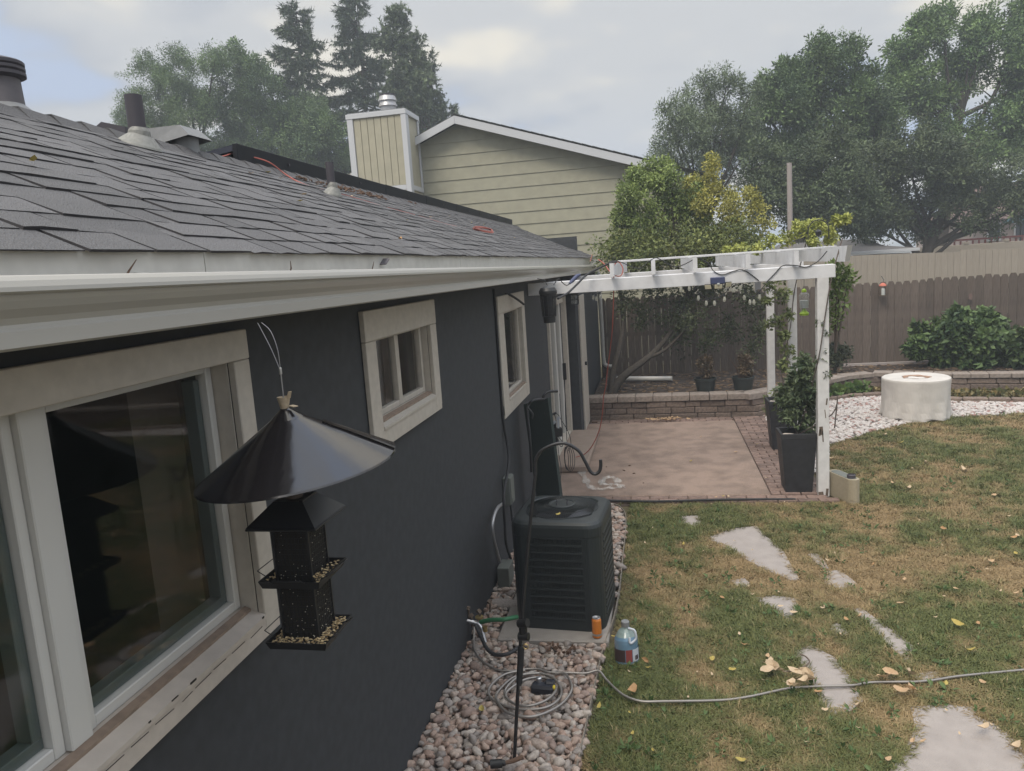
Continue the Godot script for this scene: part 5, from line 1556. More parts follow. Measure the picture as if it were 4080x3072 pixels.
	g.lathe(o + Vector3(0.0, -0.03, 0.058), [Vector2(0.0, -0.016), Vector2(0.012, -0.012), Vector2(0.016, 0.0), Vector2(0.014, 0.01)], 10)
	part(s, "sensor", g, "frost")
	s = thing("wire_ornament", "small black wire arch ornament standing on top of the pergola among the vines", "ornament", [Vector3(3.206,2.751,-9.100)][0])
	o = s.position
	g = G.new()
	var arc := []
	for k in 15: arc.append(o + Vector3(0.11 * cos(PI * k / 14.0), 0.06 + 0.12 * sin(PI * k / 14.0), 0))
	arc.push_front(o + Vector3(0.11, -0.04, 0))
	arc.append(o + Vector3(-0.11, -0.04, 0))
	g.tube(arc, 0.006, 5)
	g.lathe(o + Vector3(0, 0.03, 0), [Vector2(0.0, -0.04), Vector2(0.03, -0.02), Vector2(0.035, 0.02), Vector2(0.0, 0.05)], 10)
	part(s, "arch", g, "black_metal")
	s = thing("porch_lantern", "black framed porch lantern under the eave by the sliding door", "lantern", [Vector3(0.207,2.117,-11.200)][0])
	o = s.position
	g = G.new()
	for sx2 in [-1, 1]:
		for sz in [-1, 1]: g.box(o + Vector3(sx2 * 0.05, 0, sz * 0.05), Vector3(0.012, 0.16, 0.012))
	for yy in [-0.075, 0.0, 0.07]:
		for sx2 in [-1, 1]:
			g.box(o + Vector3(sx2 * 0.05, yy, 0), Vector3(0.01, 0.01, 0.1))
			g.box(o + Vector3(0, yy, sx2 * 0.05), Vector3(0.1, 0.01, 0.01))
	g.bbox(o + Vector3(0, 0.09, 0), Vector3(0.14, 0.03, 0.14), 0.008)
	g.box(o + Vector3(-0.06, 0.11, 0), Vector3(0.16, 0.03, 0.03))
	part(s, "frame", g, "black_metal")
	g = G.new()
	g.box(o, Vector3(0.085, 0.14, 0.085))
	part(s, "pane", g, "clear")
	# wasp trap
	s = thing("wasp_trap", "lime green and clear hanging insect trap beside the front pergola post", "insect trap", [Vector3(2.957,2.041,-8.600)][0])
	o = s.position
	g = G.new()
	g.lathe(o, [Vector2(0.052, -0.02), Vector2(0.05, 0.06), Vector2(0.055, 0.075), Vector2(0.045, 0.105), Vector2(0.02, 0.12)], 18)
	g.lathe(o, [Vector2(0.04, -0.085), Vector2(0.047, -0.02), Vector2(0.052, -0.02)], 18)
	part(s, "bottle", g, "clear")
	g = G.new()
	g.lathe(o, [Vector2(0.0, -0.055), Vector2(0.044, -0.05), Vector2(0.046, 0.03), Vector2(0.0, 0.035)], 18)
	part(s, "liquid", g, "frost")
	g = G.new()
	g.lathe(o, [Vector2(0.022, 0.118), Vector2(0.027, 0.125), Vector2(0.022, 0.145), Vector2(0.01, 0.155), Vector2(0, 0.157)], 14)
	part(s, "cap", g, "lime")
	g = G.new()
	g.lathe(o, [Vector2(0.0, -0.135), Vector2(0.045, -0.13), Vector2(0.05, -0.11), Vector2(0.03, -0.085), Vector2(0.012, -0.055), Vector2(0.0, -0.05)], 16)
	part(s, "base_funnel", g, "lime")
	g = G.new()
	g.tube([o + Vector3(0, 0.155, 0), o + Vector3(0, 0.26, 0.01), o + Vector3(0.0, 0.33, 0.2)], 0.003, 4)
	part(s, "string", g, "wire")
	# planters
	planter("tall black square planter nearest, full of leafy vine, against the front post", Vector3(2.83, 0.0, -8.42), 0.37, 0.27, 0.675)
	planter("tall black square planter further back beside the patio slab", Vector3(2.97, 0.0, -10.3), 0.38, 0.27, 0.68)
	for q in [[Vector3(2.72, 0.66, -8.28), "pale stone on the soil of the nearest black planter"], [Vector3(2.85, 0.66, -10.2), "pale flat stone on the rim of the further black planter"]]:
		var o2 := mi(self, "stone", stone_mesh(12, 0.5), M["pebble6"], Transform3D(Basis(Vector3.UP, 0.5).scaled(Vector3(0.06, 0.05, 0.04)), q[0]))
		tag(o2, q[1], "stone")
	# vine in the near planter climbing the posts
	s = thing("climbing_vine", "dark green climbing vine growing from the nearest planter up the posts", "vine", Vector3(2.85, 0.63, -8.45))
	g = G.new()
	var root := Vector3(2.85, 0.62, -8.45)
	for path in [[root, Vector3(2.95, 1.0, -8.4), Vector3(3.02, 1.5, -8.18), Vector3(3.08, 1.9, -8.18), Vector3(3.15, 2.3, -8.2), Vector3(3.3, 2.7, -8.4)], [root, Vector3(3.15, 0.9, -8.18), Vector3(3.2, 1.1, -8.17), Vector3(3.17, 0.75, -8.17)], [Vector3(2.9, 0.62, -10.3), Vector3(3.1, 1.2, -10.8), Vector3(3.2, 1.6, -10.92), Vector3(3.26, 2.1, -10.92), Vector3(3.35, 2.7, -10.6)], [root, Vector3(2.75, 1.0, -8.5), Vector3(2.7, 1.3, -8.5)], [root, Vector3(2.9, 1.0, -8.6), Vector3(2.85, 1.4, -8.6)]]:
		g.tube(smooth_path(path, 5), 0.007, 5)
	part(s, "stems", g, "bark_grey")
	var vl := sprig_mesh(41, 8, 0.05, 0.085, 0.045, 0.3)
	leafy(s, "leaves", [[Vector3(2.863,0.800,-8.450),0.11],[Vector3(2.793,0.982,-8.450),0.13],[Vector3(2.935,0.926,-8.450),0.13],[Vector3(2.913,1.105,-8.450),0.13],[Vector3(2.818,1.159,-8.450),0.10],[Vector3(3.007,1.025,-8.450),0.09],[Vector3(2.743,0.829,-8.450),0.07],[Vector3(2.957,0.720,-8.450),0.08],[Vector3(2.984,1.178,-8.450),0.08],[Vector3(2.867,1.334,-8.450),0.10],[Vector3(2.985,1.329,-8.450),0.06],[Vector3(2.697,0.959,-8.450),0.07],[Vector3(3.029,0.770,-8.450),0.06],[Vector3(2.722,1.086,-8.450),0.07],[Vector3(2.915,1.432,-8.450),0.07]], 1500, vl, "leaf", Color(0.03, 0.055, 0.024), Color(0.12, 0.155, 0.07), 0.9, 0.55, 0.9)
	leafy(s, "upper_leaves", [[Vector3(3.076,1.549,-8.250),0.03],[Vector3(3.041,1.840,-8.250),0.03],[Vector3(3.095,1.741,-8.250),0.04],[Vector3(3.049,1.453,-8.250),0.04],[Vector3(3.107,1.304,-8.250),0.03],[Vector3(3.087,1.981,-8.250),0.03]], 1900, vl, "leaf", Color(0.03, 0.05, 0.02), Color(0.09, 0.12, 0.05), 0.7, 0.5, 0.3)
	leafy(s, "back_leaves", [[Vector3(2.939,0.641,-10.600),0.13],[Vector3(2.895,0.481,-10.600),0.10],[Vector3(3.046,2.019,-10.600),0.10],[Vector3(2.871,2.153,-10.600),0.06],[Vector3(2.953,1.653,-10.600),0.11],[Vector3(3.039,1.461,-10.600),0.09],[Vector3(3.102,1.769,-10.600),0.07],[Vector3(3.019,2.266,-10.600),0.07],[Vector3(3.126,1.269,-10.600),0.07],[Vector3(3.082,1.082,-10.600),0.09],[Vector3(2.838,1.970,-10.600),0.05]], 750, vl, "leaf", Color(0.055, 0.08, 0.025), Color(0.16, 0.19, 0.06), 0.9, 0.5, 0.6)
	leafy(s, "top_leaves", [[Vector3(3.308,2.842,-10.400),0.12],[Vector3(3.449,2.919,-10.400),0.09],[Vector3(3.588,2.821,-10.400),0.07],[Vector3(3.700,2.929,-10.400),0.05],[Vector3(3.081,2.771,-10.400),0.11],[Vector3(2.851,2.729,-10.400),0.10],[Vector3(3.700,2.958,-10.400),0.04],[Vector3(3.810,2.967,-10.400),0.03],[Vector3(3.196,2.909,-10.400),0.06],[Vector3(2.502,2.664,-10.400),0.08],[Vector3(2.326,2.647,-10.400),0.06],[Vector3(3.392,2.719,-10.400),0.11],[Vector3(3.644,2.701,-10.400),0.07],[Vector3(2.734,2.648,-10.400),0.07]], 800, vl, "leaf", Color(0.17, 0.21, 0.045), Color(0.40, 0.42, 0.11), 0.85, 0.45, 0.6, 8)
	# beige box beside the post
	s = thing("beige_caddy", "beige plastic long narrow bin standing on the grass by the front post", "bin", Vector3(3.25, 0, -8.13))
	o = s.position
	g = G.new()
	var poly := PackedVector2Array()
	for k in 10: poly.append(Vector2(0.062 * cos(PI * k / 9.0), 0.16 + 0.062 * sin(PI * k / 9.0)))
	for k in 10: poly.append(Vector2(-0.062 * cos(PI * k / 9.0), -0.16 - 0.062 * sin(PI * k / 9.0)))
	var bs2 := Basis(Vector3.UP, 0.35)
	g.prism(poly, Transform3D(bs2 * Basis(Vector3.RIGHT, Vector3.BACK, Vector3.UP), o), 0.26)
	part(s, "body", g, "beige_plastic")
	var inner := PackedVector2Array()
	for q in poly: inner.append(q * 0.82)
	g = G.new()
	g.prism(inner, Transform3D(bs2 * Basis(Vector3.RIGHT, Vector3.BACK, Vector3.UP), o + Vector3(0, 0.259, 0)), 0.004)
	part(s, "lid", g, "box_grey")
	g = G.new()
	g.lathe(o + bs2 * Vector3(0, 0.263, 0.13), [Vector2(0.042, 0), Vector2(0.042, 0.03), Vector2(0.03, 0.038), Vector2(0.028, 0.01), Vector2(0, 0.01)], 14)
	part(s, "knob", g, "pipe_dark")
	# fire pit
	s = thing("fire_pit", "round fire pit under a white fabric cover on the white gravel", "fire pit", Vector3(5.18, 0, -12.12))
	o = s.position
	g = G.new()
	var seg := 72
	var prof := [[0.475, 0.0], [0.478, 0.06], [0.47, 0.14], [0.462, 0.29], [0.462, 0.46], [0.466, 0.590], [0.462, 0.611], [0.445, 0.621], [0.30, 0.617], [0.19, 0.615], [0.175, 0.603], [0.0, 0.585]]
	var ringv := func(i: int, k: int) -> Vector3:
		var a := TAU * k / seg
		var r: float = prof[i][0]
		var low := clampf(1.0 - prof[i][1] / 0.45, 0, 1)
		if prof[i][1] < 0.5: r += low * (0.016 * sin(a * 7.0 + 1.0) + 0.012 * sin(a * 13.0 + prof[i][1] * 9.0)) - 0.004 * sin(a * 5.0)
		var y: float = prof[i][1]
		if i == 0: y = 0.01 + 0.015 * (1.0 + sin(a * 6.0))
		return o + Vector3(cos(a) * r, y, sin(a) * r)
	for i in prof.size() - 1:
		for k in seg:
			var a: Vector3 = ringv.call(i, k); var b: Vector3 = ringv.call(i, k + 1); var c: Vector3 = ringv.call(i + 1, k + 1); var d: Vector3 = ringv.call(i + 1, k)
			g.quado(a, b, c, d, (a + c) / 2 - o - Vector3(0, 0.2, 0))
	part(s, "cover", g, "cover")
	g = G.new()
	for k in 40:
		var a0 := TAU * k / 40.0
		var a1 := TAU * (k + 1) / 40.0
		var rr := func(a: float, w: float) -> Vector3: return o + Vector3(cos(a), 0, sin(a)) * (0.165 + 0.012 * sin(a * 3.0) + w * (0.026 + 0.016 * sin(a * 5.0 + 1.0))) + Vector3(0, 0.618 if w > 0 else 0.604, 0)
		g.quado(rr.call(a0, -1.0), rr.call(a1, -1.0), rr.call(a1, 1.0), rr.call(a0, 1.0), Vector3.UP)
	part(s, "rust_stain", g, "cover_stain")
	# potted plants on the bed behind the wall
	for k in 2:
		var c := Vector3([2.15, 2.76][k], 0.33, -12.85)
		s = thing("flower_pot", ["left dark green plastic pot with a dry spiky plant on the retaining wall", "right dark green plastic pot with a dry bushy plant near the back planter"][k], "pot", c)
		g = G.new()
		g.lathe(c, [Vector2(0.0, 0.0), Vector2(0.13, 0.0), Vector2(0.17, 0.24), Vector2(0.185, 0.245), Vector2(0.185, 0.28), Vector2(0.165, 0.28), Vector2(0.16, 0.25), Vector2(0, 0.25)], 22)
		part(s, "pot", g, "pot_green")
		g = G.new()
		for i in 34:
			var d := (rdir() * 0.55 + Vector3(0, 1.1, 0)).normalized()
			var L := rnd(0.2, 0.5)
			var b0 := c + Vector3(rnd(-0.07, 0.07), 0.25, rnd(-0.07, 0.07))
			g.tube([b0, b0 + d * L * 0.6, b0 + d * L + Vector3(0, -0.03, 0)], [0.006, 0.005, 0.001], 4, false)
		part(s, "stalks", g, "bark_grey" if k == 0 else "brown_leaf")
		leafy(s, "leaves", [[c + Vector3(0, 0.42, 0), 0.16], [c + Vector3(0.03, 0.55, 0), 0.1]], 2200, vl, "leaf", Color(0.06, 0.05, 0.03), Color(0.15, 0.10, 0.055), 0.8, 0.5, 0.3)
	# drain pipe lying on the bed
	g = G.new()
	var dp := [Vector3(0.594,0.400,-14.513),Vector3(1.631,0.400,-14.249)]
	g.tube([dp[0], dp[1]], 0.045, 10)
	single("drain_pipe", g, "vinyl", "white plastic drain pipe lying on the bed behind the leaning tree trunk", "pipe")
	for q in [Vector3(1.144,0.360,-14.175),Vector3(1.896,0.360,-16.256),Vector3(2.011,0.360,-13.753),Vector3(2.758,0.360,-14.001),Vector3(2.958,0.360,-14.340),Vector3(1.521,0.360,-13.763),Vector3(0.940,0.360,-13.739)]: dry_leaf(q, 0.07, 2, "pale dry leaf on the dark bed below the fruit tree", "dry leaves in the planting bed")
func wall_things() -> void:
	# bug zapper
	var t := thing("bug_zapper", "black cylindrical bug zapper hanging below the gutter in front of the pergola", "bug zapper", Vector3(0.407, 2.094, -7.0))
	var o := t.position
	var g := G.new()
	g.lathe(o, [Vector2(0.0, 0.345), Vector2(0.03, 0.34), Vector2(0.08, 0.325), Vector2(0.101, 0.295), Vector2(0.101, 0.27), Vector2(0.094, 0.265), Vector2(0.094, 0.25), Vector2(0.0, 0.25)], 26)
	part(t, "hood", g, "black_plastic")
	g = G.new()
	g.lathe(o, [Vector2(0.0, 0.0), Vector2(0.066, 0.0), Vector2(0.07, 0.055), Vector2(0.078, 0.06), Vector2(0.0, 0.062)], 26)
	part(t, "tray", g, "black_plastic")
	g = G.new()
	for i in 15:
		var y := 0.068 + i * 0.0125
		var r := 0.077 + 0.014 * i / 15.0
		g.lathe(o, [Vector2(r - 0.006, y), Vector2(r, y), Vector2(r, y + 0.0045), Vector2(r - 0.006, y + 0.0045)], 26)
	for k in 8:
		var a := TAU * k / 8
		g.tube([o + Vector3(cos(a) * 0.073, 0.06, sin(a) * 0.073), o + Vector3(cos(a) * 0.087, 0.255, sin(a) * 0.087)], 0.006, 5)
	part(t, "guard", g, "black_plastic")
	g = G.new()
	g.lathe(o, [Vector2(0.05, 0.06), Vector2(0.056, 0.25)], 18)
	part(t, "grid", g, "pipe_dark")
	g = G.new()
	g.tube([o + Vector3(0, 0.34, 0), o + Vector3(-0.03, 0.40, 0), o + Vector3(-0.11, 0.415, 0)], 0.004, 5)
	part(t, "hanger", g, "black_metal")
	t.scale = Vector3(0.84, 1.0, 0.84)
	# heavy black cables
	g = G.new()
	var c := [Vector3(0.485,2.309,-7.100),Vector3(0.502,2.321,-7.300),Vector3(0.528,2.342,-7.600),Vector3(0.593,2.414,-7.900),Vector3(0.674,2.498,-8.100),Vector3(0.800,2.559,-8.180),Vector3(0.930,2.608,-8.180),Vector3(0.996,2.616,-8.150)]
	g.tube(smooth_path(c, 5), 0.011, 6)
	single("power_cable", g, "rubber", "thick black power cable sloping up from the bug zapper to the pergola beam", "cable")
	t = thing("inline_plug", "dark blue cable plug on a thin black lead above the bug zapper", "plug", [Vector3(0.572,2.477,-7.900)][0])
	g = G.new()
	g.tube(smooth_path([Vector3(0.440,2.439,-7.200),Vector3(0.452,2.488,-7.500),Vector3(0.473,2.448,-7.600),Vector3(0.503,2.413,-7.700),Vector3(0.530,2.433,-7.800)], 5), 0.005, 5)
	part(t, "lead", g, "rubber")
	g = G.new()
	g.tube([Vector3(0.518,2.426,-7.850),Vector3(0.539,2.448,-7.900),Vector3(0.586,2.494,-7.950),Vector3(0.614,2.507,-8.000)], [0.012, 0.02, 0.022, 0.014], 8)
	part(t, "plug", g, "navy")
	g = G.new()
	g.tube(smooth_path([Vector3(-0.019,2.369,-7.000),Vector3(0.025,2.385,-7.000),Vector3(0.084,2.324,-7.150),Vector3(0.119,2.265,-7.300)], 5), 0.011, 6)
	single("power_cable", g, "rubber", "short black cable crossing the top corner of the third window", "cable")
	g = G.new()
	var wc := [Vector3(0.012, 2.45, -6.46), Vector3(0.012, 1.9, -6.46), Vector3(0.014, 1.3, -6.45), Vector3(0.05, 0.95, -6.42)]
	wc.append_array([Vector3(0.100,0.781,-5.879),Vector3(0.100,0.540,-5.836),Vector3(0.100,0.372,-5.830),Vector3(0.100,0.172,-5.979)])
	g.tube(smooth_path(wc, 4), 0.012, 6)
	single("wall_cable", g, "rubber", "black cable running straight down the wall beside the third window", "cable")
	# disconnect box, conduit and whip
	t = thing("electrical_box", "grey green electrical disconnect box on the wall above the condenser", "electrical box", Vector3(0.03, 0.65, -6.28))
	g = G.new()
	g.bspan(Vector3(0.004, 0.55, -6.44), Vector3(0.07, 0.80, -6.28), 0.005)
	part(t, "box", g, "box_grey")
	g = G.new()
	g.bspan(Vector3(0.07, 0.555, -6.435), Vector3(0.078, 0.795, -6.285), 0.003)
	part(t, "door", g, "box_grey")
	g = G.new()
	g.tube(smooth_path([Vector3(0.060,0.659,-6.006),Vector3(0.060,0.691,-5.829),Vector3(0.060,0.686,-5.670),Vector3(0.060,0.629,-5.556),Vector3(0.060,0.514,-5.564),Vector3(0.060,0.381,-5.643),Vector3(0.060,0.256,-5.719)], 5), 0.014, 8)
	var cd := part(t, "conduit", g, "flue")
	g = G.new()
	g.bspan(Vector3(0.03, 0.02, -5.92), Vector3(0.13, 0.2, -5.72), 0.006)
	part(t, "junction_box", g, "box_grey")
	g = G.new()
	g.tube(smooth_path([Vector3(0.06, 0.62, -6.33), Vector3(0.1, 0.4, -6.2), Vector3(0.2, 0.28, -5.9), Vector3(0.32, 0.25, -5.62)], 5), 0.017, 7)
	single("line_set", g, "rubber", "black insulated pipe curving from the wall into the condenser", "pipe")
	var sb := mi(self, "long_stone", stone_mesh(33, 0.5, 0.1), M["pebble4"], Transform3D(Basis(Vector3.UP, 0.9).scaled(Vector3(0.17, 0.07, 0.07)), Vector3(0.16, 0.03, -5.42)))
	tag(sb, "long pale smooth stone between the wall and the condenser", "stone")
	# folded lounger leaning on the wall
	t = thing("folded_lounger", "folded dark green canvas lounger with black tube frame leaning on the wall", "chair", Vector3(0.2, 0, -7.1))
	g = G.new()
	g.hexa([Vector3(0.13, 0.05, -7.35), Vector3(0.4, 0.05, -7.2), Vector3(0.42, 0.05, -7.24), Vector3(0.15, 0.05, -7.39), Vector3(0.06, 1.28, -7.25), Vector3(0.33, 1.36, -7.1), Vector3(0.35, 1.36, -7.14), Vector3(0.08, 1.28, -7.29)])
	part(t, "canvas", g, "green_cloth")
	g = G.new()
	g.tube(smooth_path([Vector3(0.162,0.683,-6.900),Vector3(0.166,0.979,-6.900),Vector3(0.152,1.218,-6.950),Vector3(0.153,1.311,-7.000),Vector3(0.192,1.354,-7.000),Vector3(0.244,1.358,-7.050),Vector3(0.294,1.350,-7.100)], 5), 0.014, 7)
	g.tube(smooth_path([Vector3(0.284,1.354,-7.100),Vector3(0.293,1.384,-7.100),Vector3(0.317,1.409,-7.120),Vector3(0.358,1.416,-7.150),Vector3(0.414,1.408,-7.200)], 5), 0.014, 7)
	g.tube(smooth_path([Vector3(0.187,1.195,-6.950),Vector3(0.200,1.231,-6.950),Vector3(0.180,1.268,-6.950),Vector3(0.160,1.287,-6.970)], 4), 0.01, 6)
	part(t, "frame", g, "black_metal")
	g = G.new()
	g.tube(smooth_path([Vector3(0.281,1.301,-7.150),Vector3(0.287,1.218,-7.150),Vector3(0.307,1.180,-7.150),Vector3(0.359,1.180,-7.200),Vector3(0.390,1.194,-7.200)], 4), 0.012, 6)
	part(t, "bracket", g, "black_metal")
	# power adapter, tags and coiled lead
	t = thing("power_adapter", "black power adapter with white paper tags hanging by the sliding door", "adapter", [Vector3(0.158,0.623,-8.900)][0])
	o = t.position
	g = G.new()
	g.bbox(o, Vector3(0.1, 0.11, 0.07), 0.008, Basis(Vector3.UP, 0.3))
	g.bbox(o + Vector3(-0.04, 0.07, 0.01), Vector3(0.05, 0.08, 0.05), 0.006)
	g.bbox(o + Vector3(-0.02, -0.09, 0.01), Vector3(0.035, 0.07, 0.035), 0.006)
	part(t, "body", g, "black_plastic")
	g = G.new()
	g.bar([Vector3(0.075,0.708,-8.800)][0], [Vector3(0.152,0.780,-8.800)][0], 0.003, 0.035)
	g.bar([Vector3(0.174,0.817,-8.820)][0], [Vector3(0.201,0.798,-8.820)][0], 0.003, 0.05)
	g.bar([Vector3(0.182,0.798,-8.820)][0], [Vector3(0.181,0.687,-8.820)][0], 0.02, 0.003)
	part(t, "paper_tag", g, "label_white")
	g = G.new()
	g.tube(smooth_path([Vector3(0.154,0.897,-8.700),Vector3(0.158,0.803,-8.800),Vector3(0.145,0.700,-8.850),Vector3(0.141,0.652,-8.900)], 4), 0.005, 5)
	g.tube(smooth_path([Vector3(0.140,0.900,-8.600),Vector3(0.154,0.902,-8.700),Vector3(0.182,0.848,-8.850),Vector3(0.214,0.742,-8.950),Vector3(0.258,0.636,-9.000),Vector3(0.294,0.531,-9.000),Vector3(0.297,0.426,-9.000),Vector3(0.261,0.360,-9.000)], 4), 0.004, 5)
	g.tube(smooth_path([Vector3(0.159,0.567,-8.900),Vector3(0.199,0.488,-8.950),Vector3(0.203,0.443,-8.900),Vector3(0.176,0.453,-8.900),Vector3(0.153,0.548,-8.900),Vector3(0.165,0.450,-8.800),Vector3(0.186,0.363,-8.700),Vector3(0.228,0.269,-8.500),Vector3(0.225,0.171,-8.400)], 4), 0.0045, 5)
	g.tube(smooth_path([Vector3(0.195,1.079,-9.000),Vector3(0.196,0.855,-9.000),Vector3(0.203,0.666,-9.000),Vector3(0.197,0.476,-9.000)], 4), 0.004, 5)
	g.tube(smooth_path([Vector3(0.256,1.229,-9.100),Vector3(0.244,0.928,-9.100),Vector3(0.237,0.643,-9.100),Vector3(0.246,0.444,-9.050)], 4), 0.004, 5)
	part(t, "lead", g, "rubber")
	t = thing("coiled_lead", "hank of coiled black cable hanging low by the sliding door", "cable", [Vector3(0.255,0.265,-9.000)][0])
	g = G.new()
	for k in 4:
		var dx := rnd(-30, 30)
		var pts := []
		for a in 17:
			var an := TAU * a / 16.0
			var w := 30.0 + 6.0 * k
			pts.append(t.position + Vector3(0.0016 * ((w - 18.0) * 1.3 * cos(an) + 9 * k - 14), 0.0018 * (80.0 + 4.0 * k) * sin(an), 0.005 * k))
		g.tube(pts, 0.004, 5, false)
	part(t, "coil", g, "rubber")

func condenser() -> void:
	var g := G.new()
	g.bspan(Vector3(0.2, -0.05, -5.78), Vector3(0.985, 0.045, -4.85), 0.012)
	single("condenser_pad", g, "concrete", "pale concrete pad under the condenser unit", "pad")
	var t := thing("condenser", "dark grey air conditioner condenser unit with round top fan grille", "air conditioner", Vector3(0.655, 0.047, -5.32))
	var o := t.position
	var hw := 0.325
	var H := 0.80
	var ring := func(hh: float, rc: float) -> PackedVector2Array:
		var p := PackedVector2Array()
		for q in [[1, 1, 0.0], [-1, 1, 0.5], [-1, -1, 1.0], [1, -1, 1.5]]:
			for k in 7:
				var a: float = PI * q[2] + PI / 2 * k / 6.0
				p.append(Vector2(q[0] * (hh - rc) + rc * cos(a), q[1] * (hh - rc) + rc * sin(a)))
		return p
	var wallp := func(p: PackedVector2Array, p2: PackedVector2Array, y0: float, y1: float, gg: G) -> void:
		for k in p.size():
			var l := (k + 1) % p.size()
			var a := o + Vector3(p[k].x, y0, p[k].y); var b := o + Vector3(p[l].x, y0, p[l].y)
			var c := o + Vector3(p2[l].x, y1, p2[l].y); var d := o + Vector3(p2[k].x, y1, p2[k].y)
			gg.quado(a, b, c, d, Vector3(p[k].x + p[l].x, (p[k].length() - p2[k].length()) * 8.0, p[k].y + p[l].y))
	g = G.new()
	g.span(o + Vector3(-hw + 0.05, 0.03, -hw + 0.05), o + Vector3(hw - 0.05, H - 0.1, hw - 0.05))
	part(t, "coil", g, "ac_coil")
	g = G.new()
	var P0: PackedVector2Array = ring.call(hw, 0.11)
	var P1: PackedVector2Array = ring.call(hw + 0.004, 0.113)
	var Pin: PackedVector2Array = ring.call(hw - 0.03, 0.09)
	wallp.call(P0, P0, 0.0, 0.07, g)
	part(t, "base_pan", g, "ac_case")
	g = G.new()
	wallp.call(P0, P1, H - 0.115, H - 0.105, g)
	wallp.call(P1, P1, H - 0.105, H - 0.045, g)
	wallp.call(P1, ring.call(hw - 0.002, 0.112), H - 0.045, H - 0.024, g)
	wallp.call(ring.call(hw - 0.002, 0.112), ring.call(hw - 0.018, 0.105), H - 0.024, H - 0.008, g)
	wallp.call(ring.call(hw - 0.018, 0.105), ring.call(hw - 0.03, 0.1), H - 0.008, H - 0.003, g)
	# top deck with a round opening
	var R := 0.275
	var outer: PackedVector2Array = ring.call(hw - 0.03, 0.1)
	var m := outer.size()
	for k in m:
		var l := (k + 1) % m
		var a := outer[k]; var b := outer[l]
		var ia := a.normalized() * (R + 0.02); var ib := b.normalized() * (R + 0.02)
		var ja := a.normalized() * R; var jb := b.normalized() * R
		g.quado(o + Vector3(a.x, H - 0.003, a.y), o + Vector3(b.x, H - 0.003, b.y), o + Vector3(ib.x, H + 0.004, ib.y), o + Vector3(ia.x, H + 0.004, ia.y), Vector3.UP)
		g.quado(o + Vector3(ja.x, H - 0.012, ja.y), o + Vector3(jb.x, H - 0.012, jb.y), o + Vector3(ib.x, H + 0.004, ib.y), o + Vector3(ia.x, H + 0.004, ia.y), Vector3.UP)
		g.quado(o + Vector3(ja.x, H - 0.012, ja.y), o + Vector3(jb.x, H - 0.012, jb.y), o + Vector3(jb.x, H - 0.14, jb.y), o + Vector3(ja.x, H - 0.14, ja.y), -Vector3(ja.x, 0, ja.y))
	part(t, "top_cap", g, "ac_case")
	# corner posts
	for q in [[1, 1, 0.0], [-1, 1, 0.5], [-1, -1, 1.0], [1, -1, 1.5]]:
		g = G.new()
		var arc := []
		arc.append(Vector2(q[0] * hw, q[1] * (hw - 0.13)) if q[0] * q[1] > 0 else Vector2(q[0] * (hw - 0.13), q[1] * hw))
		for k in 7:
			var a: float = PI * q[2] + PI / 2 * k / 6.0
			arc.append(Vector2(q[0] * (hw - 0.11) + 0.11 * cos(a), q[1] * (hw - 0.11) + 0.11 * sin(a)))
		arc.append(Vector2(q[0] * (hw - 0.13), q[1] * hw) if q[0] * q[1] > 0 else Vector2(q[0] * hw, q[1] * (hw - 0.13)))
		for k in arc.size() - 1:
			var a: Vector2 = arc[k]; var b: Vector2 = arc[k + 1]
			g.quado(o + Vector3(a.x, 0.07, a.y), o + Vector3(b.x, 0.07, b.y), o + Vector3(b.x, H - 0.115, b.y), o + Vector3(a.x, H - 0.115, a.y), Vector3(a.x + b.x, 0, a.y + b.y))
		part(t, "corner_post", g, "ac_case")
	# louvred bands and the fine slats between them
	var dirs := [Basis(), Basis(Vector3.UP, PI / 2), Basis(Vector3.UP, PI), Basis(Vector3.UP, -PI / 2)]
	var slat := G.new()
	for d in dirs:
		for i in 12:
			g = G.new()
			var y := 0.075 + i * 0.0545
			g.prism(PackedVector2Array([Vector2(-hw + 0.02, y), Vector2(-hw - 0.005, y + 0.001), Vector2(-hw - 0.005, y + 0.012), Vector2(-hw + 0.02, y + 0.02)]), Transform3D(d * Basis(Vector3(0, 0, -1), Vector3.UP, Vector3(1, 0, 0)), o + d * Vector3(-hw + 0.128, 0, 0)), 2.0 * hw - 0.256)
			part(t, "louver_band", g, "ac_case")
		for k in 37:
			var x := -hw + 0.133 + k * 0.0118
			slat.box(o + d * Vector3(x, 0.385, hw - 0.005), Vector3(0.0072, 0.62, 0.012), d)
	part(t, "grille_slats", slat, "ac_case", "stuff")
	# fan and guard
	g = G.new()
	for k in 3:
		var a := TAU * k / 3 + 0.5
		var bs := Basis(Vector3.UP, a)
		var poly := PackedVector2Array([Vector2(0.05, -0.05), Vector2(0.15, -0.12), Vector2(0.26, -0.13), Vector2(0.27, 0.02), Vector2(0.2, 0.09), Vector2(0.05, 0.04)])
		g.prism(poly, Transform3D(bs * Basis(Vector3.RIGHT, 0.35) * Basis(Vector3.RIGHT, Vector3.BACK, Vector3.UP), o + Vector3(0, H - 0.12, 0)), 0.003)
	part(t, "fan_blades", g, "flue_dark")
	g = G.new()
	for k in 90:
		var a := TAU * k / 90
		var e := Vector3(cos(a), 0, sin(a))
		g.tube([o + e * 0.09 + Vector3(0, H + 0.028, 0), o + e * 0.2 + Vector3(0, H + 0.022, 0), o + e * 0.265 + Vector3(0, H + 0.004, 0), o + e * 0.277 + Vector3(0, H - 0.01, 0)], 0.0017, 3, false)
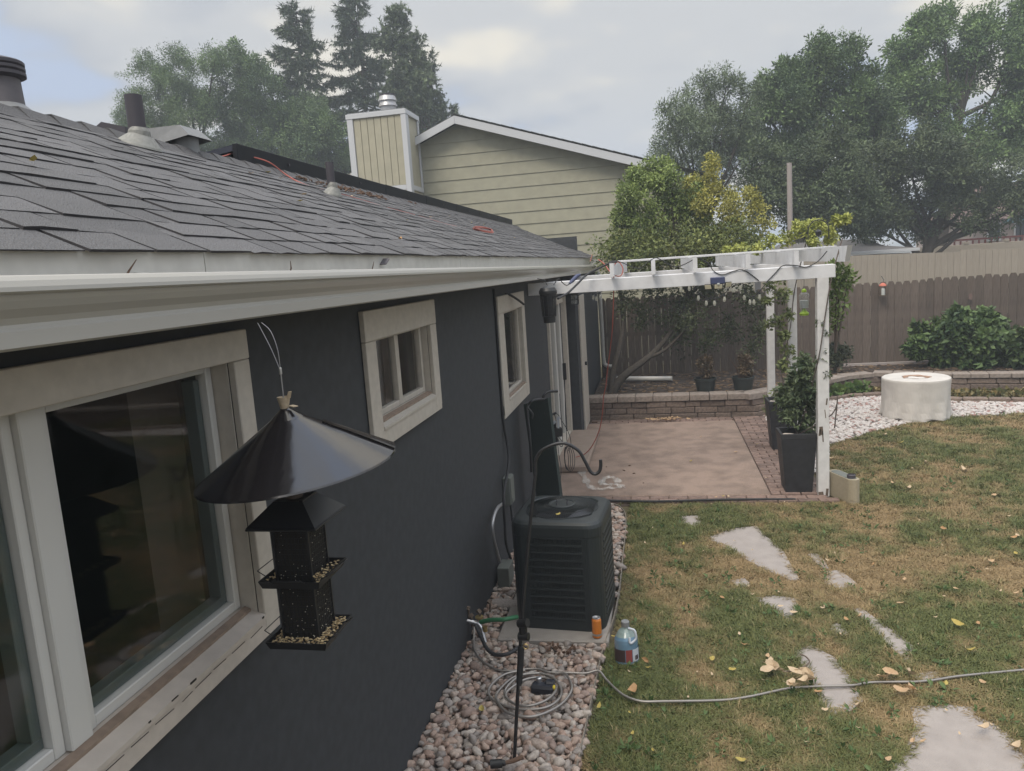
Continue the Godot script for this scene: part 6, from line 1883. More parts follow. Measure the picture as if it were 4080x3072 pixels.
	for r in [0.13, 0.2, 0.265]:
		var pts := []
		for k in 49: pts.append(o + Vector3(cos(TAU * k / 48) * r, H + 0.03 - 0.35 * r * r, sin(TAU * k / 48) * r))
		g.tube(pts, 0.0022, 4, false)
	part(t, "fan_guard", g, "ac_case")
	g = G.new()
	g.lathe(o + Vector3(0, H, 0), [Vector2(0.0, 0.02), Vector2(0.1, 0.022), Vector2(0.1, 0.032), Vector2(0.09, 0.035), Vector2(0.085, 0.031), Vector2(0.0, 0.033)], 30)
	var disc := part(t, "motor_disc", g, "ac_case")
	g = G.new()
	for k in 4:
		var a := TAU * k / 4 + 0.6
		g.tube([o + Vector3(cos(a) * 0.055, H + 0.03, sin(a) * 0.055), o + Vector3(cos(a) * 0.055, H + 0.055, sin(a) * 0.055)], 0.004, 6)
	part(disc, "bolt", g, "pipe_dark")
	t.rotation.y = -0.085
	dry_leaf(o + Vector3(0.0, H + 0.02, 0.225), 0.06, 3, "bright yellow leaf lying on the condenser fan grille", "", 0.2)
	# orange can
	t = thing("drink_can", "tall orange drink can standing on the corner of the condenser pad", "can", Vector3(0.905, 0.046, -4.905))
	o = t.position
	g = G.new()
	g.lathe(o, [Vector2(0.026, 0.0), Vector2(0.033, 0.01), Vector2(0.033, 0.128), Vector2(0.027, 0.142)], 20)
	part(t, "body", g, "can_orange")
	g = G.new()
	g.lathe(o, [Vector2(0.027, 0.142), Vector2(0.0285, 0.146), Vector2(0.026, 0.147), Vector2(0.024, 0.141), Vector2(0.0, 0.141)], 20)
	part(t, "lid", g, "alu")
	g = G.new()
	g.lathe(o + Vector3(0.004, 0.142, 0.012), [Vector2(0.009, 0.0), Vector2(0.0, 0.0015)], 10)
	part(t, "opening", g, "crack")
	g = G.new()
	g.lathe(o + Vector3(0, 0.0, 0), [Vector2(0.0334, 0.02), Vector2(0.0334, 0.035)], 20)
	part(t, "label_band", g, "alu")
	# jug of blue fluid
	t = thing("fluid_jug", "translucent jug of blue fluid with grey cap standing on the grass", "jug", Vector3(1.117, 0.0, -4.66))
	o = t.position
	var sx := func(prof: Array, gg: G, inset := 0.0) -> void:
		var bs := Basis(Vector3.UP, 0.2).scaled_local(Vector3(1.0, 1.0, 0.72))
		gg.lathe(o, prof, 24, bs)
	g = G.new()
	sx.call([Vector2(0.0, 0.0), Vector2(0.07, 0.004), Vector2(0.078, 0.015), Vector2(0.078, 0.15), Vector2(0.076, 0.175), Vector2(0.068, 0.195)], g)
	part(t, "body", g, "jug_blue")
	g = G.new()
	sx.call([Vector2(0.068, 0.195), Vector2(0.05, 0.225), Vector2(0.03, 0.245), Vector2(0.024, 0.262)], g)
	part(t, "shoulder", g, "jug_clear")
	g = G.new()
	g.lathe(o, [Vector2(0.026, 0.258), Vector2(0.027, 0.288), Vector2(0.024, 0.292), Vector2(0.0, 0.292)], 16)
	part(t, "cap", g, "hood")
	g = G.new()
	g.tube(smooth_path([o + Vector3(0.02, 0.248, 0.016), o + Vector3(0.055, 0.245, 0.03), o + Vector3(0.066, 0.22, 0.035), o + Vector3(0.064, 0.185, 0.036), o + Vector3(0.03, 0.165, 0.055), o + Vector3(0.026, 0.2, 0.045)], 4), 0.008, 7)
	part(t, "handle", g, "label_white")
	g = G.new()
	for q in [[0.3, 1.15, "label_white"], [1.2, 1.75, "label_red"], [1.8, 3.4, "label_dark"], [-0.2, 0.25, "label_blue"]]:
		g = G.new()
		var bs := Basis(Vector3.UP, 0.2).scaled_local(Vector3(1.0, 1.0, 0.72))
		for k in 8:
			var a0: float = lerpf(q[0], q[1], k / 8.0); var a1: float = lerpf(q[0], q[1], (k + 1) / 8.0)
			var e0 := bs * Vector3(cos(a0), 0, sin(a0)) * 0.0792; var e1 := bs * Vector3(cos(a1), 0, sin(a1)) * 0.0792
			g.quado(o + e0 + Vector3(0, 0.03, 0), o + e1 + Vector3(0, 0.03, 0), o + e1 + Vector3(0, 0.115, 0), o + e0 + Vector3(0, 0.115, 0), e0 + e1)
		part(t, "label", g, q[2])
	g = G.new()
	var bsl := Basis(Vector3.UP, 0.2).scaled_local(Vector3(1.0, 1.0, 0.72))
	for k in 7:
		var a := 0.55 + 0.06 * k
		var e := bsl * Vector3(cos(a), 0, sin(a)) * 0.0797
		g.box(o + e + Vector3(0, 0.055, 0), Vector3(0.0025, 0.03, 0.001), Basis(Vector3.UP, PI / 2 - a))
	part(t, "bar_lines", g, "label_dark")

func gravel_strip() -> void:
	var edge := [Vector3(0.865, 0, -2.2), Vector3(0.88, 0, -3.0), Vector3(0.905, 0, -3.65), Vector3(0.93, 0, -4.25), Vector3(0.955, 0, -4.77), Vector3(1.0, 0, -5.2), Vector3(1.02, 0, -5.7), Vector3(1.02, 0, -6.4), Vector3(1.01, 0, -7.4), Vector3(0.95, 0, -7.75), Vector3(0.85, 0, -7.9)]
	var poly := PackedVector2Array([Vector2(0.0, -7.95), Vector2(0.0, -2.2)])
	for p in edge: poly.append(Vector2(p.x, p.z))
	var g := G.new()
	g.flat(poly, -0.1, 0.0)
	var bed := setting("river_rock_bed", g, "grit_bed")
	var t := thing("lawn_edging", "thin weathered metal edging between the river rock and the grass", "edging", Vector3(0.95, 0, -4.5))
	g = G.new()
	var sm := smooth_path(edge, 4)
	for i in sm.size() - 1:
		var a: Vector3 = sm[i]; var b: Vector3 = sm[i + 1]
		var s := (b - a).cross(Vector3.UP).normalized() * 0.004
		var hh := Vector3(0, 0.045, 0)
		g.hexa([a - s - hh, a + s - hh, b + s - hh, b - s - hh, a - s + hh, a + s + hh, b + s + hh, b - s + hh])
	part(t, "strip", g, "edging")
	var bank := []
	for i in 8: bank.append(stone_mesh(50 + i, 0.6 + 0.06 * (i % 3), 0.24))
	var all := []
	var pad := Rect2(0.18, -5.8, 0.82, 0.97)
	for layer in 2:
		var z := -7.93
		while z < -2.3:
			var step := 0.043 if layer == 0 else 0.049
			var x := 0.02
			while x < 1.0:
				var p := Vector2(x + rnd(-0.016, 0.016), z + rnd(-0.016, 0.016))
				x += step * rnd(0.8, 1.1)
				if not Geometry2D.is_point_in_polygon(p, poly) or pad.has_point(p): continue
				if layer == 1 and rng.randf() < 0.22: continue
				var k := rnd(0.015, 0.031)
				if rng.randf() < 0.1: k *= 1.4
				var y := k * 0.42 + (0.002 if layer == 0 else 0.018 + rnd(0, 0.008))
				var b := (Basis(Vector3.UP, rnd(0, TAU)) * Basis(Vector3.RIGHT, rnd(-0.45, 0.45)) * Basis(Vector3.BACK, rnd(-0.3, 0.3))).scaled(Vector3.ONE * k)
				all.append([Transform3D(b, Vector3(p.x, y, p.y)), layer])
			z += step * 0.9
	all.sort_custom(func(p, q): return (p[0].origin as Vector3).distance_to(Vector3(0.55, 0.8, -3.6)) - 0.4 * p[1] < (q[0].origin as Vector3).distance_to(Vector3(0.55, 0.8, -3.6)) - 0.4 * q[1])
	var xs := []
	for i in 8: xs.append([])
	var cs := []
	for i in 8: cs.append([])
	var tones := [Color(0.47, 0.345, 0.275), Color(0.41, 0.285, 0.225), Color(0.53, 0.42, 0.35), Color(0.34, 0.295, 0.265), Color(0.40, 0.35, 0.315), Color(0.33, 0.24, 0.20), Color(0.53, 0.46, 0.40)]
	var n := 0
	for it in all:
		var k := rng.randi() % 8
		if it[1] == 1 and n < 300 and (it[0] as Transform3D).origin.z < -3.4:
			mi(bed, "stone", bank[k], M["pebble%d" % (rng.randi() % 7)], it[0])
			n += 1
		else:
			xs[k].append(it[0])
			cs[k].append((tones[rng.randi() % 7] as Color) * rnd(0.8, 1.12))
	for k in 8: copies(bed, "stones", bank[k], M["stone"], xs[k], cs[k])
	# spigot with a splitter, green and black hoses
	t = thing("wall_spigot", "brass wall spigot with splitter low on the dark wall", "spigot", [Vector3(0.060,0.161,-4.832)][0])
	var o := t.position
	g = G.new()
	g.tube([Vector3(0.0, o.y + 0.02, o.z), o + Vector3(0.02, 0.0, 0), o + Vector3(0.06, -0.05, 0.02)], [0.014, 0.018, 0.014], 8)
	g.tube([o + Vector3(0.05, -0.04, 0.02), o + Vector3(0.075, -0.12, 0.05)], 0.014, 8)
	part(t, "body", g, "alu")
	g = G.new()
	g.lathe(o + Vector3(0.03, 0.04, 0), [Vector2(0.0, 0.0), Vector2(0.03, 0.004), Vector2(0.03, 0.014), Vector2(0.0, 0.016)], 10)
	part(t, "handle", g, "brass")
	g = G.new()
	g.lathe(o + Vector3(0.07, -0.03, 0.02), [Vector2(0.018, -0.015), Vector2(0.018, 0.02)], 10)
	part(t, "coupling", g, "brass")
	g = G.new()
	g.tube(smooth_path([Vector3(0.119,0.214,-4.750),Vector3(0.199,0.246,-4.720),Vector3(0.290,0.261,-4.700),Vector3(0.328,0.260,-4.720),Vector3(0.372,0.243,-4.780)], 4), 0.016, 8)
	single("green_hose", g, "hose_green", "short green garden hose leaving the spigot towards the condenser", "hose")
	g = G.new()
	g.tube(smooth_path([Vector3(0.089,0.210,-4.720),Vector3(0.118,0.179,-4.680),Vector3(0.163,0.163,-4.600),Vector3(0.213,0.159,-4.500),Vector3(0.271,0.145,-4.450),Vector3(0.338,0.157,-4.420),Vector3(0.386,0.160,-4.450),Vector3(0.424,0.166,-4.500)], 4), 0.013, 8)
	single("black_hose", g, "rubber", "short black hose looping from the spigot over the river rock", "hose")
	g = G.new()
	for q in [Vector3(0.006,0.233,-4.860),Vector3(0.088,0.213,-4.850),Vector3(0.024,0.176,-4.860),Vector3(0.104,0.172,-5.100)]:
		g.tube([q + Vector3(0, -0.05, 0), q + Vector3(0.01, 0.03, 0.02)], 0.008, 5)
		g.box(q + Vector3(0, 0.03, 0), Vector3(0.03, 0.02, 0.025), rbasis())
	var wd := single("dry_weeds", g, "bare_wood", "dry brown weeds growing at the foot of the wall by the spigot", "weeds")
	wd.set_meta("kind", "stuff")
	# steel hose: from the spigot, coils, then over the lawn
	t = thing("steel_hose", "corrugated steel garden hose coiled on river rock and trailing over the lawn", "hose", Vector3(0.55, 0.05, -4.2))
	g = G.new()
	var p1 := [Vector3(0.047,0.060,-4.775),Vector3(0.074,0.060,-4.691),Vector3(0.137,0.060,-4.559),Vector3(0.222,0.060,-4.460),Vector3(0.315,0.060,-4.401),Vector3(0.415,0.060,-4.404),Vector3(0.477,0.060,-4.427),Vector3(0.562,0.060,-4.433),Vector3(0.632,0.060,-4.401),Vector3(0.742,0.060,-4.402),Vector3(0.870,0.060,-4.405)]
	p1.append_array([Vector3(0.948,0.050,-4.422),Vector3(1.000,0.050,-4.360),Vector3(1.068,0.050,-4.251),Vector3(1.131,0.050,-4.179),Vector3(1.221,0.050,-4.135),Vector3(1.356,0.050,-4.145)])
	p1.append_array([Vector3(1.682,0.024,-4.224),Vector3(1.863,0.024,-4.281),Vector3(2.078,0.024,-4.377),Vector3(2.242,0.024,-4.412),Vector3(2.456,0.024,-4.441),Vector3(2.596,0.024,-4.485),Vector3(2.869,0.024,-4.513),Vector3(3.098,0.024,-4.589),Vector3(3.481,0.024,-4.685),Vector3(3.848,0.024,-4.781),Vector3(4.432,0.024,-4.946)])
	p1[0] = Vector3(0.05, 0.16, -4.84)
	p1.append_array([Vector3(5.6, 0.024, -5.5), Vector3(7.0, 0.024, -5.3), Vector3(8.6, 0.024, -5.9)])
	p1[11].y = 0.07
	g.tube(smooth_path(p1, 5), 0.0078, 7)
	part(t, "run", g, "steel_hose")
	var loops := [[Vector3(0.479,0.060,-4.412),Vector3(0.360,0.060,-4.345),Vector3(0.296,0.060,-4.211),Vector3(0.311,0.060,-4.111),Vector3(0.403,0.060,-4.032),Vector3(0.529,0.060,-3.980),Vector3(0.669,0.060,-4.001),Vector3(0.735,0.060,-4.100),Vector3(0.735,0.060,-4.221),Vector3(0.672,0.060,-4.343),Vector3(0.576,0.060,-4.385)], [Vector3(0.581,0.075,-4.359),Vector3(0.471,0.075,-4.315),Vector3(0.410,0.075,-4.194),Vector3(0.406,0.075,-4.116),Vector3(0.465,0.075,-4.034),Vector3(0.563,0.075,-3.994),Vector3(0.664,0.075,-4.049),Vector3(0.709,0.075,-4.160),Vector3(0.692,0.075,-4.249),Vector3(0.626,0.075,-4.314),Vector3(0.551,0.075,-4.297),Vector3(0.483,0.075,-4.245),Vector3(0.417,0.075,-4.139),Vector3(0.418,0.075,-4.084)], [Vector3(0.680,0.065,-4.383),Vector3(0.746,0.065,-4.369),Vector3(0.797,0.065,-4.251),Vector3(0.795,0.065,-4.161),Vector3(0.748,0.065,-4.040),Vector3(0.656,0.065,-3.931),Vector3(0.568,0.065,-3.894),Vector3(0.453,0.065,-3.935),Vector3(0.366,0.065,-4.064),Vector3(0.354,0.065,-4.151),Vector3(0.420,0.065,-4.305),Vector3(0.550,0.065,-4.386)]]
	for l in loops:
		g = G.new()
		for i in l.size(): l[i].y += 0.006 * sin(i * 1.3)
		g.tube(smooth_path(l, 6), 0.0085, 7)
		part(t, "loop", g, "steel_hose")
	# spray head lying inside the coil
	t = thing("hose_reel_head", "black hose spray head with yellow tab lying inside the steel hose coil", "hose fitting", [Vector3(0.627,0.060,-4.213)][0])
	o = t.position
	g = G.new()
	g.bbox(o + Vector3(0, 0.0, 0), Vector3(0.15, 0.06, 0.075), 0.014, Basis(Vector3.UP, -0.15))
	g.bbox(o + Vector3(0.04, 0.028, -0.02), Vector3(0.06, 0.03, 0.05), 0.01)
	part(t, "body", g, "navy_black")
	g = G.new()
	g.lathe(o + Vector3(-0.03, 0.03, -0.03), [Vector2(0.018, 0), Vector2(0.018, 0.022), Vector2(0.01, 0.026), Vector2(0, 0.026)], 12)
	part(t, "coupling", g, "alu")
	g = G.new()
	g.bbox(o + Vector3(0.073, 0.012, 0.02), Vector3(0.014, 0.04, 0.03), 0.004, Basis(Vector3.BACK, 0.3))
	part(t, "tab", g, "yellow")
	# dead leaves on the stones
	g = G.new()
	for i in 26:
		var q: Vector3 = [Vector3(0.677,0.060,-4.673)][0] + Vector3(rnd(-0.09, 0.09), rnd(0, 0.03), rnd(-0.06, 0.06))
		g.box(q, Vector3(rnd(0.015, 0.04), 0.004, rnd(0.01, 0.03)), rbasis())
	var cl := single("crumpled_leaves", g, "brown_leaf", "clump of crumpled brown leaves on the river rock before the pad", "leaves")
	cl.set_meta("kind", "stuff")

func feeder() -> void:
	var t := thing("bird_feeder", "black two tier hanging bird feeder below a wide conical squirrel baffle", "bird feeder", Vector3(0.32, 1.55, -1.995))
	var ax := Vector3(0.3206, 0.0, -1.995)
	var g := G.new()
	var lean := Basis(Vector3(0.48, 0, 0.88).normalized().cross(Vector3.UP).normalized(), 0.0) * Basis(Vector3(-0.45, 0, -0.89).normalized(), -0.095)
	var ca := Vector3(ax.x, 2.248, ax.z)
	# cone with a lapped seam
	var prof := [Vector2(0.012, 0.0), Vector2(0.05, -0.03), Vector2(0.288, -0.178)]
	g.lathe(ca, prof, 72, lean)
	g.lathe(ca, [Vector2(0.288, -0.178), Vector2(0.291, -0.183), Vector2(0.285, -0.185), Vector2(0.05, -0.036)], 72, lean)
	var cone := part(t, "baffle_cone", g, "cone_black")
	g = G.new()
	for k in 2:
		var a := -0.42 + 0.05 * k
	for k in 4:
		var a0 := -0.55 + 0.07 * k
		var a1 := a0 + 0.07
		var r0 := lean * Vector3(cos(a0) * 0.10, -0.055, sin(a0) * 0.10); var r1 := lean * Vector3(cos(a1) * 0.10, -0.055, sin(a1) * 0.10)
		var s0 := lean * Vector3(cos(a0) * 0.2905, -0.1745, sin(a0) * 0.303); var s1 := lean * Vector3(cos(a1) * 0.2905, -0.1745, sin(a1) * 0.303)
		g.quado(ca + r0, ca + r1, ca + s1, ca + s0, Vector3.UP)
	part(cone, "lapped_seam", g, "cone_black")
	g = G.new()
	g.lathe(ca, [Vector2(0.012, 0.0), Vector2(0.014, 0.01), Vector2(0.019, 0.034)], 14)
	g.bar(ca + Vector3(0.02, 0.008, 0.0), ca + Vector3(0.042, 0.006, 0.012), 0.016, 0.002)
	g.bar(ca + Vector3(0.018, 0.03, 0.004), ca + Vector3(0.026, 0.05, 0.008), 0.012, 0.002)
	part(t, "paper_collar", g, "paper")
	g = G.new()
	g.tube([ca + Vector3(0, -0.1, 0), ca + Vector3(0, 0.11, 0)], 0.0022, 6)
	for k in 2:
		g.tube(smooth_path([ca + Vector3(0, 0.11, 0), ca + Vector3(0.0 - 0.018 * k, 0.17, 0.002), ca + Vector3(-0.016 - 0.026 * k, 0.225, 0.0), ca + Vector3(-0.042 - 0.012 * k, 0.252, 0)], 4), 0.0013, 5)
	part(t, "hanging_wire", g, "wire")
	g = G.new()
	g.lathe(ca + Vector3(0, 0.1, 0), [Vector2(0.004, 0), Vector2(0.0045, 0.004), Vector2(0.0045, 0.018), Vector2(0.003, 0.02)], 8)
	part(t, "ferrule", g, "alu")
	# neck under the cone
	g = G.new()
	g.lathe(ax, [Vector2(0.024, 1.97), Vector2(0.024, 2.16)], 14)
	part(t, "neck", g, "bare_wood")
	# pagoda roof of the feeder
	var c := Vector3(ax.x, 0.0, ax.z)
	g = G.new()
	var eave := 0.107
	var topw := 0.046
	var p := []
	for q in [[eave, 1.920], [topw, 1.980]]:
		for s in [[-1, -1], [1, -1], [1, 1], [-1, 1]]: p.append(c + Vector3(s[0] * q[0], q[1], s[1] * q[0]))
	g.hexa(p)
	g.bspan(c + Vector3(-eave - 0.002, 1.911, -eave - 0.002), c + Vector3(eave + 0.002, 1.918, eave + 0.002), 0.002)
	g.bspan(c + Vector3(topw - 0.012, 1.978, -topw), c + Vector3(topw + 0.002, 1.984, topw), 0.001)
	part(t, "roof", g, "black_metal")
	# cage of seed
	var hb := 0.0555
	g = G.new()
	g.span(c + Vector3(-hb + 0.004, 1.555, -hb + 0.004), c + Vector3(hb - 0.004, 1.912, hb - 0.004))
	part(t, "seed_column", g, "cage")
	g = G.new()
	for s in [[-1, -1], [1, -1], [1, 1], [-1, 1]]:
		g.box(c + Vector3(s[0] * hb, 1.733, s[1] * hb), Vector3(0.006, 0.36, 0.006))
	for k in 22:
		var y := 1.562 + k * 0.0162
		for s in [-1, 1]:
			g.box(c + Vector3(0, y, s * hb), Vector3(hb * 2, 0.0018, 0.0018))
			g.box(c + Vector3(s * hb, y, 0), Vector3(0.0018, 0.0018, hb * 2))
	for k in 9:
		var x := -hb + 0.0123 * (k + 0.5)
		for s in [-1, 1]:
			g.box(c + Vector3(x, 1.733, s * hb), Vector3(0.0018, 0.36, 0.0018))
			g.box(c + Vector3(s * hb, 1.733, x), Vector3(0.0018, 0.36, 0.0018))
	part(t, "mesh_cage", g, "black_metal")
	# trays, seed and perches
	var xs := []
	var cs := []
	for q in [[1.738, 0.088, 0.4], [1.549, 0.088, 1.0]]:
		var y: float = q[0]
		var w: float = q[1]
		g = G.new()
		g.bspan(c + Vector3(-w, y - 0.008, -w), c + Vector3(w, y - 0.004, w), 0.001)
		for s in [-1, 1]:
			g.hexa([c + Vector3(-w, y - 0.008, s * w), c + Vector3(w, y - 0.008, s * w), c + Vector3(w + 0.008, y + 0.016, s * (w + 0.008)), c + Vector3(-w - 0.008, y + 0.016, s * (w + 0.008)), c + Vector3(-w, y - 0.008, s * (w - 0.003)), c + Vector3(w, y - 0.008, s * (w - 0.003)), c + Vector3(w + 0.008, y + 0.016, s * (w + 0.005)), c + Vector3(-w - 0.008, y + 0.016, s * (w + 0.005))])
			g.hexa([c + Vector3(s * w, y - 0.008, -w), c + Vector3(s * w, y - 0.008, w), c + Vector3(s * (w + 0.008), y + 0.016, w + 0.008), c + Vector3(s * (w + 0.008), y + 0.016, -w - 0.008), c + Vector3(s * (w - 0.003), y - 0.008, -w), c + Vector3(s * (w - 0.003), y - 0.008, w), c + Vector3(s * (w + 0.005), y + 0.016, w + 0.008), c + Vector3(s * (w + 0.005), y + 0.016, -w - 0.008)])
		var tray := part(t, "tray", g, "black_metal")
		g = G.new()
		for s in [[-1, 0], [1, 0], [0, 1]]:
			var d := Vector3(s[0], 0, s[1])
			var sd := Vector3(s[1], 0, -s[0])
			var e := c + Vector3(0, y + 0.014, 0) + d * (w + 0.008)
			g.tube([e - sd * 0.05, e - sd * 0.05 + d * 0.025 + Vector3(0, 0.016, 0), e + sd * 0.05 + d * 0.025 + Vector3(0, 0.016, 0), e + sd * 0.05], 0.0016, 5)
		part(tray, "perch", g, "black_metal")
		for i in int(1000 * q[2]) + 250:
			var x := rnd(-w + 0.004, w - 0.004)
			var z := rnd(-w + 0.004, w - 0.004)
			if absf(x) < hb + 0.003 and absf(z) < hb + 0.003: continue
			if q[2] < 1 and absf(x) < absf(z): continue
			var hgt := 0.012 * clampf(1.0 - (maxf(absf(x), absf(z)) - hb) / 0.06, 0, 1)
			xs.append(Transform3D(rbasis().scaled(Vector3(0.0038, 0.0018, 0.0022) * rnd(0.7, 1.4)), c + Vector3(x, y + rnd(0.0, 0.008) + hgt, z) - t.position))
			cs.append(cmix(Color(0.30, 0.20, 0.09), Color(0.68, 0.54, 0.32), rng.randf()) if rng.randf() > 0.12 else Color(0.06, 0.05, 0.04))
	copies(t, "seed", stone_mesh(77, 0.9, 0.05), M["seed"], xs, cs)
	# seed dust caught on the mesh
	xs = []; cs = []
	for i in 130:
		var y := 1.555 + pow(rng.randf(), 2.0) * 0.34
		var f := rng.randf() < 0.6
		var q := Vector3(rnd(-hb, hb), y, hb + 0.001) if f else Vector3(hb + 0.001, y, rnd(-hb, hb))
		xs.append(Transform3D(rbasis().scaled(Vector3.ONE * rnd(0.0006, 0.0017)), c + q - t.position))
		cs.append(Color(0.6, 0.55, 0.45))
	copies(t, "seed_dust", stone_mesh(78, 0.8, 0.05), M["seed"], xs, cs)

func hook_pole() -> void:
	var t := thing("shepherd_hook", "slim black shepherd hook pole standing in the river rock before the condenser", "hook pole", Vector3(0.55, 0, -3.55))
	var g := G.new()
	var lower := [Vector3(0.535,-0.184,-3.530),Vector3(0.562,-0.016,-3.540),Vector3(0.625,0.550,-3.550),Vector3(0.657,0.827,-3.560)]
	var upper := [Vector3(0.657,0.827,-3.560),Vector3(0.722,1.291,-3.580),Vector3(0.746,1.445,-3.590),Vector3(0.771,1.598,-3.600)]
	var hook := [Vector3(0.771,1.598,-3.600),Vector3(0.777,1.664,-3.600),Vector3(0.820,1.716,-3.600),Vector3(0.914,1.744,-3.600),Vector3(0.988,1.707,-3.600),Vector3(1.021,1.648,-3.600),Vector3(1.044,1.598,-3.600),Vector3(1.066,1.584,-3.600),Vector3(1.089,1.598,-3.600),Vector3(1.097,1.628,-3.600),Vector3(1.097,1.656,-3.600)]
	g.tube(lower, 0.0095, 8)
	part(t, "pole", g, "black_metal")
	g = G.new()
	g.tube(upper, 0.0085, 8)
	g.tube(smooth_path(hook, 6), 0.0085, 8)
	part(t, "hook", g, "black_metal")
	g = G.new()
	var a: Vector3 = [Vector3(0.623,0.473,-3.550)][0]
	var b: Vector3 = [Vector3(0.646,0.689,-3.555)][0]
	g.tube([a, a + Vector3(0.001, 0.02, 0), b], [0.011, 0.0165, 0.0175], 10)
	part(t, "sleeve", g, "rubber")
	g = G.new()
	var k: Vector3 = [Vector3(0.663,0.819,-3.550)][0]
	g.tube([k + Vector3(-0.02, -0.005, 0.0), k + Vector3(0.03, 0.01, 0.02)], 0.022, 10)
	g.tube([k + Vector3(-0.025, -0.075, 0), k + Vector3(0.028, -0.07, 0.01)], 0.021, 10)
	g.bbox(k + Vector3(0.0, -0.03, 0.0), Vector3(0.04, 0.08, 0.035), 0.008)
	part(t, "clamp", g, "black_plastic")
	g = G.new()
	g.lathe(k + Vector3(0.012, -0.118, 0.018), [Vector2(0.012, 0), Vector2(0.016, 0.004), Vector2(0.012, 0.008)], 14, Basis(Vector3.RIGHT, PI / 2))
	part(t, "brass_ring", g, "brass")
	# cross piece near the foot
	g = G.new()
	var f := [Vector3(0.471,0.110,-3.411),Vector3(0.531,0.110,-3.424),Vector3(0.546,0.110,-3.430),Vector3(0.581,0.110,-3.448),Vector3(0.628,0.110,-3.483)]
	g.tube([f[0], f[1]], 0.022, 14)
	g.tube([f[1], f[2]], 0.014, 12)
	part(t, "foot_knob", g, "black_plastic")
	g = G.new()
	g.tube([f[2], f[3], f[4]], [0.01, 0.0125, 0.012], 10)
	part(t, "foot_grip", g, "brown_leaf")

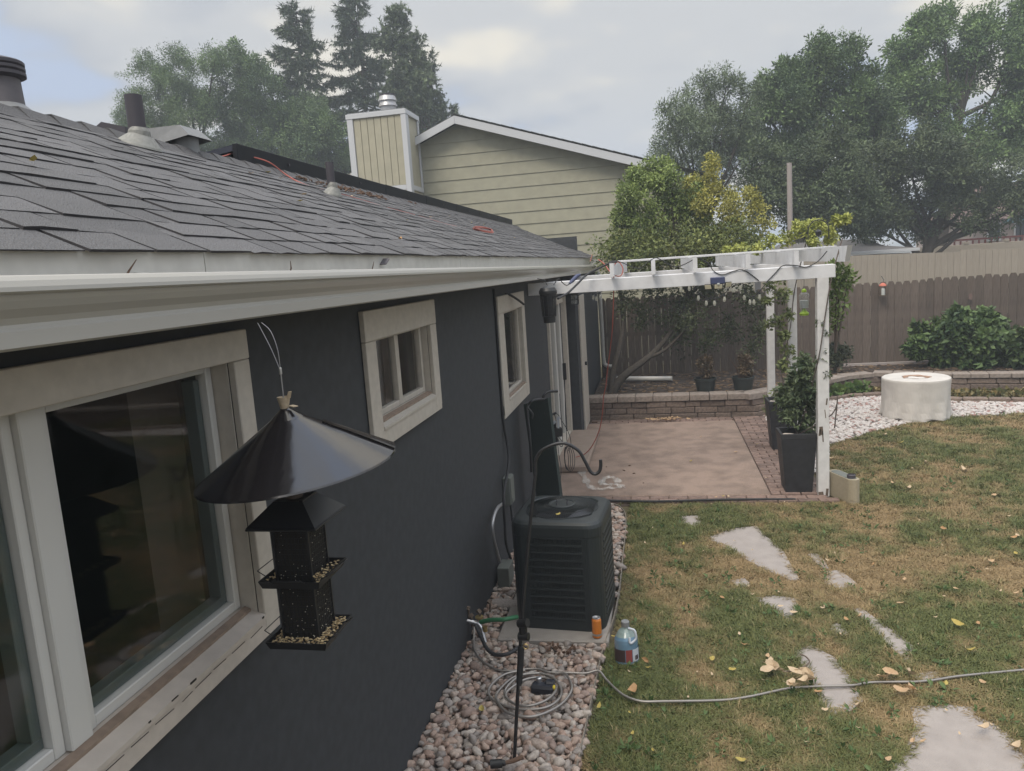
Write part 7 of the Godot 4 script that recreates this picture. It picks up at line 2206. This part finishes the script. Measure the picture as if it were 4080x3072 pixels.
var stones := []
func lawn() -> void:
	var defs := [
		[[1.79,-6.94], [2.04,-7.19], [2.26,-7.26], [2.29,-7.07], [2.39,-6.61], [2.43,-6.05], [2.36,-6.03], [2.19,-6.26], [1.99,-6.64]],
		[[2.61,-6.54], [2.68,-6.57], [2.70,-6.27], [2.66,-6.29]],
		[[2.69,-6.18], [2.77,-6.19], [2.83,-5.96], [2.70,-5.85], [2.64,-5.99]],
		[[2.07,-5.66], [2.20,-5.69], [2.34,-5.65], [2.31,-5.44], [2.24,-5.31], [2.16,-5.48]],
		[[2.72,-5.51], [2.78,-5.50], [2.95,-4.98], [2.92,-4.90], [2.85,-4.81]],
		[[2.19,-4.83], [2.32,-4.94], [2.43,-4.79], [2.46,-4.53], [2.47,-4.33], [2.39,-4.22], [2.28,-4.17], [2.25,-4.30], [2.25,-4.61]],
		[[2.73,-4.25], [2.87,-4.28], [3.05,-4.28], [3.03,-4.18], [3.12,-4.09], [3.13,-3.86], [3.08,-3.60], [3.0,-3.3], [2.3,-3.3], [2.34,-3.53], [2.57,-3.83], [2.69,-4.03]],
		[[1.58,-7.56], [1.74,-7.58], [1.73,-7.37], [1.65,-7.26], [1.58,-7.33]],
		[[2.52,-5.23], [2.56,-5.25], [2.58,-5.13], [2.51,-5.08]],
		[[1.93,-5.97], [2.01,-6.02], [2.02,-5.91], [1.96,-5.87]],
		[[2.87,-4.61], [2.98,-4.65], [2.97,-4.58], [2.88,-4.56]]]
	var names := ["long pale triangular flagstone in the middle of the lawn", "small sliver of pale flagstone right of the triangular one", "small blunt flagstone nearest the brown grass patch", "squarish flagstone strewn with dry twigs", "narrow slanting flagstone strip beside dark green grass", "tall curved flagstone crossed by the steel hose", "largest flat flagstone in the bottom right corner", "small round flagstone near the front of the patio", "tiny grass covered flagstone left of the narrow strip", "tiny sunken flagstone below the triangular one", "thin flagstone edge under the hose at right"]
	for i in defs.size():
		var poly := PackedVector2Array()
		for p in defs[i]: poly.append(Vector2(p[0], p[1]))
		stones.append(poly)
		var c := Vector2.ZERO
		for p in poly: c += p / poly.size()
		var big := PackedVector2Array()
		var m := poly.size()
		for k in m:
			for s in 3:
				var q := poly[k].lerp(poly[(k + 1) % m], s / 3.0)
				var d := (q - c).normalized()
				big.append(q + d * (0.02 + rnd(-0.006, 0.008)))
		var g := G.new()
		g.flat(big, -0.05, 0.006)
		var o := single("flagstone", g, "flag", names[i], "flagstone", "flagstones sunk in the lawn")
	# grass in tufts
	var blade := func(sd: int, n: int, ln: float) -> ArrayMesh:
		var r := RandomNumberGenerator.new()
		r.seed = sd
		var g := G.new()
		for i in n:
			var b := Vector3(r.randf_range(-0.02, 0.02), 0, r.randf_range(-0.02, 0.02))
			var an := r.randf_range(0, TAU)
			var d := Vector3(cos(an), 0, sin(an))
			var lean := r.randf_range(0.35, 1.5)
			var L := ln * r.randf_range(0.55, 1.15)
			var s := d.cross(Vector3.UP) * r.randf_range(0.0014, 0.0026)
			var m1 := b + Vector3(0, L * 0.55, 0) + d * L * 0.3 * lean
			var tip := b + Vector3(0, L * (0.95 - 0.35 * lean * 0.5), 0) + d * L * 0.85 * lean
			g.quad(b - s, b + s, m1 + s * 0.8, m1 - s * 0.8)
			g.tri(m1 - s * 0.8, m1 + s * 0.8, tip)
		return g.mesh()
	var bank := []
	for i in 4: bank.append(blade.call(i + 1, 9, 0.042))
	var f := FastNoiseLite.new()
	f.seed = 9; f.frequency = 0.75; f.fractal_octaves = 4
	var f2 := FastNoiseLite.new()
	f2.seed = 19; f2.frequency = 3.2; f2.fractal_octaves = 3
	var front := PackedVector2Array()
	for p in [[3.18, -8.0], [3.18, -8.7], [3.59, -10.46], [4.04, -10.87], [4.45, -11.25], [4.85, -11.59], [5.25, -11.82], [5.66, -11.98], [6.68, -12.13], [9.6, -12.2], [9.6, -14], [0, -14], [0, -8.0]]: front.append(Vector2(p[0], p[1]))
	var xs := [[], [], [], []]
	var cs := [[], [], [], []]
	var total := 0
	var greens := [Color(0.064, 0.085, 0.024), Color(0.155, 0.165, 0.05)]
	var tans := [Color(0.235, 0.165, 0.075), Color(0.36, 0.255, 0.13)]
	for i in 400000:
		if total > 98000: break
		var q := Vector2(rnd(0.86, 9.5), rnd(-12.3, -3.0))
		var dist := Vector2(q.x - 1.4, q.y).length()
		if rng.randf() > clampf(pow(4.2 / dist, 1.7), 0.12, 1.0): continue
		if absf(q.x - 1.4) > 0.75 * -q.y + 1.6: continue
		var ex := 0.965 if q.y > -4.8 else 1.03
		if q.y > -4.0: ex = 0.93
		if q.y > -7.95 and q.x < ex + 0.01: continue
		if q.y < -7.97 and q.x < 3.2: continue
		if Geometry2D.is_point_in_polygon(q, front): continue
		var skip := false
		for s in stones:
			if Geometry2D.is_point_in_polygon(q + Vector2(rnd(-0.007, 0.007), rnd(-0.007, 0.007)), s): skip = true; break
		if skip: continue
		var n1 := f.get_noise_2d(q.x, q.y * 0.8)
		var n2 := f2.get_noise_2d(q.x, q.y)
		var dry := 0.445 + 0.95 * n1 + 0.6 * n2
		dry += 0.42 * smoothstep(1.0, 0.0, Vector2((q.x - 3.7) / 1.5, (q.y + 6.3) / 1.2).length())
		dry += 0.25 * smoothstep(1.0, 0.0, Vector2((q.x - 3.2) / 1.4, (q.y + 7.4) / 0.5).length())
		dry -= 0.48 * smoothstep(1.0, 0.0, Vector2((q.x - 1.35) / 0.8, (q.y + 4.5) / 1.1).length())
		dry -= 0.45 * smoothstep(1.0, 0.0, Vector2((q.x - 3.05) / 0.3, (q.y + 5.2) / 0.35).length())
		dry -= 0.25 * smoothstep(1.0, 0.0, Vector2((q.x - 1.6) / 0.9, (q.y + 7.3) / 0.7).length())
		dry += rnd(-0.2, 0.2)
		var g1: Color = cmix(greens[0], greens[1], rng.randf())
		var t1: Color = cmix(tans[0], tans[1], rng.randf())
		var k := rng.randi() % 4
		var sc := rnd(0.7, 1.25) * (1.0 + 0.07 * maxf(0.0, dist - 5.0))
		var hh := (1.15 - 0.5 * clampf(dry, 0, 1))
		xs[k].append(Transform3D(Basis(Vector3.UP, rnd(0, TAU)).scaled(Vector3(sc * 1.25, sc * hh, sc * 1.25)), Vector3(q.x, -0.012, q.y)))
		cs[k].append(cmix(g1, t1, smoothstep(0.12, 0.88, dry)))
		total += 1
	for k in 4: copies(self, "grass", bank[k], M["grass"], xs[k], cs[k])
	# longer stray blades, thatch and small weeds standing out of the turf
	var stray: ArrayMesh = blade.call(11, 5, 0.075)
	var weed := sprig_mesh(61, 9, 0.015, 0.035, 0.016)
	var sx := []
	var sc := []
	var wx := []
	var wc := []
	for k in 4:
		for i in xs[k].size():
			var o: Vector3 = xs[k][i].origin
			var ch := rng.randf()
			if ch < 0.075:
				sx.append(Transform3D(Basis(Vector3.UP, rnd(0, TAU)).scaled(Vector3.ONE * rnd(0.6, 1.15)), o))
				sc.append(cmix(cs[k][i], Color(0.40, 0.31, 0.17), rnd(0.0, 0.8)))
			elif ch < 0.082:
				wx.append(Transform3D(rbasis().scaled(Vector3.ONE * rnd(0.8, 1.6)), o + Vector3(0, 0.03, 0)))
				wc.append(cmix(Color(0.045, 0.085, 0.022), Color(0.10, 0.15, 0.05), rng.randf()))
	copies(self, "stray_grass", stray, M["grass"], sx, sc)
	copies(self, "lawn_weeds", weed, M["grass"], wx, wc)

func leaves() -> void:
	var grp := "dry fallen leaves on the lawn"
	for q in [Vector3(1.954,0.035,-4.438),Vector3(2.243,0.035,-4.332),Vector3(2.426,0.035,-4.212),Vector3(2.240,0.035,-4.152),Vector3(3.447,0.035,-5.257),Vector3(3.202,0.035,-5.974),Vector3(3.507,0.035,-5.815),Vector3(3.866,0.035,-7.116),Vector3(3.955,0.035,-6.360),Vector3(3.871,0.035,-6.186),Vector3(4.396,0.035,-6.941),Vector3(4.336,0.035,-6.884),Vector3(3.889,0.035,-5.749),Vector3(3.044,0.035,-5.548),Vector3(3.188,0.035,-4.509),Vector3(2.621,0.035,-3.897),Vector3(2.674,0.035,-3.901),Vector3(2.453,0.035,-3.737),Vector3(1.801,0.035,-5.588),Vector3(1.870,0.035,-5.019),Vector3(1.885,0.035,-4.870),Vector3(2.007,0.035,-4.727),Vector3(2.370,0.035,-6.483),Vector3(2.684,0.035,-6.875),Vector3(2.616,0.035,-5.261),Vector3(2.713,0.035,-5.325),Vector3(2.206,0.035,-5.461),Vector3(2.281,0.035,-5.364),Vector3(1.812,0.035,-6.167),Vector3(3.043,0.035,-6.260)]: dry_leaf(q, rnd(0.04, 0.075), [0, 2, 2, 1][rng.randi() % 4], "pale tan dry leaf lying on the lawn", grp)
	for q in [Vector3(1.775,0.035,-4.550),Vector3(2.974,0.035,-4.477),Vector3(1.735,0.035,-3.660),Vector3(1.835,0.035,-7.317),Vector3(1.554,0.035,-6.692),Vector3(4.207,0.035,-6.519)]: dry_leaf(q, rnd(0.05, 0.07), 3, "yellow green fallen leaf on the lawn", "yellow leaves on the lawn")
	for q in [Vector3(1.256,0.035,-4.536),Vector3(1.153,0.035,-4.039),Vector3(1.176,0.035,-3.839),Vector3(1.289,0.035,-3.707),Vector3(0.973,0.035,-4.075),Vector3(1.019,0.035,-4.937)]: dry_leaf(q, rnd(0.03, 0.06), 3, "small yellow leaf in the dark green grass by the edging", "yellow leaves by the edging")
	for q in [Vector3(4.455,0.035,-10.366),Vector3(3.564,0.035,-10.069),Vector3(3.446,0.035,-9.646),Vector3(4.449,0.035,-9.394),Vector3(3.850,0.035,-8.541),Vector3(3.949,0.035,-8.354),Vector3(4.661,0.035,-8.089),Vector3(4.744,0.035,-9.038),Vector3(5.853,0.035,-10.445),Vector3(3.277,0.035,-7.946),Vector3(3.751,0.035,-9.162),Vector3(4.393,0.035,-10.822)]: dry_leaf(q, rnd(0.07, 0.11), [0, 2, 3][rng.randi() % 3], "dry leaf on the far part of the lawn", "dry leaves on the far lawn")
	dry_leaf([Vector3(1.661,0.040,-4.662)][0], 0.075, 3, "bright yellow leaf alone on the grass left of the curved flagstone", "")
	dry_leaf([Vector3(3.308,0.050,-5.202)][0], 0.1, 3, "long bright yellow leaf right of the narrow flagstone", "")
	dry_leaf([Vector3(3.008,0.050,-4.020)][0], 0.1, 2, "large curled tan leaf on the big corner flagstone", "")
	dry_leaf([Vector3(3.093,0.050,-3.865)][0], 0.1, 2, "large curled tan leaf at the right edge of the corner flagstone", "")
	dry_leaf([Vector3(3.246,0.050,-4.844)][0], 0.1, 3, "large olive yellow leaf on the dry grass right of the narrow flagstone", "")
	dry_leaf([Vector3(1.166,0.050,-4.236)][0], 0.12, 1, "large orange brown leaf on the grass beside the hose bend", "")
	dry_leaf([Vector3(1.246,0.050,-4.609)][0], 0.07, 1, "small orange leaf standing in the grass behind the blue jug", "", 1.3)
	dry_leaf([Vector3(0.291,0.050,-3.977)][0], 0.08, 3, "yellow leaf lying on the river rock near the wall", "")
	var g := G.new()
	g.tube(smooth_path([Vector3(2.075,0.050,-4.526),Vector3(2.161,0.050,-4.550),Vector3(2.250,0.050,-4.639),Vector3(2.245,0.050,-4.714),Vector3(2.213,0.050,-4.741)], 4), 0.005, 5)
	single("twig", g, "bare_wood", "thin curved grey twig on the curved flagstone by the leaf cluster", "twig")
	for q in [Vector3(2.011,0.050,-4.586),Vector3(2.036,0.050,-4.506),Vector3(2.023,0.050,-4.541),Vector3(1.971,0.050,-4.492)]: dry_leaf(q + Vector3(0, rnd(0, 0.03), 0), rnd(0.09, 0.13), 2, "pale olive curled leaf in the cluster at the stalk end of the grey twig", "olive leaf cluster", 0.9)
	for q in [Vector3(2.097,0.060,-4.304),Vector3(2.138,0.060,-4.442),Vector3(2.181,0.060,-4.463),Vector3(2.163,0.060,-4.410),Vector3(2.195,0.060,-4.395),Vector3(2.159,0.060,-4.342),Vector3(2.219,0.060,-4.431),Vector3(2.086,0.060,-4.320)]: dry_leaf(q + Vector3(0, rnd(0, 0.04), 0), rnd(0.09, 0.13), [2, 0][rng.randi() % 2], "tan curled leaf in the cluster lying across the steel hose", "leaf cluster on the hose", 1.0)
	for q in [Vector3(2.651,0.050,-4.496),Vector3(2.701,0.050,-4.551),Vector3(2.802,0.050,-4.558),Vector3(2.700,0.050,-4.358),Vector3(2.745,0.050,-4.385),Vector3(2.766,0.050,-4.370)]: dry_leaf(q, rnd(0.07, 0.12), [2, 0][rng.randi() % 2], "curled tan leaf beside the hose right of the curved flagstone", "curled leaves right of the curved flagstone", 0.9)
	var xs := []
	for i in 90:
		var z := -3.4 - 7.0 * pow(rng.randf(), 1.3)
		var q := Vector3(rnd(1.1, 1.6 - z * 0.62), 0.03, z)
		if z < -8.0 and q.x < 3.5: continue
		if z < -10.3: continue
		xs.append(Transform3D((Basis(Vector3.UP, rnd(0, TAU)) * Basis(Vector3.RIGHT, rnd(-0.5, 0.5))).scaled(Vector3.ONE * rnd(0.012, 0.026)), q))
	var sc := copies(self, "leaf_scraps", leaf_bank[1], M["dry2"], xs)
	tag(sc, "tiny scraps of dry leaf scattered all over the lawn", "leaves")
